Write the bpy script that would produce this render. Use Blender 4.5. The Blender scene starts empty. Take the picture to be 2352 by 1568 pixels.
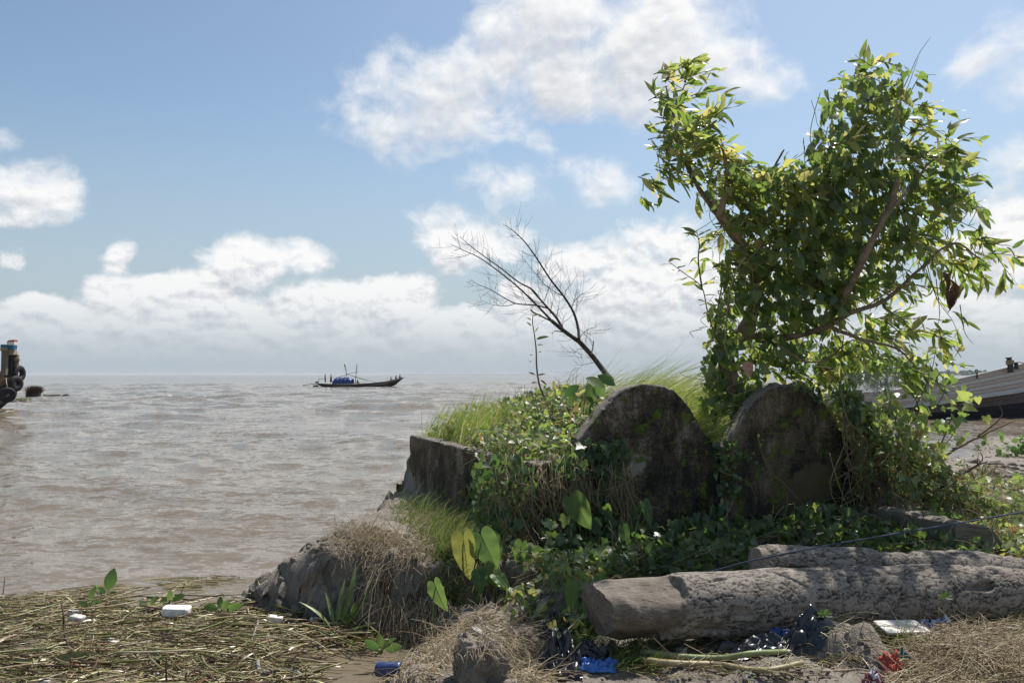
import bpy, math, random
import numpy as np
from mathutils import Vector, Matrix

# ------------------------------------------------------------------ camera, sky, sun, exposure
SC = bpy.context.scene
COL = SC.collection
EYE = 1.7            # eye above the foreground ground (z = 0)
WATER = -0.35
F = 1829.0           # focal length in units of the 2352 px wide frame
PITCH = math.atan(76.0 / F)

cam_d = bpy.data.cameras.new('camera')
cam_d.lens = 36.0 * F / 2352.0
cam_d.sensor_width = 36.0
cam_d.clip_start = 0.1
cam_d.clip_end = 60000
cam = bpy.data.objects.new('camera', cam_d)
COL.objects.link(cam)
cam.location = (0, 0, EYE)
cam.rotation_euler = (math.pi / 2 + PITCH, 0, 0)
SC.camera = cam

SUN_AZ = math.radians(32)     # to the right of the viewing direction (+Y)
SUN_EL = math.radians(58)
SUN_DIR = Vector((math.sin(SUN_AZ) * math.cos(SUN_EL), math.cos(SUN_AZ) * math.cos(SUN_EL), math.sin(SUN_EL)))
sun_d = bpy.data.lights.new('sun', 'SUN')
sun_d.energy = 3.05
sun_d.angle = math.radians(0.53)
sun_d.color = (1.0, 0.955, 0.89)
sun = bpy.data.objects.new('sun', sun_d)
COL.objects.link(sun)
sun.location = (0, 0, 50)
sun.rotation_euler = (-SUN_DIR).to_track_quat('-Z', 'Y').to_euler()

SC.view_settings.view_transform = 'Standard'
SC.view_settings.look = 'None'
SC.view_settings.exposure = 1.0
SC.view_settings.gamma = 1.0
SC.view_settings.use_curve_mapping = False
SC.render.engine = 'CYCLES'
SC.cycles.max_bounces = 8
SC.cycles.diffuse_bounces = 4
SC.cycles.glossy_bounces = 3
SC.cycles.transmission_bounces = 4
SC.cycles.transparent_max_bounces = 6
SC.cycles.volume_bounces = 0
SC.cycles.sample_clamp_indirect = 4.0
SC.cycles.use_denoising = True


def pix_dir(px, py):
    u = (px - 1176.0) / F
    v = (784.0 - py) / F
    c, s = math.cos(PITCH), math.sin(PITCH)
    return np.array([u, c - v * s, s + v * c])


def at(px, py, Y):
    """world point seen at frame position (px, py) at distance Y in front of the camera"""
    d = pix_dir(px, py)
    return np.array([0, 0, EYE]) + d * (Y / d[1])


def on_z(px, py, z):
    d = pix_dir(px, py)
    return np.array([0, 0, EYE]) + d * ((z - EYE) / d[2])


# ---- node helpers
class NT:
    def __init__(self, tree):
        self.t = tree

    def n(self, typ, **kw):
        nd = self.t.nodes.new(typ)
        for k, v in kw.items():
            setattr(nd, k, v)
        return nd

    def link(self, a, b):
        self.t.links.new(a, b)

    def put(self, sock, v):
        if hasattr(v, 'is_output'):
            self.link(v, sock)
        elif v is not None:
            if isinstance(v, (tuple, list)) and len(v) == 3 and sock.type == 'RGBA':
                v = (*v, 1)
            sock.default_value = v

    def math(self, op, a, b=None, c=None, clamp=False):
        nd = self.n('ShaderNodeMath', operation=op, use_clamp=clamp)
        self.put(nd.inputs[0], a)
        if b is not None: self.put(nd.inputs[1], b)
        if c is not None: self.put(nd.inputs[2], c)
        return nd.outputs[0]

    def vec(self, op, a, b=None, scale=None):
        nd = self.n('ShaderNodeVectorMath', operation=op)
        self.put(nd.inputs[0], a)
        if b is not None: self.put(nd.inputs[1], b)
        if scale is not None: self.put(nd.inputs['Scale'], scale)
        return nd.outputs['Value'] if op in ('DOT_PRODUCT', 'LENGTH') else nd.outputs[0]

    def noise(self, v, scale, detail=4, rough=0.5, dist=0.0, color=False):
        nd = self.n('ShaderNodeTexNoise')
        if v is not None: self.put(nd.inputs['Vector'], v)
        nd.inputs['Scale'].default_value = scale
        nd.inputs['Detail'].default_value = detail
        nd.inputs['Roughness'].default_value = rough
        nd.inputs['Distortion'].default_value = dist
        return nd.outputs['Color' if color else 'Fac']

    def voronoi(self, v, scale, feature='F1', rand=1.0):
        nd = self.n('ShaderNodeTexVoronoi', feature=feature)
        if v is not None: self.put(nd.inputs['Vector'], v)
        nd.inputs['Scale'].default_value = scale
        nd.inputs['Randomness'].default_value = rand
        return nd.outputs['Distance']

    def step(self, x, a, b, lo=0.0, hi=1.0):
        nd = self.n('ShaderNodeMapRange', interpolation_type='SMOOTHSTEP')
        self.put(nd.inputs[0], x)
        nd.inputs[1].default_value = a; nd.inputs[2].default_value = b
        nd.inputs[3].default_value = lo; nd.inputs[4].default_value = hi
        return nd.outputs[0]

    def ramp(self, x, stops, interp='LINEAR'):
        nd = self.n('ShaderNodeValToRGB')
        cr = nd.color_ramp
        cr.interpolation = interp
        while len(cr.elements) < len(stops):
            cr.elements.new(0.5)
        for e, (p, c) in zip(cr.elements, stops):
            e.position = p
            e.color = (*c, 1) if len(c) == 3 else c
        self.put(nd.inputs[0], x)
        return nd.outputs[0]

    def mix(self, f, a, b, blend='MIX'):
        nd = self.n('ShaderNodeMix', data_type='RGBA', blend_type=blend)
        self.put(nd.inputs[0], f)
        self.put(nd.inputs[6], a); self.put(nd.inputs[7], b)
        return nd.outputs[2]

    def bump(self, h, strength, dist, normal=None):
        nd = self.n('ShaderNodeBump')
        nd.inputs['Strength'].default_value = strength
        nd.inputs['Distance'].default_value = dist
        self.put(nd.inputs['Height'], h)
        if normal is not None: self.put(nd.inputs['Normal'], normal)
        return nd.outputs[0]


def pixel_azel(px, py):
    d = pix_dir(px, py)
    d = d / np.linalg.norm(d)
    return math.atan2(d[0], d[1]), math.asin(d[2])


# cumulus in the sky: centre and half size on the frame (2352 wide), weight
CLOUDS = [
    # the big cloud at the top
    (1290, 40, 190, 130, 1.15), (1480, 70, 210, 140, 1.15), (1080, 165, 230, 90, 1.0), (1600, 170, 210, 110, 1.05),
    (1330, 190, 260, 90, 1.0), (930, 290, 190, 90, 1.0), (1040, 330, 110, 50, .8), (1180, 60, 90, 70, .9),
    (1420, 130, 330, 150, 1.2), (1000, 240, 260, 120, .95), (1710, 110, 75, 80, .8), (1745, 200, 90, 60, .6), (1500, 230, 150, 70, .8), (900, 170, 60, 50, .7),
    # scraps under it
    (1240, 322, 44, 38, .6), (1165, 425, 130, 60, .6), (1390, 410, 120, 60, .62), (1300, 385, 60, 40, .4),
    (1080, 560, 140, 85, .9), (1060, 500, 120, 40, .6), (1300, 610, 80, 65, .85), (1450, 585, 120, 60, .7),
    (1530, 540, 110, 80, .75), (1440, 680, 190, 70, 1.0), (1600, 650, 150, 90, .9), (1200, 690, 120, 50, .6),
    # left side
    (90, 430, 125, 85, 1.0), (20, 400, 80, 70, .9), (5, 305, 38, 40, .8), (60, 490, 130, 40, .8), (15, 582, 60, 32, .5),
    (560, 600, 130, 62, .9), (690, 600, 75, 45, .8), (520, 640, 140, 40, .8), (272, 590, 38, 45, .65), (620, 200, 60, 60, .12),
    # bank above the horizon
    (600, 770, 420, 85, 1.15), (1000, 780, 420, 80, 1.1), (200, 780, 380, 75, 1.1), (1400, 760, 300, 90, 1.05), (330, 680, 130, 60, 1.0), (100, 740, 170, 60, 1.0), (520, 730, 200, 75, 1.0), (720, 710, 140, 65, 1.0), (930, 700, 110, 70, 1.0),
    (850, 760, 220, 60, .9), (1130, 770, 220, 60, .8), (250, 760, 220, 70, .9), (1350, 780, 220, 60, .8), (-100, 740, 150, 70, 1.0),
    # right side, behind and beside the tree
    (2290, 130, 125, 90, 1.0), (2360, 180, 120, 70, .9), (2290, 430, 110, 80, .75), (2340, 350, 90, 60, .7), (2280, 600, 190, 90, .9),
    (2360, 500, 120, 90, .9), (2280, 730, 260, 90, .9), (2050, 780, 260, 80, .8), (1760, 770, 260, 70, .8), (1900, 660, 180, 70, .6),
]
# the same kind of sky goes on outside the frame: (azimuth, elevation, half sizes in degrees)
_r = random.Random(11)
OUTSIDE = []
for _k in range(26):
    _az = _r.uniform(42, 318); _el = _r.choice([6, 7, 9, 14, 20, 27, 34, 45])
    OUTSIDE.append((_az if _az < 180 else _az - 360, _el + _r.uniform(-2, 2), _r.uniform(8, 16), _r.uniform(2.5, 5.5)))
for _az, _el in ((-20, 44), (25, 46), (-50, 38), (52, 36), (5, 62), (-38, 20), (40, 17)):
    OUTSIDE.append((_az, _el, _r.uniform(8, 13), _r.uniform(3, 6)))

OUTSIDE = [c_ for c_ in OUTSIDE if abs(c_[0]) - c_[2] > 34 or c_[1] - c_[3] > 27]

world = bpy.data.worlds.new('World')
SC.world = world
world.use_nodes = True
wt = NT(world.node_tree)
for nd in list(world.node_tree.nodes):
    world.node_tree.nodes.remove(nd)

grp = bpy.data.node_groups.new('cloud_field', 'ShaderNodeTree')
grp.interface.new_socket('Vector', in_out='INPUT', socket_type='NodeSocketVector')
grp.interface.new_socket('Field', in_out='OUTPUT', socket_type='NodeSocketFloat')
grp.interface.new_socket('Body', in_out='OUTPUT', socket_type='NodeSocketFloat')
g = NT(grp)
gi = g.n('NodeGroupInput'); go = g.n('NodeGroupOutput')
q0 = gi.outputs[0]
w1 = g.vec('SUBTRACT', g.noise(q0, 9.0, 3, 0.55, color=True), (0.5, 0.5, 0.5))
q = g.vec('ADD', q0, g.vec('MULTIPLY', w1, (0.06, 0.05, 0.0)))
acc = None
for (px, py, rx, ry, wgt) in CLOUDS:
    a, e = pixel_azel(px, py)
    a2, _ = pixel_azel(px + rx, py)
    _, e2 = pixel_azel(px, py - ry)
    ra, re = abs(a2 - a), abs(e2 - e)
    d = g.vec('MULTIPLY', g.vec('SUBTRACT', q, (a, e, 0)), (1 / ra, 1 / re, 0))
    f = g.math('MULTIPLY_ADD', g.vec('DOT_PRODUCT', d, d), -0.75 * wgt, wgt)
    acc = f if acc is None else g.math('SMOOTH_MAX', acc, f, 0.35)
for (az, el, ra, re) in OUTSIDE:
    d = g.vec('MULTIPLY', g.vec('SUBTRACT', q, (math.radians(az), math.radians(el), 0)),
              (1 / math.radians(ra), 1 / math.radians(re), 0))
    f = g.math('MULTIPLY_ADD', g.vec('DOT_PRODUCT', d, d), -0.75, 1.0)
    acc = g.math('SMOOTH_MAX', acc, f, 0.35)
acc = g.math('MAXIMUM', acc, -1.2)
fb = g.noise(g.vec('MULTIPLY', q, (1, 1.25, 1)), 13.0, 9, 0.60, 0.0)
fb2 = g.noise(q, 5.0, 2, 0.5)
fld = g.math('ADD', g.math('MULTIPLY_ADD', acc, 0.85, -0.08), g.math('MULTIPLY', g.math('SUBTRACT', fb, 0.5), 2.2))
fld = g.math('ADD', fld, g.math('MULTIPLY', g.math('SUBTRACT', fb2, 0.5), 0.7))
g.link(fld, go.inputs[0])
fb3 = g.noise(g.vec('MULTIPLY', q, (1, 1.25, 1)), 13.0, 2, 0.50)
body = g.math('ADD', g.math('MULTIPLY_ADD', acc, 0.85, -0.08), g.math('MULTIPLY', g.math('SUBTRACT', fb3, 0.5), 1.5))
g.link(body, go.inputs[1])

tc = wt.n('ShaderNodeTexCoord')
sep = wt.n('ShaderNodeSeparateXYZ')
wt.link(wt.vec('NORMALIZE', tc.outputs['Generated']), sep.inputs[0])
az = wt.math('ARCTAN2', sep.outputs[0], sep.outputs[1])
el = wt.math('ARCSINE', sep.outputs[2])
cmb = wt.n('ShaderNodeCombineXYZ')
wt.link(az, cmb.inputs[0]); wt.link(el, cmb.inputs[1])
P0 = cmb.outputs[0]


def field(v, k=0):
    nd = wt.n('ShaderNodeGroup')
    nd.node_tree = grp
    wt.link(v, nd.inputs[0])
    return nd.outputs[k]


f0 = field(P0)
f1 = field(wt.vec('ADD', P0, (0.014, 0.040, 0)), 1)
f2 = field(wt.vec('ADD', P0, (0.006, 0.016, 0)), 1)
fb_ = field(P0, 1)
crisp = wt.step(el, 0.05, 0.26, 1.9, 0.80)
dens = wt.step(wt.math('MULTIPLY', f0, crisp), 0.0, 0.75)
dens = wt.math('MULTIPLY', dens, wt.step(el, 0.0, 0.10, 0.0, 1.0))
# light from above: where the cloud goes on towards the sun the near side is in its own shade
up = wt.math('ADD', wt.math('MULTIPLY', wt.step(f1, 0.0, 1.5), 0.50), wt.math('MULTIPLY', wt.step(f2, 0.1, 1.0), 0.25))
relief = wt.math('MULTIPLY', wt.math('SUBTRACT', f2, fb_), 0.45)
na = wt.noise(wt.vec('MULTIPLY', P0, (1, 1.5, 1)), 30, 6, 0.58)
nb = wt.noise(wt.vec('MULTIPLY', wt.vec('ADD', P0, (0.003, 0.008, 0)), (1, 1.5, 1)), 30, 6, 0.58)
nc = wt.noise(wt.vec('MULTIPLY', P0, (1, 2.2, 1)), 9, 5, 0.6)
lowc = wt.step(el, 0.10, 0.24, 1.0, 0.35)
fine_ = wt.math('MULTIPLY', wt.math('MULTIPLY', wt.math('SUBTRACT', nb, na), 3.4), lowc)
blot = wt.math('MULTIPLY', wt.math('SUBTRACT', nc, 0.5), 0.55)
shade = wt.math('ADD', wt.math('ADD', up, relief), wt.math('ADD', fine_, blot), clamp=True)
low = wt.step(el, 0.0, 0.16, 1.0, 0.0)
ccol = wt.mix(shade, (0.485, 0.485, 0.485), (0.285, 0.30, 0.33))
ccol = wt.mix(wt.math('MULTIPLY', low, 0.38), ccol, (0.285, 0.305, 0.33))
sky = wt.n('ShaderNodeTexSky', sky_type='NISHITA', sun_disc=False)
sky.sun_elevation = SUN_EL
sky.sun_rotation = SUN_AZ
sky.altitude = 0
sky.air_density = 1.0
sky.dust_density = 1.2
sky.ozone_density = 1.6
SKY_S = 0.10
skyc = wt.mix(1.0, sky.outputs[0], (0.60, 0.625, 0.60), 'MULTIPLY')
cl10 = wt.mix(1.0, ccol, (1 / SKY_S, 1 / SKY_S, 1 / SKY_S), 'MULTIPLY')
hz = wt.math('MULTIPLY', wt.step(el, -0.02, 0.34, 1.0, 0.0), 0.95)
skyc = wt.mix(hz, skyc, (2.3, 2.68, 3.05))
fin = wt.mix(dens, skyc, cl10)
bg = wt.n('ShaderNodeBackground')
bg.inputs['Strength'].default_value = SKY_S
wt.link(fin, bg.inputs['Color'])
wo = wt.n('ShaderNodeOutputWorld')
wt.link(bg.outputs[0], wo.inputs[0])
world.cycles.sampling_method = 'MANUAL'
world.cycles.sample_map_resolution = 512

# ------------------------------------------------------------------ numeric helpers
RNG = np.random.default_rng(7)


def nrm(v):
    return v / np.maximum(np.linalg.norm(v, axis=-1, keepdims=True), 1e-9)


def vnoise(P, seed=0):
    P = np.asarray(P, dtype=np.float64)
    i = np.floor(P).astype(np.int64)
    f = P - i
    f = f * f * f * (f * (f * 6 - 15) + 10)
    out = 0
    for dx in (0, 1):
        wx = f[..., 0] if dx else 1 - f[..., 0]
        for dy in (0, 1):
            wy = f[..., 1] if dy else 1 - f[..., 1]
            for dz in (0, 1):
                wz = f[..., 2] if dz else 1 - f[..., 2]
                h = ((i[..., 0] + dx) * 374761393 + (i[..., 1] + dy) * 668265263 + (i[..., 2] + dz) * 2147483647 + seed * 974634777) & 0xffffffff
                h = ((h ^ (h >> 13)) * 1274126177) & 0xffffffff
                h = ((h ^ (h >> 16)) * 2246822519) & 0xffffffff
                h = (h ^ (h >> 15)) & 0xffffff
                out = out + wx * wy * wz * (h / float(0xffffff))
    return out


def fbm(P, octaves=4, seed=0, gain=0.5):
    P = np.asarray(P, dtype=np.float64)
    a, s, t = 1.0, 0.0, 0.0
    for o in range(octaves):
        s = s + a * (vnoise(P * (2.03 ** o) + 17.1 * o, seed + o) - 0.5)
        t += a
        a *= gain
    return s / t * 2      # about -1..1


def sst(x, a, b):
    t = np.clip((x - a) / (b - a), 0, 1)
    return t * t * (3 - 2 * t)


def poly_sd(X, Y, poly):
    """signed distance, positive inside"""
    P = np.array(poly, float)
    n = len(P)
    d2 = np.full(X.shape, 1e18)
    ins = np.zeros(X.shape, bool)
    for k in range(n):
        ax, ay = P[k]; bx, by = P[(k + 1) % n]
        ex, ey = bx - ax, by - ay
        wx, wy = X - ax, Y - ay
        t = np.clip((wx * ex + wy * ey) / (ex * ex + ey * ey), 0, 1)
        d2 = np.minimum(d2, (wx - ex * t) ** 2 + (wy - ey * t) ** 2)
        cond = ((ay > Y) != (by > Y))
        with np.errstate(divide='ignore', invalid='ignore'):
            xi = (bx - ax) * (Y - ay) / (by - ay if by != ay else 1e-12) + ax
        ins ^= cond & (X < xi)
    d = np.sqrt(d2)
    return np.where(ins, d, -d)


# ------------------------------------------------------------------ mesh helpers
class MB:
    def __init__(self):
        self.V = []; self.Fs = []; self.n = 0

    def add(self, V, faces):
        V = np.asarray(V, float).reshape(-1, 3)
        for f in (faces if isinstance(faces, list) else [faces]):
            self.Fs.append(np.asarray(f, dtype=np.int64) + self.n)
        self.V.append(V)
        self.n += len(V)
        return self

    def mesh(self, name, mat=None, smooth=True):
        V = np.concatenate(self.V)
        me = bpy.data.meshes.new(name)
        me.vertices.add(len(V))
        me.vertices.foreach_set('co', V.astype(np.float32).ravel())
        idx = np.concatenate([f.ravel() for f in self.Fs])
        sizes = np.concatenate([np.full(len(f), f.shape[1]) for f in self.Fs])
        starts = np.concatenate([[0], np.cumsum(sizes)[:-1]])
        me.loops.add(len(idx))
        me.loops.foreach_set('vertex_index', idx.astype(np.int32))
        me.polygons.add(len(sizes))
        me.polygons.foreach_set('loop_start', starts.astype(np.int32))
        me.polygons.foreach_set('use_smooth', np.full(len(sizes), smooth))
        me.update(calc_edges=True)
        if mat: me.materials.append(mat)
        return me

    def build(self, name, mat, parent=None, smooth=True):
        o = bpy.data.objects.new(name, self.mesh(name, mat, smooth))
        return link(o, parent)


def link(o, parent=None):
    COL.objects.link(o)
    if parent is not None:
        o.parent = parent
        par = Vector((0, 0, 0))
        q = parent
        while q is not None:
            par += q.location
            q = q.parent
        o.location = o.location - par       # meshes are written in world coordinates; empties are never rotated
    return o


def tag(o, label=None, cat=None, group=None, kind=None):
    if label: o['label'] = label
    if cat: o['category'] = cat
    if group: o['group'] = group
    if kind: o['kind'] = kind
    return o


def thing(name, loc, label, cat, group=None):
    o = bpy.data.objects.new(name, None)
    o.empty_display_size = 0.1
    o.location = Vector(loc)
    COL.objects.link(o)
    return tag(o, label, cat, group)


def origin_to(o, loc):
    """move the mesh origin of a top-level mesh to loc"""
    loc = Vector(loc)
    o.data.transform(Matrix.Translation(-loc))
    o.location = loc
    return o


def strands(P, R, sides=4, cap=True):
    """many tubes at once: P (N,K,3) centre lines, R (N,K) radii"""
    P = np.asarray(P, float); R = np.asarray(R, float)
    if P.ndim == 2: P = P[None]; R = R[None]
    if cap:
        P = np.concatenate([P[:, :1], P, P[:, -1:]], 1)
        R = np.concatenate([R[:, :1] * 0.02, R, R[:, -1:] * 0.02], 1)
    N, K, _ = P.shape
    T = np.gradient(P, axis=1)
    if cap:
        T[:, 0] = T[:, 2] ; T[:, 1] = T[:, 2]; T[:, -1] = T[:, -3]; T[:, -2] = T[:, -3]
    T = nrm(T)
    ref = np.array([0.31, 0.23, 0.92]) * np.ones_like(T)
    bad = np.abs((T * ref).sum(-1)) > 0.9
    bad = np.repeat(bad.any(1)[:, None], K, 1)
    ref[bad] = np.array([0.9, -0.4, 0.1])
    U = nrm(np.cross(T, ref)); W = np.cross(T, U)
    a = np.arange(sides) * 2 * np.pi / sides
    V = P[:, :, None] + R[:, :, None, None] * (np.cos(a)[:, None] * U[:, :, None] + np.sin(a)[:, None] * W[:, :, None])
    base = (np.arange(N) * K * sides)[:, None, None]
    kk = (np.arange(K - 1) * sides)[None, :, None]
    s = np.arange(sides)[None, None, :]
    s2 = (s + 1) % sides
    a0 = base + kk + s; a1 = base + kk + s2
    Fq = np.stack([a0, a1, a1 + sides, a0 + sides], -1).reshape(-1, 4)
    return V.reshape(-1, 3), Fq


def ribbons(P, Wd, side):
    """flat blades: P (N,K,3), Wd (N,K) half width, side (N,3)"""
    N, K, _ = P.shape
    T = nrm(np.gradient(P, axis=1))
    S = nrm(np.cross(T, np.broadcast_to(side[:, None], T.shape)))
    V = np.stack([P - S * Wd[..., None], P + S * Wd[..., None]], 2)
    base = (np.arange(N) * K * 2)[:, None]
    k = (np.arange(K - 1) * 2)[None]
    b = base + k
    Fq = np.stack([b, b + 1, b + 3, b + 2], -1).reshape(-1, 4)
    return V.reshape(-1, 3), Fq


def smooth_path(pts, n):
    P = np.asarray(pts, float)
    m = len(P)
    if m < 3:
        t = np.linspace(0, 1, n)[:, None]
        return P[0] * (1 - t) + P[-1] * t
    Q = np.concatenate([[2 * P[0] - P[1]], P, [2 * P[-1] - P[-2]]])
    out = []
    for t in np.linspace(0, m - 1 - 1e-6, n):
        i = int(t); f = t - i
        a, b, c, d = Q[i], Q[i + 1], Q[i + 2], Q[i + 3]
        out.append(0.5 * (2 * b + (c - a) * f + (2 * a - 5 * b + 4 * c - d) * f * f + (3 * b - a - 3 * c + d) * f ** 3))
    return np.array(out)


def tube(pts, r0, r1, n=24, sides=8, wob=0.0, seed=0):
    P = smooth_path(pts, n)
    R = np.linspace(r0, r1, n)
    V, Fq = strands(P, R, sides)
    if wob:
        V = V + wob * np.stack([fbm(V * 9, 3, seed), fbm(V * 9, 3, seed + 5), fbm(V * 9, 3, seed + 9)], -1)
    return V, Fq


def instances(TV, TF, pos, tip, nor, scale):
    """copies of a template (lying along +Y, facing +Z) into one vertex array"""
    N = len(pos)
    y = nrm(tip)
    z = nor - (nor * y).sum(-1, keepdims=True) * y
    z = nrm(z)
    x = np.cross(y, z)
    scale = np.asarray(scale, float)
    if scale.ndim == 1: scale = np.repeat(scale[:, None], 3, 1)
    L = TV[None] * scale[:, None]
    V = pos[:, None] + L[..., :1] * x[:, None] + L[..., 1:2] * y[:, None] + L[..., 2:] * z[:, None]
    m = len(TV)
    fs = []
    for f in TF:
        f = np.asarray(f)
        fs.append((f[None] + (np.arange(N) * m)[:, None, None]).reshape(-1, f.shape[1]))
    return V.reshape(-1, 3), fs


def leaf_lance(w=0.32, fold=0.10, curl=0.16, wave=0.0, n=6):
    V = []; 
    for k in range(n + 1):
        t = k / n
        hw = 0.5 * w * (math.sin(math.pi * min(1, t ** 0.85)) ** 0.8) if 0 < k < n else 0.004
        z = -curl * t * t
        wv = wave * math.sin(t * 9)
        V += [(-hw, t, z + fold * hw * 2 + wv), (0, t, z), (hw, t, z + fold * hw * 2 - wv)]
    Fq = []
    for k in range(n):
        a = k * 3
        Fq += [(a, a + 1, a + 4, a + 3), (a + 1, a + 2, a + 5, a + 4)]
    return np.array(V, float), [np.array(Fq)]


def leaf_outline(half, fold=0.14, curl=0.2, cup=0.0):
    """leaf from a half outline [(x, y)...] running base notch -> tip; fan of quads against the midrib"""
    V = []
    ys = [p[1] for p in half]
    mid = np.linspace(max(0.0, half[0][1]), half[-1][1], len(half))
    for (x, y), m in zip(half, mid):
        def zz(x, y): return -curl * max(y, 0) ** 2 + fold * abs(x) - cup * x * x * 4
        V += [(-x, y, zz(x, y)), (0, m, zz(0, m)), (x, y, zz(x, y))]
    Fq = []
    for k in range(len(half) - 1):
        a = k * 3
        Fq += [(a, a + 1, a + 4, a + 3), (a + 1, a + 2, a + 5, a + 4)]
    return np.array(V, float), [np.array(Fq)]


HEART = [(0.03, 0.0), (0.16, -0.12), (0.33, -0.10), (0.42, 0.06), (0.40, 0.28), (0.27, 0.56), (0.12, 0.80), (0.0, 1.0)]
IVY = [(0.03, 0.0), (0.17, -0.14), (0.36, -0.16), (0.45, 0.02), (0.40, 0.20), (0.50, 0.42), (0.27, 0.50), (0.14, 0.78), (0.0, 1.0)]
TARO = [(0.004, 0.0), (0.022, -0.14), (0.10, -0.24), (0.24, -0.27), (0.37, -0.13), (0.41, 0.10), (0.38, 0.34), (0.29, 0.58), (0.16, 0.82), (0.05, 0.96), (0.0, 1.02)]
OVAL = [(0.01, 0.0), (0.14, 0.12), (0.25, 0.32), (0.27, 0.55), (0.18, 0.80), (0.0, 1.0)]


# ------------------------------------------------------------------ materials
MATS = {}


def material(name):
    m = bpy.data.materials.new(name)
    m.use_nodes = True
    t = NT(m.node_tree)
    b = m.node_tree.nodes['Principled BSDF']
    MATS[name] = m
    return m, t, b


def plain(name, col, rough=0.7, spec=0.3, var=0.25, scale=30, bump=0.2, dist=0.004, metal=0.0):
    m, t, b = material(name)
    tc = t.n('ShaderNodeTexCoord').outputs['Object']
    n = t.noise(tc, scale, 5, 0.6)
    k = t.step(n, 0.25, 0.75, 1 - var, 1 + var)
    vm = t.n('ShaderNodeMix', data_type='RGBA', blend_type='MULTIPLY')
    vm.inputs[0].default_value = 1
    vm.inputs[6].default_value = (*col, 1)
    t.link(k, vm.inputs[7])
    t.link(vm.outputs[2], b.inputs['Base Color'])
    b.inputs['Roughness'].default_value = rough
    b.inputs['Specular IOR Level'].default_value = spec
    b.inputs['Metallic'].default_value = metal
    if bump: t.link(t.bump(n, bump, dist), b.inputs['Normal'])
    return m


def rand_of(t):
    geo = t.n('ShaderNodeNewGeometry')
    oi = t.n('ShaderNodeObjectInfo')
    return t.math('FRACT', t.math('ADD', geo.outputs['Random Per Island'], t.math('MULTIPLY', oi.outputs['Random'], 7.31)))


def leafy(name, stops, trans, tmix=0.42, rough=0.38, spec=0.5, vein=True, tstops=None):
    """leaf: per-leaf colour, glossy cuticle, light through the blade"""
    m, t, b = material(name)
    r = rand_of(t)
    col = t.ramp(r, stops)
    tc = t.n('ShaderNodeTexCoord').outputs['Object']
    n = t.noise(tc, 35, 3, 0.6)
    col = t.mix(1.0, col, t.ramp(n, [(0.3, (0.78, 0.78, 0.75)), (0.7, (1.15, 1.12, 1.05))]), 'MULTIPLY')
    t.link(col, b.inputs['Base Color'])
    b.inputs['Roughness'].default_value = rough
    b.inputs['Specular IOR Level'].default_value = spec
    t.link(t.bump(t.noise(tc, 60, 2, 0.5), 0.25, 0.003), b.inputs['Normal'])
    tr = t.n('ShaderNodeBsdfTranslucent')
    if tstops:
        t.link(t.ramp(r, tstops), tr.inputs[0])
    else:
        tr.inputs[0].default_value = (*trans, 1)
    mx = t.n('ShaderNodeMixShader')
    mx.inputs[0].default_value = tmix
    t.link(b.outputs[0], mx.inputs[1]); t.link(tr.outputs[0], mx.inputs[2])
    t.link(mx.outputs[0], m.node_tree.nodes['Material Output'].inputs[0])
    return m


GLOSS = leafy('tree_leaf', [(0, (.055, .085, .042)), (.45, (.080, .115, .052)), (.72, (.105, .14, .06)), (.86, (.13, .15, .06)), (1, (.22, .20, .08))],
              None, 0.47, 0.32, 0.8,
              tstops=[(0, (.22, .36, .06)), (.45, (.42, .56, .10)), (.75, (.68, .70, .18)), (1, (.88, .76, .28))])
VINEL = leafy('vine_leaf', [(0, (.045, .080, .038)), (.5, (.070, .115, .048)), (.85, (.09, .14, .04)), (1, (.16, .19, .06))],
              None, 0.45, 0.36, 0.7,
              tstops=[(0, (.20, .34, .07)), (.6, (.40, .54, .11)), (1, (.66, .68, .18))])
IVYL = leafy('creeper_leaf', [(0, (.03, .06, .03)), (.5, (.055, .10, .045)), (.85, (.09, .14, .06)), (1, (.17, .20, .07))],
             None, 0.36, 0.38, 0.5,
             tstops=[(0, (.13, .28, .06)), (.6, (.25, .42, .08)), (1, (.46, .52, .10))])
PALEL = leafy('tangle_leaf', [(0, (.10, .14, .075)), (.4, (.16, .21, .105)), (.72, (.25, .29, .15)), (.88, (.28, .28, .12)), (.95, (.18, .10, .05)), (1, (.26, .16, .08))],
              None, 0.40, 0.42, 0.45,
              tstops=[(0, (.24, .38, .08)), (.5, (.38, .52, .10)), (.85, (.58, .60, .16)), (1, (.50, .28, .10))])
TAROL = leafy('taro_leaf', [(0, (.045, .10, .03)), (.6, (.07, .14, .04)), (1, (.11, .17, .045))], None, 0.45, 0.45, 0.35,
              tstops=[(0, (.14, .27, .07)), (1, (.28, .40, .10))])
GRASSM = leafy('grass_blade', [(0, (.06, .10, .022)), (.45, (.12, .17, .04)), (.75, (.20, .24, .07)), (.9, (.36, .34, .17)), (1, (.45, .40, .25))], None, 0.45, 0.45, 0.35,
               tstops=[(0, (.22, .36, .05)), (.6, (.46, .58, .10)), (.85, (.62, .62, .22)), (1, (.66, .58, .30))])
GRASSD = leafy('bank_grass_blade', [(0, (.035, .07, .018)), (.5, (.06, .10, .025)), (.8, (.10, .14, .035)), (1, (.20, .18, .08))], None, 0.40, 0.5, 0.3,
               tstops=[(0, (.08, .16, .025)), (.6, (.15, .24, .04)), (.85, (.30, .30, .10)), (1, (.34, .28, .14))])
DRY = leafy('dry_grass', [(0, (.17, .125, .08)), (.35, (.38, .30, .20)), (.7, (.58, .49, .35)), (1, (.74, .66, .50))], (.40, .31, .18), 0.28, 0.6, 0.3)
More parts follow.
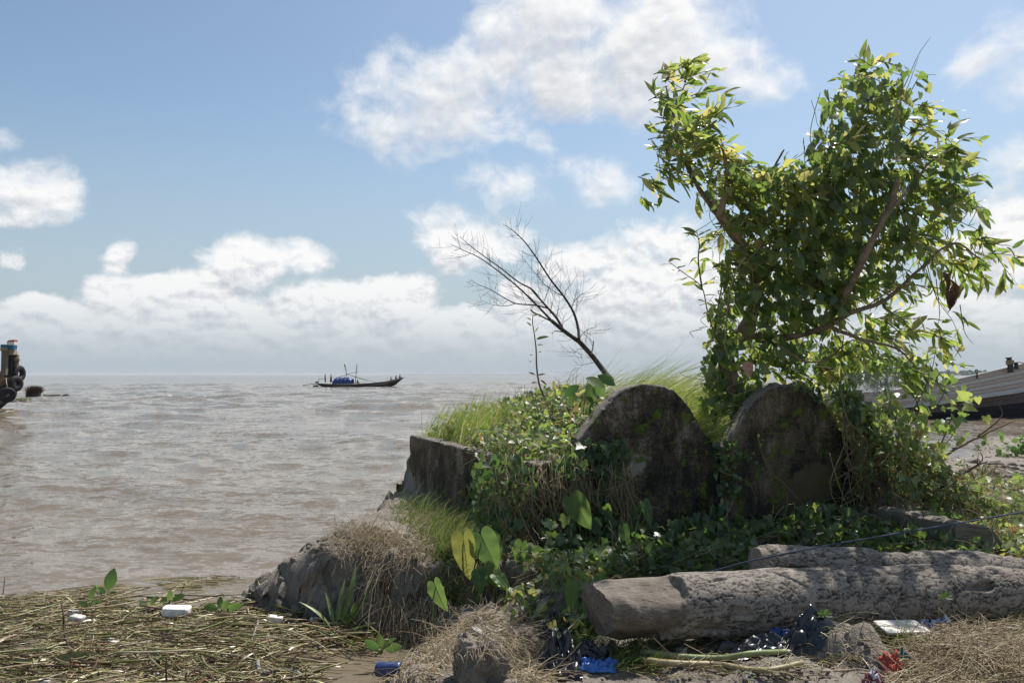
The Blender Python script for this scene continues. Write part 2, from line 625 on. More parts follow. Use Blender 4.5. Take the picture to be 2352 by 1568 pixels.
DEBRIS = leafy('floating_stalk', [(0, (.06, .033, .017)), (.22, (.15, .085, .045)), (.32, (.11, .14, .035)), (.46, (.20, .20, .07)), (.60, (.28, .20, .115)),
                                  (.78, (.50, .40, .25)), (.92, (.38, .37, .15)), (1, (.66, .58, .42))], (.2, .2, .05), 0.12, 0.3, 0.5)
BROWNL = leafy('dead_leaf', [(0, (.10, .06, .04)), (.5, (.17, .11, .075)), (1, (.24, .17, .11))], (.25, .12, .06), 0.2, 0.6, 0.3)
STEMM = leafy('vine_stem', [(0, (.12, .085, .055)), (.4, (.24, .18, .12)), (.7, (.34, .28, .19)), (1, (.22, .26, .10))], (.1, .1, .05), 0.05, 0.7, 0.2)
REDSTEM = plain('red_stem', (.14, .045, .035), 0.6)


def make_bark(name, dark, light, sc=(1, 1, 1), moss=0.0):
    m, t, b = material(name)
    tc = t.vec('MULTIPLY', t.n('ShaderNodeTexCoord').outputs['Object'], sc)
    n1 = t.noise(tc, 14, 6, 0.65)
    n2 = t.noise(tc, 60, 4, 0.6)
    n3 = t.noise(t.n('ShaderNodeTexCoord').outputs['Object'], 5, 3, 0.6)
    col = t.ramp(t.math('ADD', t.math('MULTIPLY', n1, 0.6), t.math('MULTIPLY', n2, 0.4)), [(0.32, dark), (0.52, tuple((a + c) / 2 for a, c in zip(dark, light))), (0.72, light)])
    if moss:
        col = t.mix(t.math('MULTIPLY', t.step(n3, 0.5, 0.65), moss), col, (.07, .085, .03))
    t.link(col, b.inputs['Base Color'])
    b.inputs['Roughness'].default_value = 0.85
    b.inputs['Specular IOR Level'].default_value = 0.2
    t.link(t.bump(t.math('ADD', n1, t.math('MULTIPLY', n2, 0.4)), 0.5, 0.01), b.inputs['Normal'])
    return m


BARK = make_bark('tree_bark', (.10, .075, .05), (.36, .29, .21), (1, 1, .6), 0.3)
TWIG = make_bark('twig_bark', (.09, .065, .04), (.24, .18, .11))
DEADBARK = make_bark('dead_tree_bark', (.035, .03, .028), (.12, .10, .09))
PEELED = make_bark('peeled_wood', (.22, .14, .09), (.42, .33, .25), (3, 3, .5))


def make_concrete(name, algae=0.6, moss=0.5, light=(.30, .275, .24), patch=None, patch2=None):
    m, t, b = material(name)
    obj = t.n('ShaderNodeTexCoord').outputs['Object']
    big = t.noise(obj, 2.2, 5, 0.62)
    streak = t.noise(t.vec('MULTIPLY', obj, (1, 1, 0.35)), 6.0, 6, 0.68)
    fine = t.noise(obj, 40, 5, 0.65)
    a = t.math('ADD', t.math('MULTIPLY', big, 0.55), t.math('MULTIPLY', streak, 0.45))
    a = t.math('ADD', a, t.math('MULTIPLY', t.math('SUBTRACT', fine, 0.5), 0.35))
    col = t.ramp(a, [(algae - 0.16, (.014, .012, .010)), (algae - 0.04, (.034, .030, .024)), (algae + 0.05, (.095, .076, .054)), (algae + 0.17, light)])
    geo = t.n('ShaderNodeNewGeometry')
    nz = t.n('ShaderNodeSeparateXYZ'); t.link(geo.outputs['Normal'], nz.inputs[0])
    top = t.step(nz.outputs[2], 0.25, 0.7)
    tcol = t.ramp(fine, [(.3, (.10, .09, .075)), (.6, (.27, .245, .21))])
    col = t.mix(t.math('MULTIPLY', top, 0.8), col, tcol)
    for pt in (patch or []):
        c, rad, pc = pt
        dd = t.vec('LENGTH', t.vec('MULTIPLY', t.vec('SUBTRACT', obj, c), (1 / rad[0], 1 / rad[1], 1 / rad[2])))
        mk = t.step(t.math('ADD', dd, t.math('MULTIPLY', t.math('SUBTRACT', t.noise(obj, 12, 5, 0.65), 0.5), 1.6)), 0.75, 1.15, 1, 0)
        col = t.mix(mk, col, t.mix(fine, pc, tuple(x * 1.5 for x in pc)))
    mn = t.noise(obj, 6.5, 6, 0.7)
    mk = t.math('MULTIPLY', t.step(mn, 0.535, 0.63), moss)
    col = t.mix(mk, col, t.ramp(fine, [(.3, (.04, .058, .010)), (.7, (.15, .19, .03))]))
    t.link(col, b.inputs['Base Color'])
    b.inputs['Roughness'].default_value = 0.92
    b.inputs['Specular IOR Level'].default_value = 0.15
    h = t.math('ADD', t.math('MULTIPLY', fine, 0.5), t.math('MULTIPLY', mk, 0.9))
    t.link(t.bump(h, 0.55, 0.012), b.inputs['Normal'])
    return m


def make_mud():
    m, t, b = material('mud')
    obj = t.n('ShaderNodeTexCoord').outputs['Object']
    n1 = t.noise(obj, 1.3, 5, 0.6); n2 = t.noise(obj, 9, 6, 0.65); n3 = t.noise(obj, 55, 4, 0.65)
    a = t.math('ADD', t.math('MULTIPLY', n1, 0.35), t.math('ADD', t.math('MULTIPLY', n2, 0.35), t.math('MULTIPLY', n3, 0.3)))
    col = t.ramp(a, [(.34, (.095, .082, .068)), (.5, (.215, .188, .155)), (.66, (.34, .30, .25))])
    sep = t.n('ShaderNodeSeparateXYZ'); t.link(obj, sep.inputs[0])
    # wet along the waterline
    wet = t.step(t.math('ADD', sep.outputs[2], t.math('MULTIPLY', t.math('SUBTRACT', n2, .5), .15)), WATER + .02, WATER + .24, 1, 0)
    col = t.mix(t.math('MULTIPLY', wet, 0.55), col, (.07, .062, .052))
    t.link(col, b.inputs['Base Color'])
    rg = t.math('SUBTRACT', 0.92, t.math('MULTIPLY', wet, 0.5))
    t.link(rg, b.inputs['Roughness'])
    b.inputs['Specular IOR Level'].default_value = 0.3
    t.link(t.bump(t.math('ADD', n2, t.math('MULTIPLY', n3, 0.6)), 0.9, 0.035), b.inputs['Normal'])
    return m


MUD = make_mud()


def make_water():
    m, t, b = material('muddy_water')
    obj = t.n('ShaderNodeTexCoord').outputs['Object']
    st = t.vec('MULTIPLY', obj, (0.55, 1.0, 1.0))
    n1 = t.noise(st, 1.6, 4, 0.6, 0.3)
    n2 = t.noise(st, 7.0, 4, 0.6, 0.4)
    n3 = t.noise(st, 24.0, 2, 0.5)
    att = t.n('ShaderNodeAttribute', attribute_name='foam')
    base = t.ramp(t.noise(t.vec('MULTIPLY', obj, (0.25, 1, 1)), 0.22, 4, 0.6), [(.3, (.140, .110, .075)), (.7, (.188, .155, .112))])
    cap_ = t.math('MULTIPLY', t.step(t.noise(t.vec('MULTIPLY', obj, (0.16, 0.42, 1)), 1.0, 5, 0.7), 0.56, 0.70), t.step(t.n('ShaderNodeCameraData').outputs['View Distance'], 22, 55))
    fo = t.math('MULTIPLY', t.math('MAXIMUM', att.outputs['Fac'], t.math('MULTIPLY', cap_, 0.7)), t.step(t.noise(st, 2.2, 5, 0.7), 0.46, 0.66))
    col = t.mix(fo, base, (.66, .62, .55))
    t.link(col, b.inputs['Base Color'])
    t.link(t.math('MULTIPLY_ADD', fo, 0.5, 0.07), b.inputs['Roughness'])
    b.inputs['IOR'].default_value = 1.333
    b.inputs['Specular IOR Level'].default_value = 0.22
    geo = t.n('ShaderNodeNewGeometry')
    gust = t.step(t.noise(t.vec('MULTIPLY', obj, (0.05, 0.16, 1)), 1.0, 4, 0.65), 0.3, 0.7, 0.95, 1.7)
    off = None
    for sc_, amp in ((0.9, 0.26), (3.2, 0.48), (11.0, 0.66), (34.0, 0.45)):
        c_ = t.vec('SUBTRACT', t.noise(st, sc_, 2, 0.55, 0.25, color=True), (0.5, 0.5, 0.5))
        c_ = t.vec('MULTIPLY', c_, (amp * 0.8, amp, 0.0))
        off = c_ if off is None else t.vec('ADD', off, c_)
    off = t.vec('SCALE', off, scale=gust)
    nn_ = t.vec('NORMALIZE', t.vec('ADD', geo.outputs['Normal'], off))
    t.link(nn_, b.inputs['Normal'])
    return m


WATERM = make_water()

# ------------------------------------------------------------------ ground
W0 = np.array([0.15, 7.07]); WALLDIR = np.array([-0.42, 0.907]); ULINE = np.array([0.907, 0.42])


def tl(t, s=0.0):
    """point on the tomb plan: t along the front (to the right), s backwards along the side wall"""
    return W0 + ULINE * t + WALLDIR * s


LAND = [(-1.0, -6), (-0.95, 3.0), (-0.9, 4.6), (-0.72, 5.3), (-0.5, 5.8), (-0.75, 6.35), (-1.5, 6.7), (-2.15, 6.95), (-2.45, 7.35), (-2.1, 7.9), (-1.75, 8.8), (-1.75, 10.2),
        (-1.3, 11.6), (1.5, 13.5), (5.5, 14.6), (9.5, 17), (13.0, 22.0), (20, 23.2), (45, 24), (60, 18), (60, -6)]
RAISE = [(-2.45, 7.3), (-2.1, 6.92), (-1.5, 6.72), (-0.8, 6.5), (-0.35, 6.45), (0.05, 6.25), (0.3, 5.75), (0.55, 5.35), (0.9, 5.45), (3.2, 6.1), (5.0, 6.6), (7, 7.2), (9, 8.6),
         (10, 12), (6, 13.8), (2, 12.8), (-1.0, 11.2), (-1.55, 10.2), (-1.6, 8.9), (-2.0, 7.9)]
TOMB = [tl(0.05, 0.1), tl(4.1, 0.12), tl(4.25, 3.3), tl(0.05, 3.45)]


def ground_z(X, Y):
    X = np.asarray(X, float); Y = np.asarray(Y, float)
    P = np.stack([X, Y, np.zeros_like(X)], -1)
    wob = 0.10 * fbm(P * 3.1, 3, 3) + 0.05 * fbm(P * 11, 3, 4)
    sd = poly_sd(X, Y, LAND) + wob
    z = -0.9 + 0.84 * sst(sd, -0.55, 0.28)
    z = z + 0.06 * sst(X, 0.2, 2.0) * sst(sd, 0, .4)
    z = z + 0.10 * sst(Y, 9, 14) * sst(sd, 0.3, 3)
    z = z + sst(sd, -0.1, .4) * (0.05 * fbm(P * 1.7, 3, 5) + 0.03 * fbm(P * 6, 4, 6))
    sr = poly_sd(X, Y, RAISE) + wob * 0.9
    hi = 0.27 - 0.16 * sst(X, -0.2, 1.0) + 0.07 * sst(X, 4, 6) 
    tip = sst(X, -2.35, -1.5)
    z = z + hi * tip * sst(sr, -0.06, 0.13) + 0.03 * sst(sr, 0.0, 0.5) * sst(-X, 0, 1.0) * tip
    st = poly_sd(X, Y, TOMB) 
    up = sst(st, -0.02, 0.02)
    right = sst(st, -0.95, 0.15) * sst((X - W0[0]) * ULINE[0] + (Y - W0[1]) * ULINE[1], 4.0, 4.1)
    tc_ = (X - W0[0]) * ULINE[0] + (Y - W0[1]) * ULINE[1]; sc_ = (X - W0[0]) * WALLDIR[0] + (Y - W0[1]) * WALLDIR[1]
    back = sst(st, -1.3, 0.1) * sst(sc_, 3.2, 3.4) * sst(tc_, -.05, .15)
    k = np.maximum(np.maximum(up, right), back)
    mound = 0.80 + 0.46 * sst(tc_, .1, 1.9) * sst(sc_, .2, 1.6) + 0.06 * fbm(P * 2.5, 3, 9)
    z = z * (1 - k) + mound * k
    # foreground lumps of mud
    for (lx, ly, r, h) in LUMPS:
        d = np.sqrt((X - lx) ** 2 + (Y - ly) ** 2) / r + 0.25 * fbm(P * 8, 3, 21)
        z = z + h * sst(d, 1.0, 0.45)
    return z


LUMPS = []
for (px, py, zz, r, h) in ((1175, 1585, 0, .30, .07), (1920, 1500, 0.0, .32, .13), (2010, 1530, 0, .2, .08), (1800, 1570, 0, .4, .06), (1000, 1560, 0, .22, .08),
                           (2260, 1530, 0, .45, .08), (1180, 1470, 0, .25, .07), (930, 1540, 0, .2, .06), (1300, 1500, 0, .25, .05)):
    p = on_z(px, py, zz)
    LUMPS.append((p[0], p[1], r, h))


def grid_faces(ny, nx):
    i = np.arange(ny - 1)[:, None] * nx + np.arange(nx - 1)[None]
    return np.stack([i, i + 1, i + nx + 1, i + nx], -1).reshape(-1, 4)


xs = np.concatenate([np.arange(-7, -3.2, .15), np.arange(-3.2, 4.6, .035), np.arange(4.6, 10, .07), np.arange(10, 61, .6)])
ys = np.concatenate([np.arange(-6, 3.6, .4), np.arange(3.6, 7.9, .030), np.arange(7.9, 12, .06), np.arange(12, 34, .25)])
GX, GY = np.meshgrid(xs, ys)
GZ = ground_z(GX, GY)
# sideways push so the bank is lumpy, undercut and not a clean height field
GP = np.stack([GX, GY, GZ], -1)
band = sst(poly_sd(GX, GY, RAISE), 0.35, 0.0) * sst(poly_sd(GX, GY, RAISE), -0.4, -0.05) * sst(GX, 1.2, 0.4)
rough_ = np.clip(band + .25 * sst(poly_sd(GX, GY, LAND), -.1, .1) * sst(GY, 12, 9), 0, 1)
lump = np.abs(fbm(GP * 5.2, 5, 33, .6))
GP[..., 2] += rough_ * (0.20 * (lump - .22) + .045 * fbm(GP * 22, 4, 35, .6))
push = (0.20 * fbm(GP * 6.5, 5, 31, 0.62) + .07 * np.abs(fbm(GP * np.array([7, 7, 22.]), 3, 39))) * band
GP[..., 1] -= push + 0.05 * band * sst(GZ, -0.1, 0.2)
GP[..., 0] += 0.08 * fbm(GP * 6.5 + 40, 3, 37) * band
ground = MB().add(GP.reshape(-1, 3), grid_faces(len(ys), len(xs))).build('ground', MUD)
tag(ground, kind='structure')


def gz(x, y):
    return ground_z(np.asarray(x, float), np.asarray(y, float))


def on_ground(px, py, it=6):
    z = 0.0
    for _ in range(it):
        p = on_z(px, py, z)
        z = float(gz(p[0], p[1]))
    return np.array([p[0], p[1], z])


def pix_ground(n, poly, rng, z=None, it=4):
    P = np.array(poly, float); X, Y = [], []
    while len(X) < n:
        x = rng.uniform(P[:, 0].min(), P[:, 0].max(), 2000); y = rng.uniform(P[:, 1].min(), P[:, 1].max(), 2000)
        ok = poly_sd(x, y, poly) > 0
        X += x[ok].tolist(); Y += y[ok].tolist()
    X = np.array(X[:n]); Y = np.array(Y[:n])
    u = (X - 1176) / F; v = (784 - Y) / F
    c, s = math.cos(PITCH), math.sin(PITCH)
    dx, dy, dz = u, c - v * s, s + v * c
    zz = np.full(n, 0.0 if z is None else z)
    for _ in range(it if z is None else 1):
        t = (zz - EYE) / dz
        px, py = dx * t, dy * t
        if z is None: zz = .5 * zz + .5 * gz(px, py)
    if z is None: zz = gz(px, py)
    return np.stack([px, py, zz], -1)



# ------------------------------------------------------------------ water
ang = np.concatenate([np.linspace(-180, -60, 30)[:-1], np.linspace(-60, -40, 50)[:-1], np.linspace(-40, 40, 460)[:-1], np.linspace(40, 60, 40)[:-1], np.linspace(60, 180, 30)])
yy = np.arange(470, 50.0, -1.2)
rr = (EYE - WATER) * (F * 1024 / 2352) / yy
rr = np.concatenate([[0.3, 0.9], rr, np.arange(rr[-1] + .8, 90, .8), np.arange(90.8, 240, 1.3), np.geomspace(243, 30000, 50)])
A, R = np.meshgrid(np.radians(ang), rr)
WX, WY = R * np.sin(A), R * np.cos(A)
dR = np.gradient(rr)[:, None] * np.ones_like(R)
WZ = np.zeros_like(WX); slope = np.zeros_like(WX)
wr = np.random.default_rng(3)
calm = 0.30 + 0.70 * sst(R, 7, 32)
SX = np.zeros_like(WX); SY = np.zeros_like(WX)
warpx = 1.2 * fbm(np.stack([WX * .18, WY * .18, 0 * WX], -1), 2, 51); warpy = 1.2 * fbm(np.stack([WX * .18, WY * .18, 0 * WX + 9], -1), 2, 55)
for k in range(60):
    lam = 0.32 * (26 ** (k / 59.0)) * wr.uniform(.9, 1.1)
    th = math.radians(-105 + wr.normal(0, 30))         # waves run towards the shore on the camera's side
    kx, ky = math.cos(th) * 2 * math.pi / lam, math.sin(th) * 2 * math.pi / lam
    amp = 0.0098 * lam ** 0.80 * wr.uniform(.6, 1.3)
    fade = np.clip(lam / (2.4 * dR) - 0.4, 0, 1) * calm * (sst(R, 240, 170))
    if lam > 1.8: fade = fade * (0.22 + .5 * sst(R, 12, 60))
    ph = kx * (WX + warpx) + ky * (WY + warpy) + wr.uniform(0, 6.28)
    WZ += amp * fade * np.sin(ph)
    q_ = amp * fade * np.cos(ph)
    SX += q_ * math.cos(th) * 0.8; SY += q_ * math.sin(th) * 0.8
    slope += (amp * fade * (2 * math.pi / lam)) * np.sin(ph)
# breaking rows out in the current
brk = fbm(np.stack([WX * .10, WY * .26, 0 * WX], -1), 4, 61)
WZ += 0.16 * sst(brk, .18, .5) * sst(R, 24, 38) * sst(R, 240, 170) * (0.6 + fbm(np.stack([WX * .8, WY * 1.6, 0 * WX], -1), 3, 63))
foam = sst(slope, 0.16, 0.42) * (0.35 + 0.65 * sst(brk, 0.0, .4)) * sst(R, 10, 22)
WV = np.stack([WX + SX, WY + SY, WATER + WZ], -1)
water = MB().add(WV.reshape(-1, 3), grid_faces(len(rr), len(ang))[:, ::-1]).build('water', WATERM)
fa = water.data.attributes.new('foam', 'FLOAT', 'POINT')
fa.data.foreach_set('value', foam.ravel().astype(np.float32))
tag(water, kind='structure')

# far land on the horizon
FARM = plain('far_woodland', (.05, .075, .035), 0.9, 0.1, 0.5, 0.05, 0)


def far_land(name, x0, x1, D, h, depth, seed, n=160):
    t = np.linspace(0, 1, n)
    X = (np.array([x0, x1]) - 1176) / F * D
    xs_ = X[0] + (X[1] - X[0]) * t
    prof = np.clip(np.minimum(t, 1 - t) * 9, 0, 1) ** .6
    hh = h * prof * (0.75 + 0.35 * fbm(np.stack([t * 14, t * 0, t * 0], -1), 3, seed))
    rows = []
    for k, (dy, kz) in enumerate(((0, 0), (depth * .12, .8), (depth * .4, 1.0), (depth, .9), (depth * 1.2, 0))):
        rows.append(np.stack([xs_, D + dy + 0 * t, WATER - 0.5 + hh * kz * (1 if k else 0)], -1))
    o = MB().add(np.array(rows).reshape(-1, 3), grid_faces(5, n)).build(name, FARM)
    return tag(o, kind='structure'), xs_, hh


shore, sx_, sh_ = far_land('far_shore', 2020, 2650, 2400, 7.0, 120, 5)
mb = MB()
ico_v = []; 
for i in range(7):
    for j in range(5):
        a = 2 * math.pi * i / 7; e = math.pi * (j / 4 - .5)
        ico_v.append((math.cos(a) * math.cos(e), math.sin(a) * math.cos(e), math.sin(e)))
ico_v = np.array(ico_v); ico_f = np.array([(i * 5 + j, ((i + 1) % 7) * 5 + j, ((i + 1) % 7) * 5 + j + 1, i * 5 + j + 1) for i in range(7) for j in range(4)])
for k in range(520):
    i = RNG.integers(8, len(sx_) - 8)
    r = RNG.uniform(3, 7)
    c = np.array([sx_[i] + RNG.normal(0, 6), 2400 + RNG.uniform(0, 60), WATER + sh_[i] * RNG.uniform(.6, 1.1) + RNG.uniform(-1, 2.5)])
    v = ico_v * np.array([r, r, r * RNG.uniform(.6, 1.2)]) * (1 + .25 * RNG.normal(size=(len(ico_v), 1)))
    mb.add(c + v, ico_f)
tag(mb.build('far_wood', FARM), 'hazy line of trees on the far right bank', 'woodland', kind='stuff')
far_land('far_bank', 860, 1700, 6500, 7.5, 300, 8)

# ------------------------------------------------------------------ tombs
def wall_mesh(org, u, length, height_fn, thick, ns=60, nt=44, seed=0, rough=0.012, z0=-0.2, back=None):
    """upright slab: front face grid, rounded rim, back face. org (x,y) of the left front corner, u along it"""
    u = np.array([u[0], u[1], 0.0]); nback = np.array([-u[1], u[0], 0.0])
    s = np.linspace(0, 1, ns)
    s = np.concatenate([[0, .004], s[1:-1], [.996, 1]]); ns = len(s)
    h = np.array([height_fn(x) for x in s])
    e = 0.018
    ring = []                                     # (depth, fraction of the height, inset)
    for k in range(nt): ring.append((0.0, k / (nt - 1) * 0.985))
    ring += [(e * .3, .993), (e, 1.0)]
    for k in range(1, 6): ring.append((e + (thick - 2 * e) * k / 5, 1.0))
    ring += [(thick - e * .3, .993)]
    for k in range(8): ring.append((thick, .985 * (1 - k / 7)))
    V = []
    for (d, f) in ring:
        V.append(np.array([org[0], org[1], 0])[None] + u[None] * (s * length)[:, None] + nback[None] * d + np.array([0, 0, 1.0])[None] * (z0 + (h - z0) * f)[:, None])
    V = np.array(V)                               # (ring, ns, 3)
    flat = V.reshape(-1, 3)
    disp = fbm(flat * 5, 4, seed, .55) * rough + fbm(flat * 28, 3, seed + 3) * rough * .45
    rimk = np.repeat(np.array([1.0 if (f > .9) else 0.0 for (d_, f) in ring]), ns)
    chip = sst(fbm(flat * 8, 4, seed + 41, .6), .12, .45) * rimk * rough * 1.8
    flat = flat - np.array([0, 0, 1.0]) * chip[:, None]
    disp = disp - .5 * rough * sst(fbm(flat * 6, 3, seed + 51), .2, .28)
    flat = flat + disp[:, None] * (-nback) + np.stack([0 * disp, 0 * disp, fbm(flat * 7, 3, seed + 8) * rough * .7], -1)
    nr = len(ring)
    Fq = [grid_faces(nr, ns)[:, ::-1]]
    V2 = flat.reshape(nr, ns, 3)
    mbx = MB().add(flat, Fq)
    for side, flip in ((0, False), (ns - 1, True)):          # close the two ends
        col = V2[:, side]
        half = nt + 4
        m = min(half, nr - half)
        a = col[:nt + 2]; b = np.array([col[-1] + (col[nt + 7] - col[-1]) * k / (nt + 1) for k in range(nt + 2)])
        strip = np.stack([a, b], 1).reshape(-1, 3)
        f = np.array([(2 * k, 2 * k + 1, 2 * k + 3, 2 * k + 2) for k in range(nt + 1)])
        mbx.add(strip, f if not flip else f[:, ::-1])
    return mbx


def bell(x, top=1.61, left=1.12, right=0.97, peak=.5, sharp=1.0):
    c = (peak - x) / peak if x < peak else (x - peak) / (1 - peak)
    k = np.interp(c, [0, .12, .25, .38, .5, .62, .75, .88, 1.0], [1.0, .992, .955, .885, .77, .60, .39, .18, 0.0])
    sh = left if x < peak else right
    return sh + (top - sh) * k ** sharp


# painted by the weather: a bare chalky spot on the left slab, an ochre scar on the right one
def slab_pt(px, py, off=0.0):
    """where the view through (px,py) meets the vertical plane of the tomb fronts"""
    d = pix_dir(px, py)
    nb = np.array([-ULINE[1], ULINE[0], 0])
    w = np.array([W0[0], W0[1], 0]) - nb * off - np.array([0, 0, EYE])
    return np.array([0, 0, EYE]) + d * ((w @ nb) / (d @ nb))


c1 = slab_pt(1452, 1065); c2 = slab_pt(1840, 1130)
O1 = np.array([*tl(1.3), 0]); O2 = np.array([*tl(3.1), 0])
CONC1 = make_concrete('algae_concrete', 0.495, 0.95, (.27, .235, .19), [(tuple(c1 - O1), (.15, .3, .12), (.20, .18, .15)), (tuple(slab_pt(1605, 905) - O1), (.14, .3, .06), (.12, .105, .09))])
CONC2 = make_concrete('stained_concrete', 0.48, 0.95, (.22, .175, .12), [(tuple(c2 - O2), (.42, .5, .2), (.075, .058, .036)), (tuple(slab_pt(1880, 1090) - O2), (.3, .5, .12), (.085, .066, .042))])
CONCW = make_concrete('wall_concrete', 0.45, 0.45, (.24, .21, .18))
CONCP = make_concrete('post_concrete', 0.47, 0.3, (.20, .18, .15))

o = wall_mesh(tl(0.51), ULINE, 1.58, lambda x: bell(x, peak=.48), 0.17, 90, 70, 3, 0.016).build('gravestone', CONC1)
tag(origin_to(o, (*tl(1.3), 0)), 'tall round-topped concrete tomb slab with a bare chalky spot, left of the tree trunk', 'gravestone', 'round-topped tomb slabs')
o = wall_mesh(tl(2.12), ULINE, 1.86, lambda x: bell(x, 1.62, .96, .9, .49, 1.22), 0.17, 90, 70, 13, 0.016).build('gravestone', CONC2)
tag(origin_to(o, (*tl(3.1), 0)), 'round-topped concrete tomb slab with a brown ochre scar, right of the tree trunk', 'gravestone', 'round-topped tomb slabs')

# side wall with its front corner post and the low front under the creepers
tw = thing('tomb_wall', (*tl(0, 1.5), 0), 'low dark weathered concrete tomb wall facing the river', 'wall')
wall_mesh(tl(0.02, 3.52), -WALLDIR, 3.5, lambda x: .93 - .03 * x, 0.16, 80, 40, 23, 0.014).build('side_wall', CONCW, tw)
wall_mesh(tl(0.20, 0.02), ULINE, 0.34, lambda x: .80, 0.15, 20, 30, 29, 0.014).build('front_wall', CONCW, tw)
wall_mesh(tl(-0.02, -0.05), ULINE, 0.22, lambda x: .93, 0.2, 14, 40, 31, 0.01).build('corner_post', CONCP, tw)
p = at(928, 1122, 10.6)
o = wall_mesh((p[0] - .06, p[1] - .3), (1, 0), 0.17, lambda x: .31 - .08 * x, 0.3, 14, 20, 41, 0.03).build('broken_wall_stub', CONCP)
tag(origin_to(o, (p[0], p[1], 0)), 'broken concrete stub at the river end of the tomb wall', 'rubble')
p = at(1218, 912, 10.4)
o = wall_mesh((p[0] - .15, p[1]), (1, 0), 0.26, lambda x: 1.50 - 1.0 * abs(x - .62) ** 1.3, 0.14, 16, 24, 43, 0.03).build('broken_slab', CONCP)
tag(origin_to(o, (p[0], p[1], .7)), 'pointed brown broken slab sticking out of the mound beside the thin sapling', 'rubble')

# ------------------------------------------------------------------ log
def make_logmat():
    m, t, b = material('log_bark')
    obj = t.n('ShaderNodeTexCoord').outputs['Object']
    at_ = t.n('ShaderNodeAttribute', attribute_name='bare')
    rel = t.n('ShaderNodeAttribute', attribute_name='relief')
    fine = t.noise(obj, 70, 5, 0.65)
    mid = t.noise(obj, 11, 5, 0.6)
    grain = t.noise(t.vec('MULTIPLY', obj, (3, 40, 40)), 3, 4, 0.6)
    a = t.math('ADD', t.math('MULTIPLY', rel.outputs['Fac'], 0.55), t.math('MULTIPLY', t.math('ADD', fine, mid), 0.25))
    bark = t.ramp(a, [(.30, (.016, .013, .011)), (.50, (.085, .072, .060)), (.64, (.15, .13, .11)), (.80, (.27, .24, .205))])
    wood = t.ramp(t.math('ADD', t.math('MULTIPLY', grain, .6), t.math('MULTIPLY', mid, .4)), [(.32, (.085, .068, .054)), (.5, (.175, .148, .12)), (.68, (.29, .25, .205))])
    stain = t.step(t.noise(obj, 4, 4, .6), .47, .62)
    wood = t.mix(t.math('MULTIPLY', stain, .5), wood, (.10, .08, .065))
    crk = t.noise(t.vec('MULTIPLY', obj, (2.5, 34, 34)), 2.2, 4, .6)
    wood = t.mix(t.step(crk, .60, .66, 0, .85), wood, (.03, .025, .02))
    t.link(t.mix(at_.outputs['Fac'], bark, wood), b.inputs['Base Color'])
    b.inputs['Roughness'].default_value = .85
    b.inputs['Specular IOR Level'].default_value = .2
    h = t.math('ADD', t.math('MULTIPLY', fine, .6), t.math('MULTIPLY', grain, .4))
    t.link(t.bump(h, .6, .008), b.inputs['Normal'])
    return m


LOGM = make_logmat()


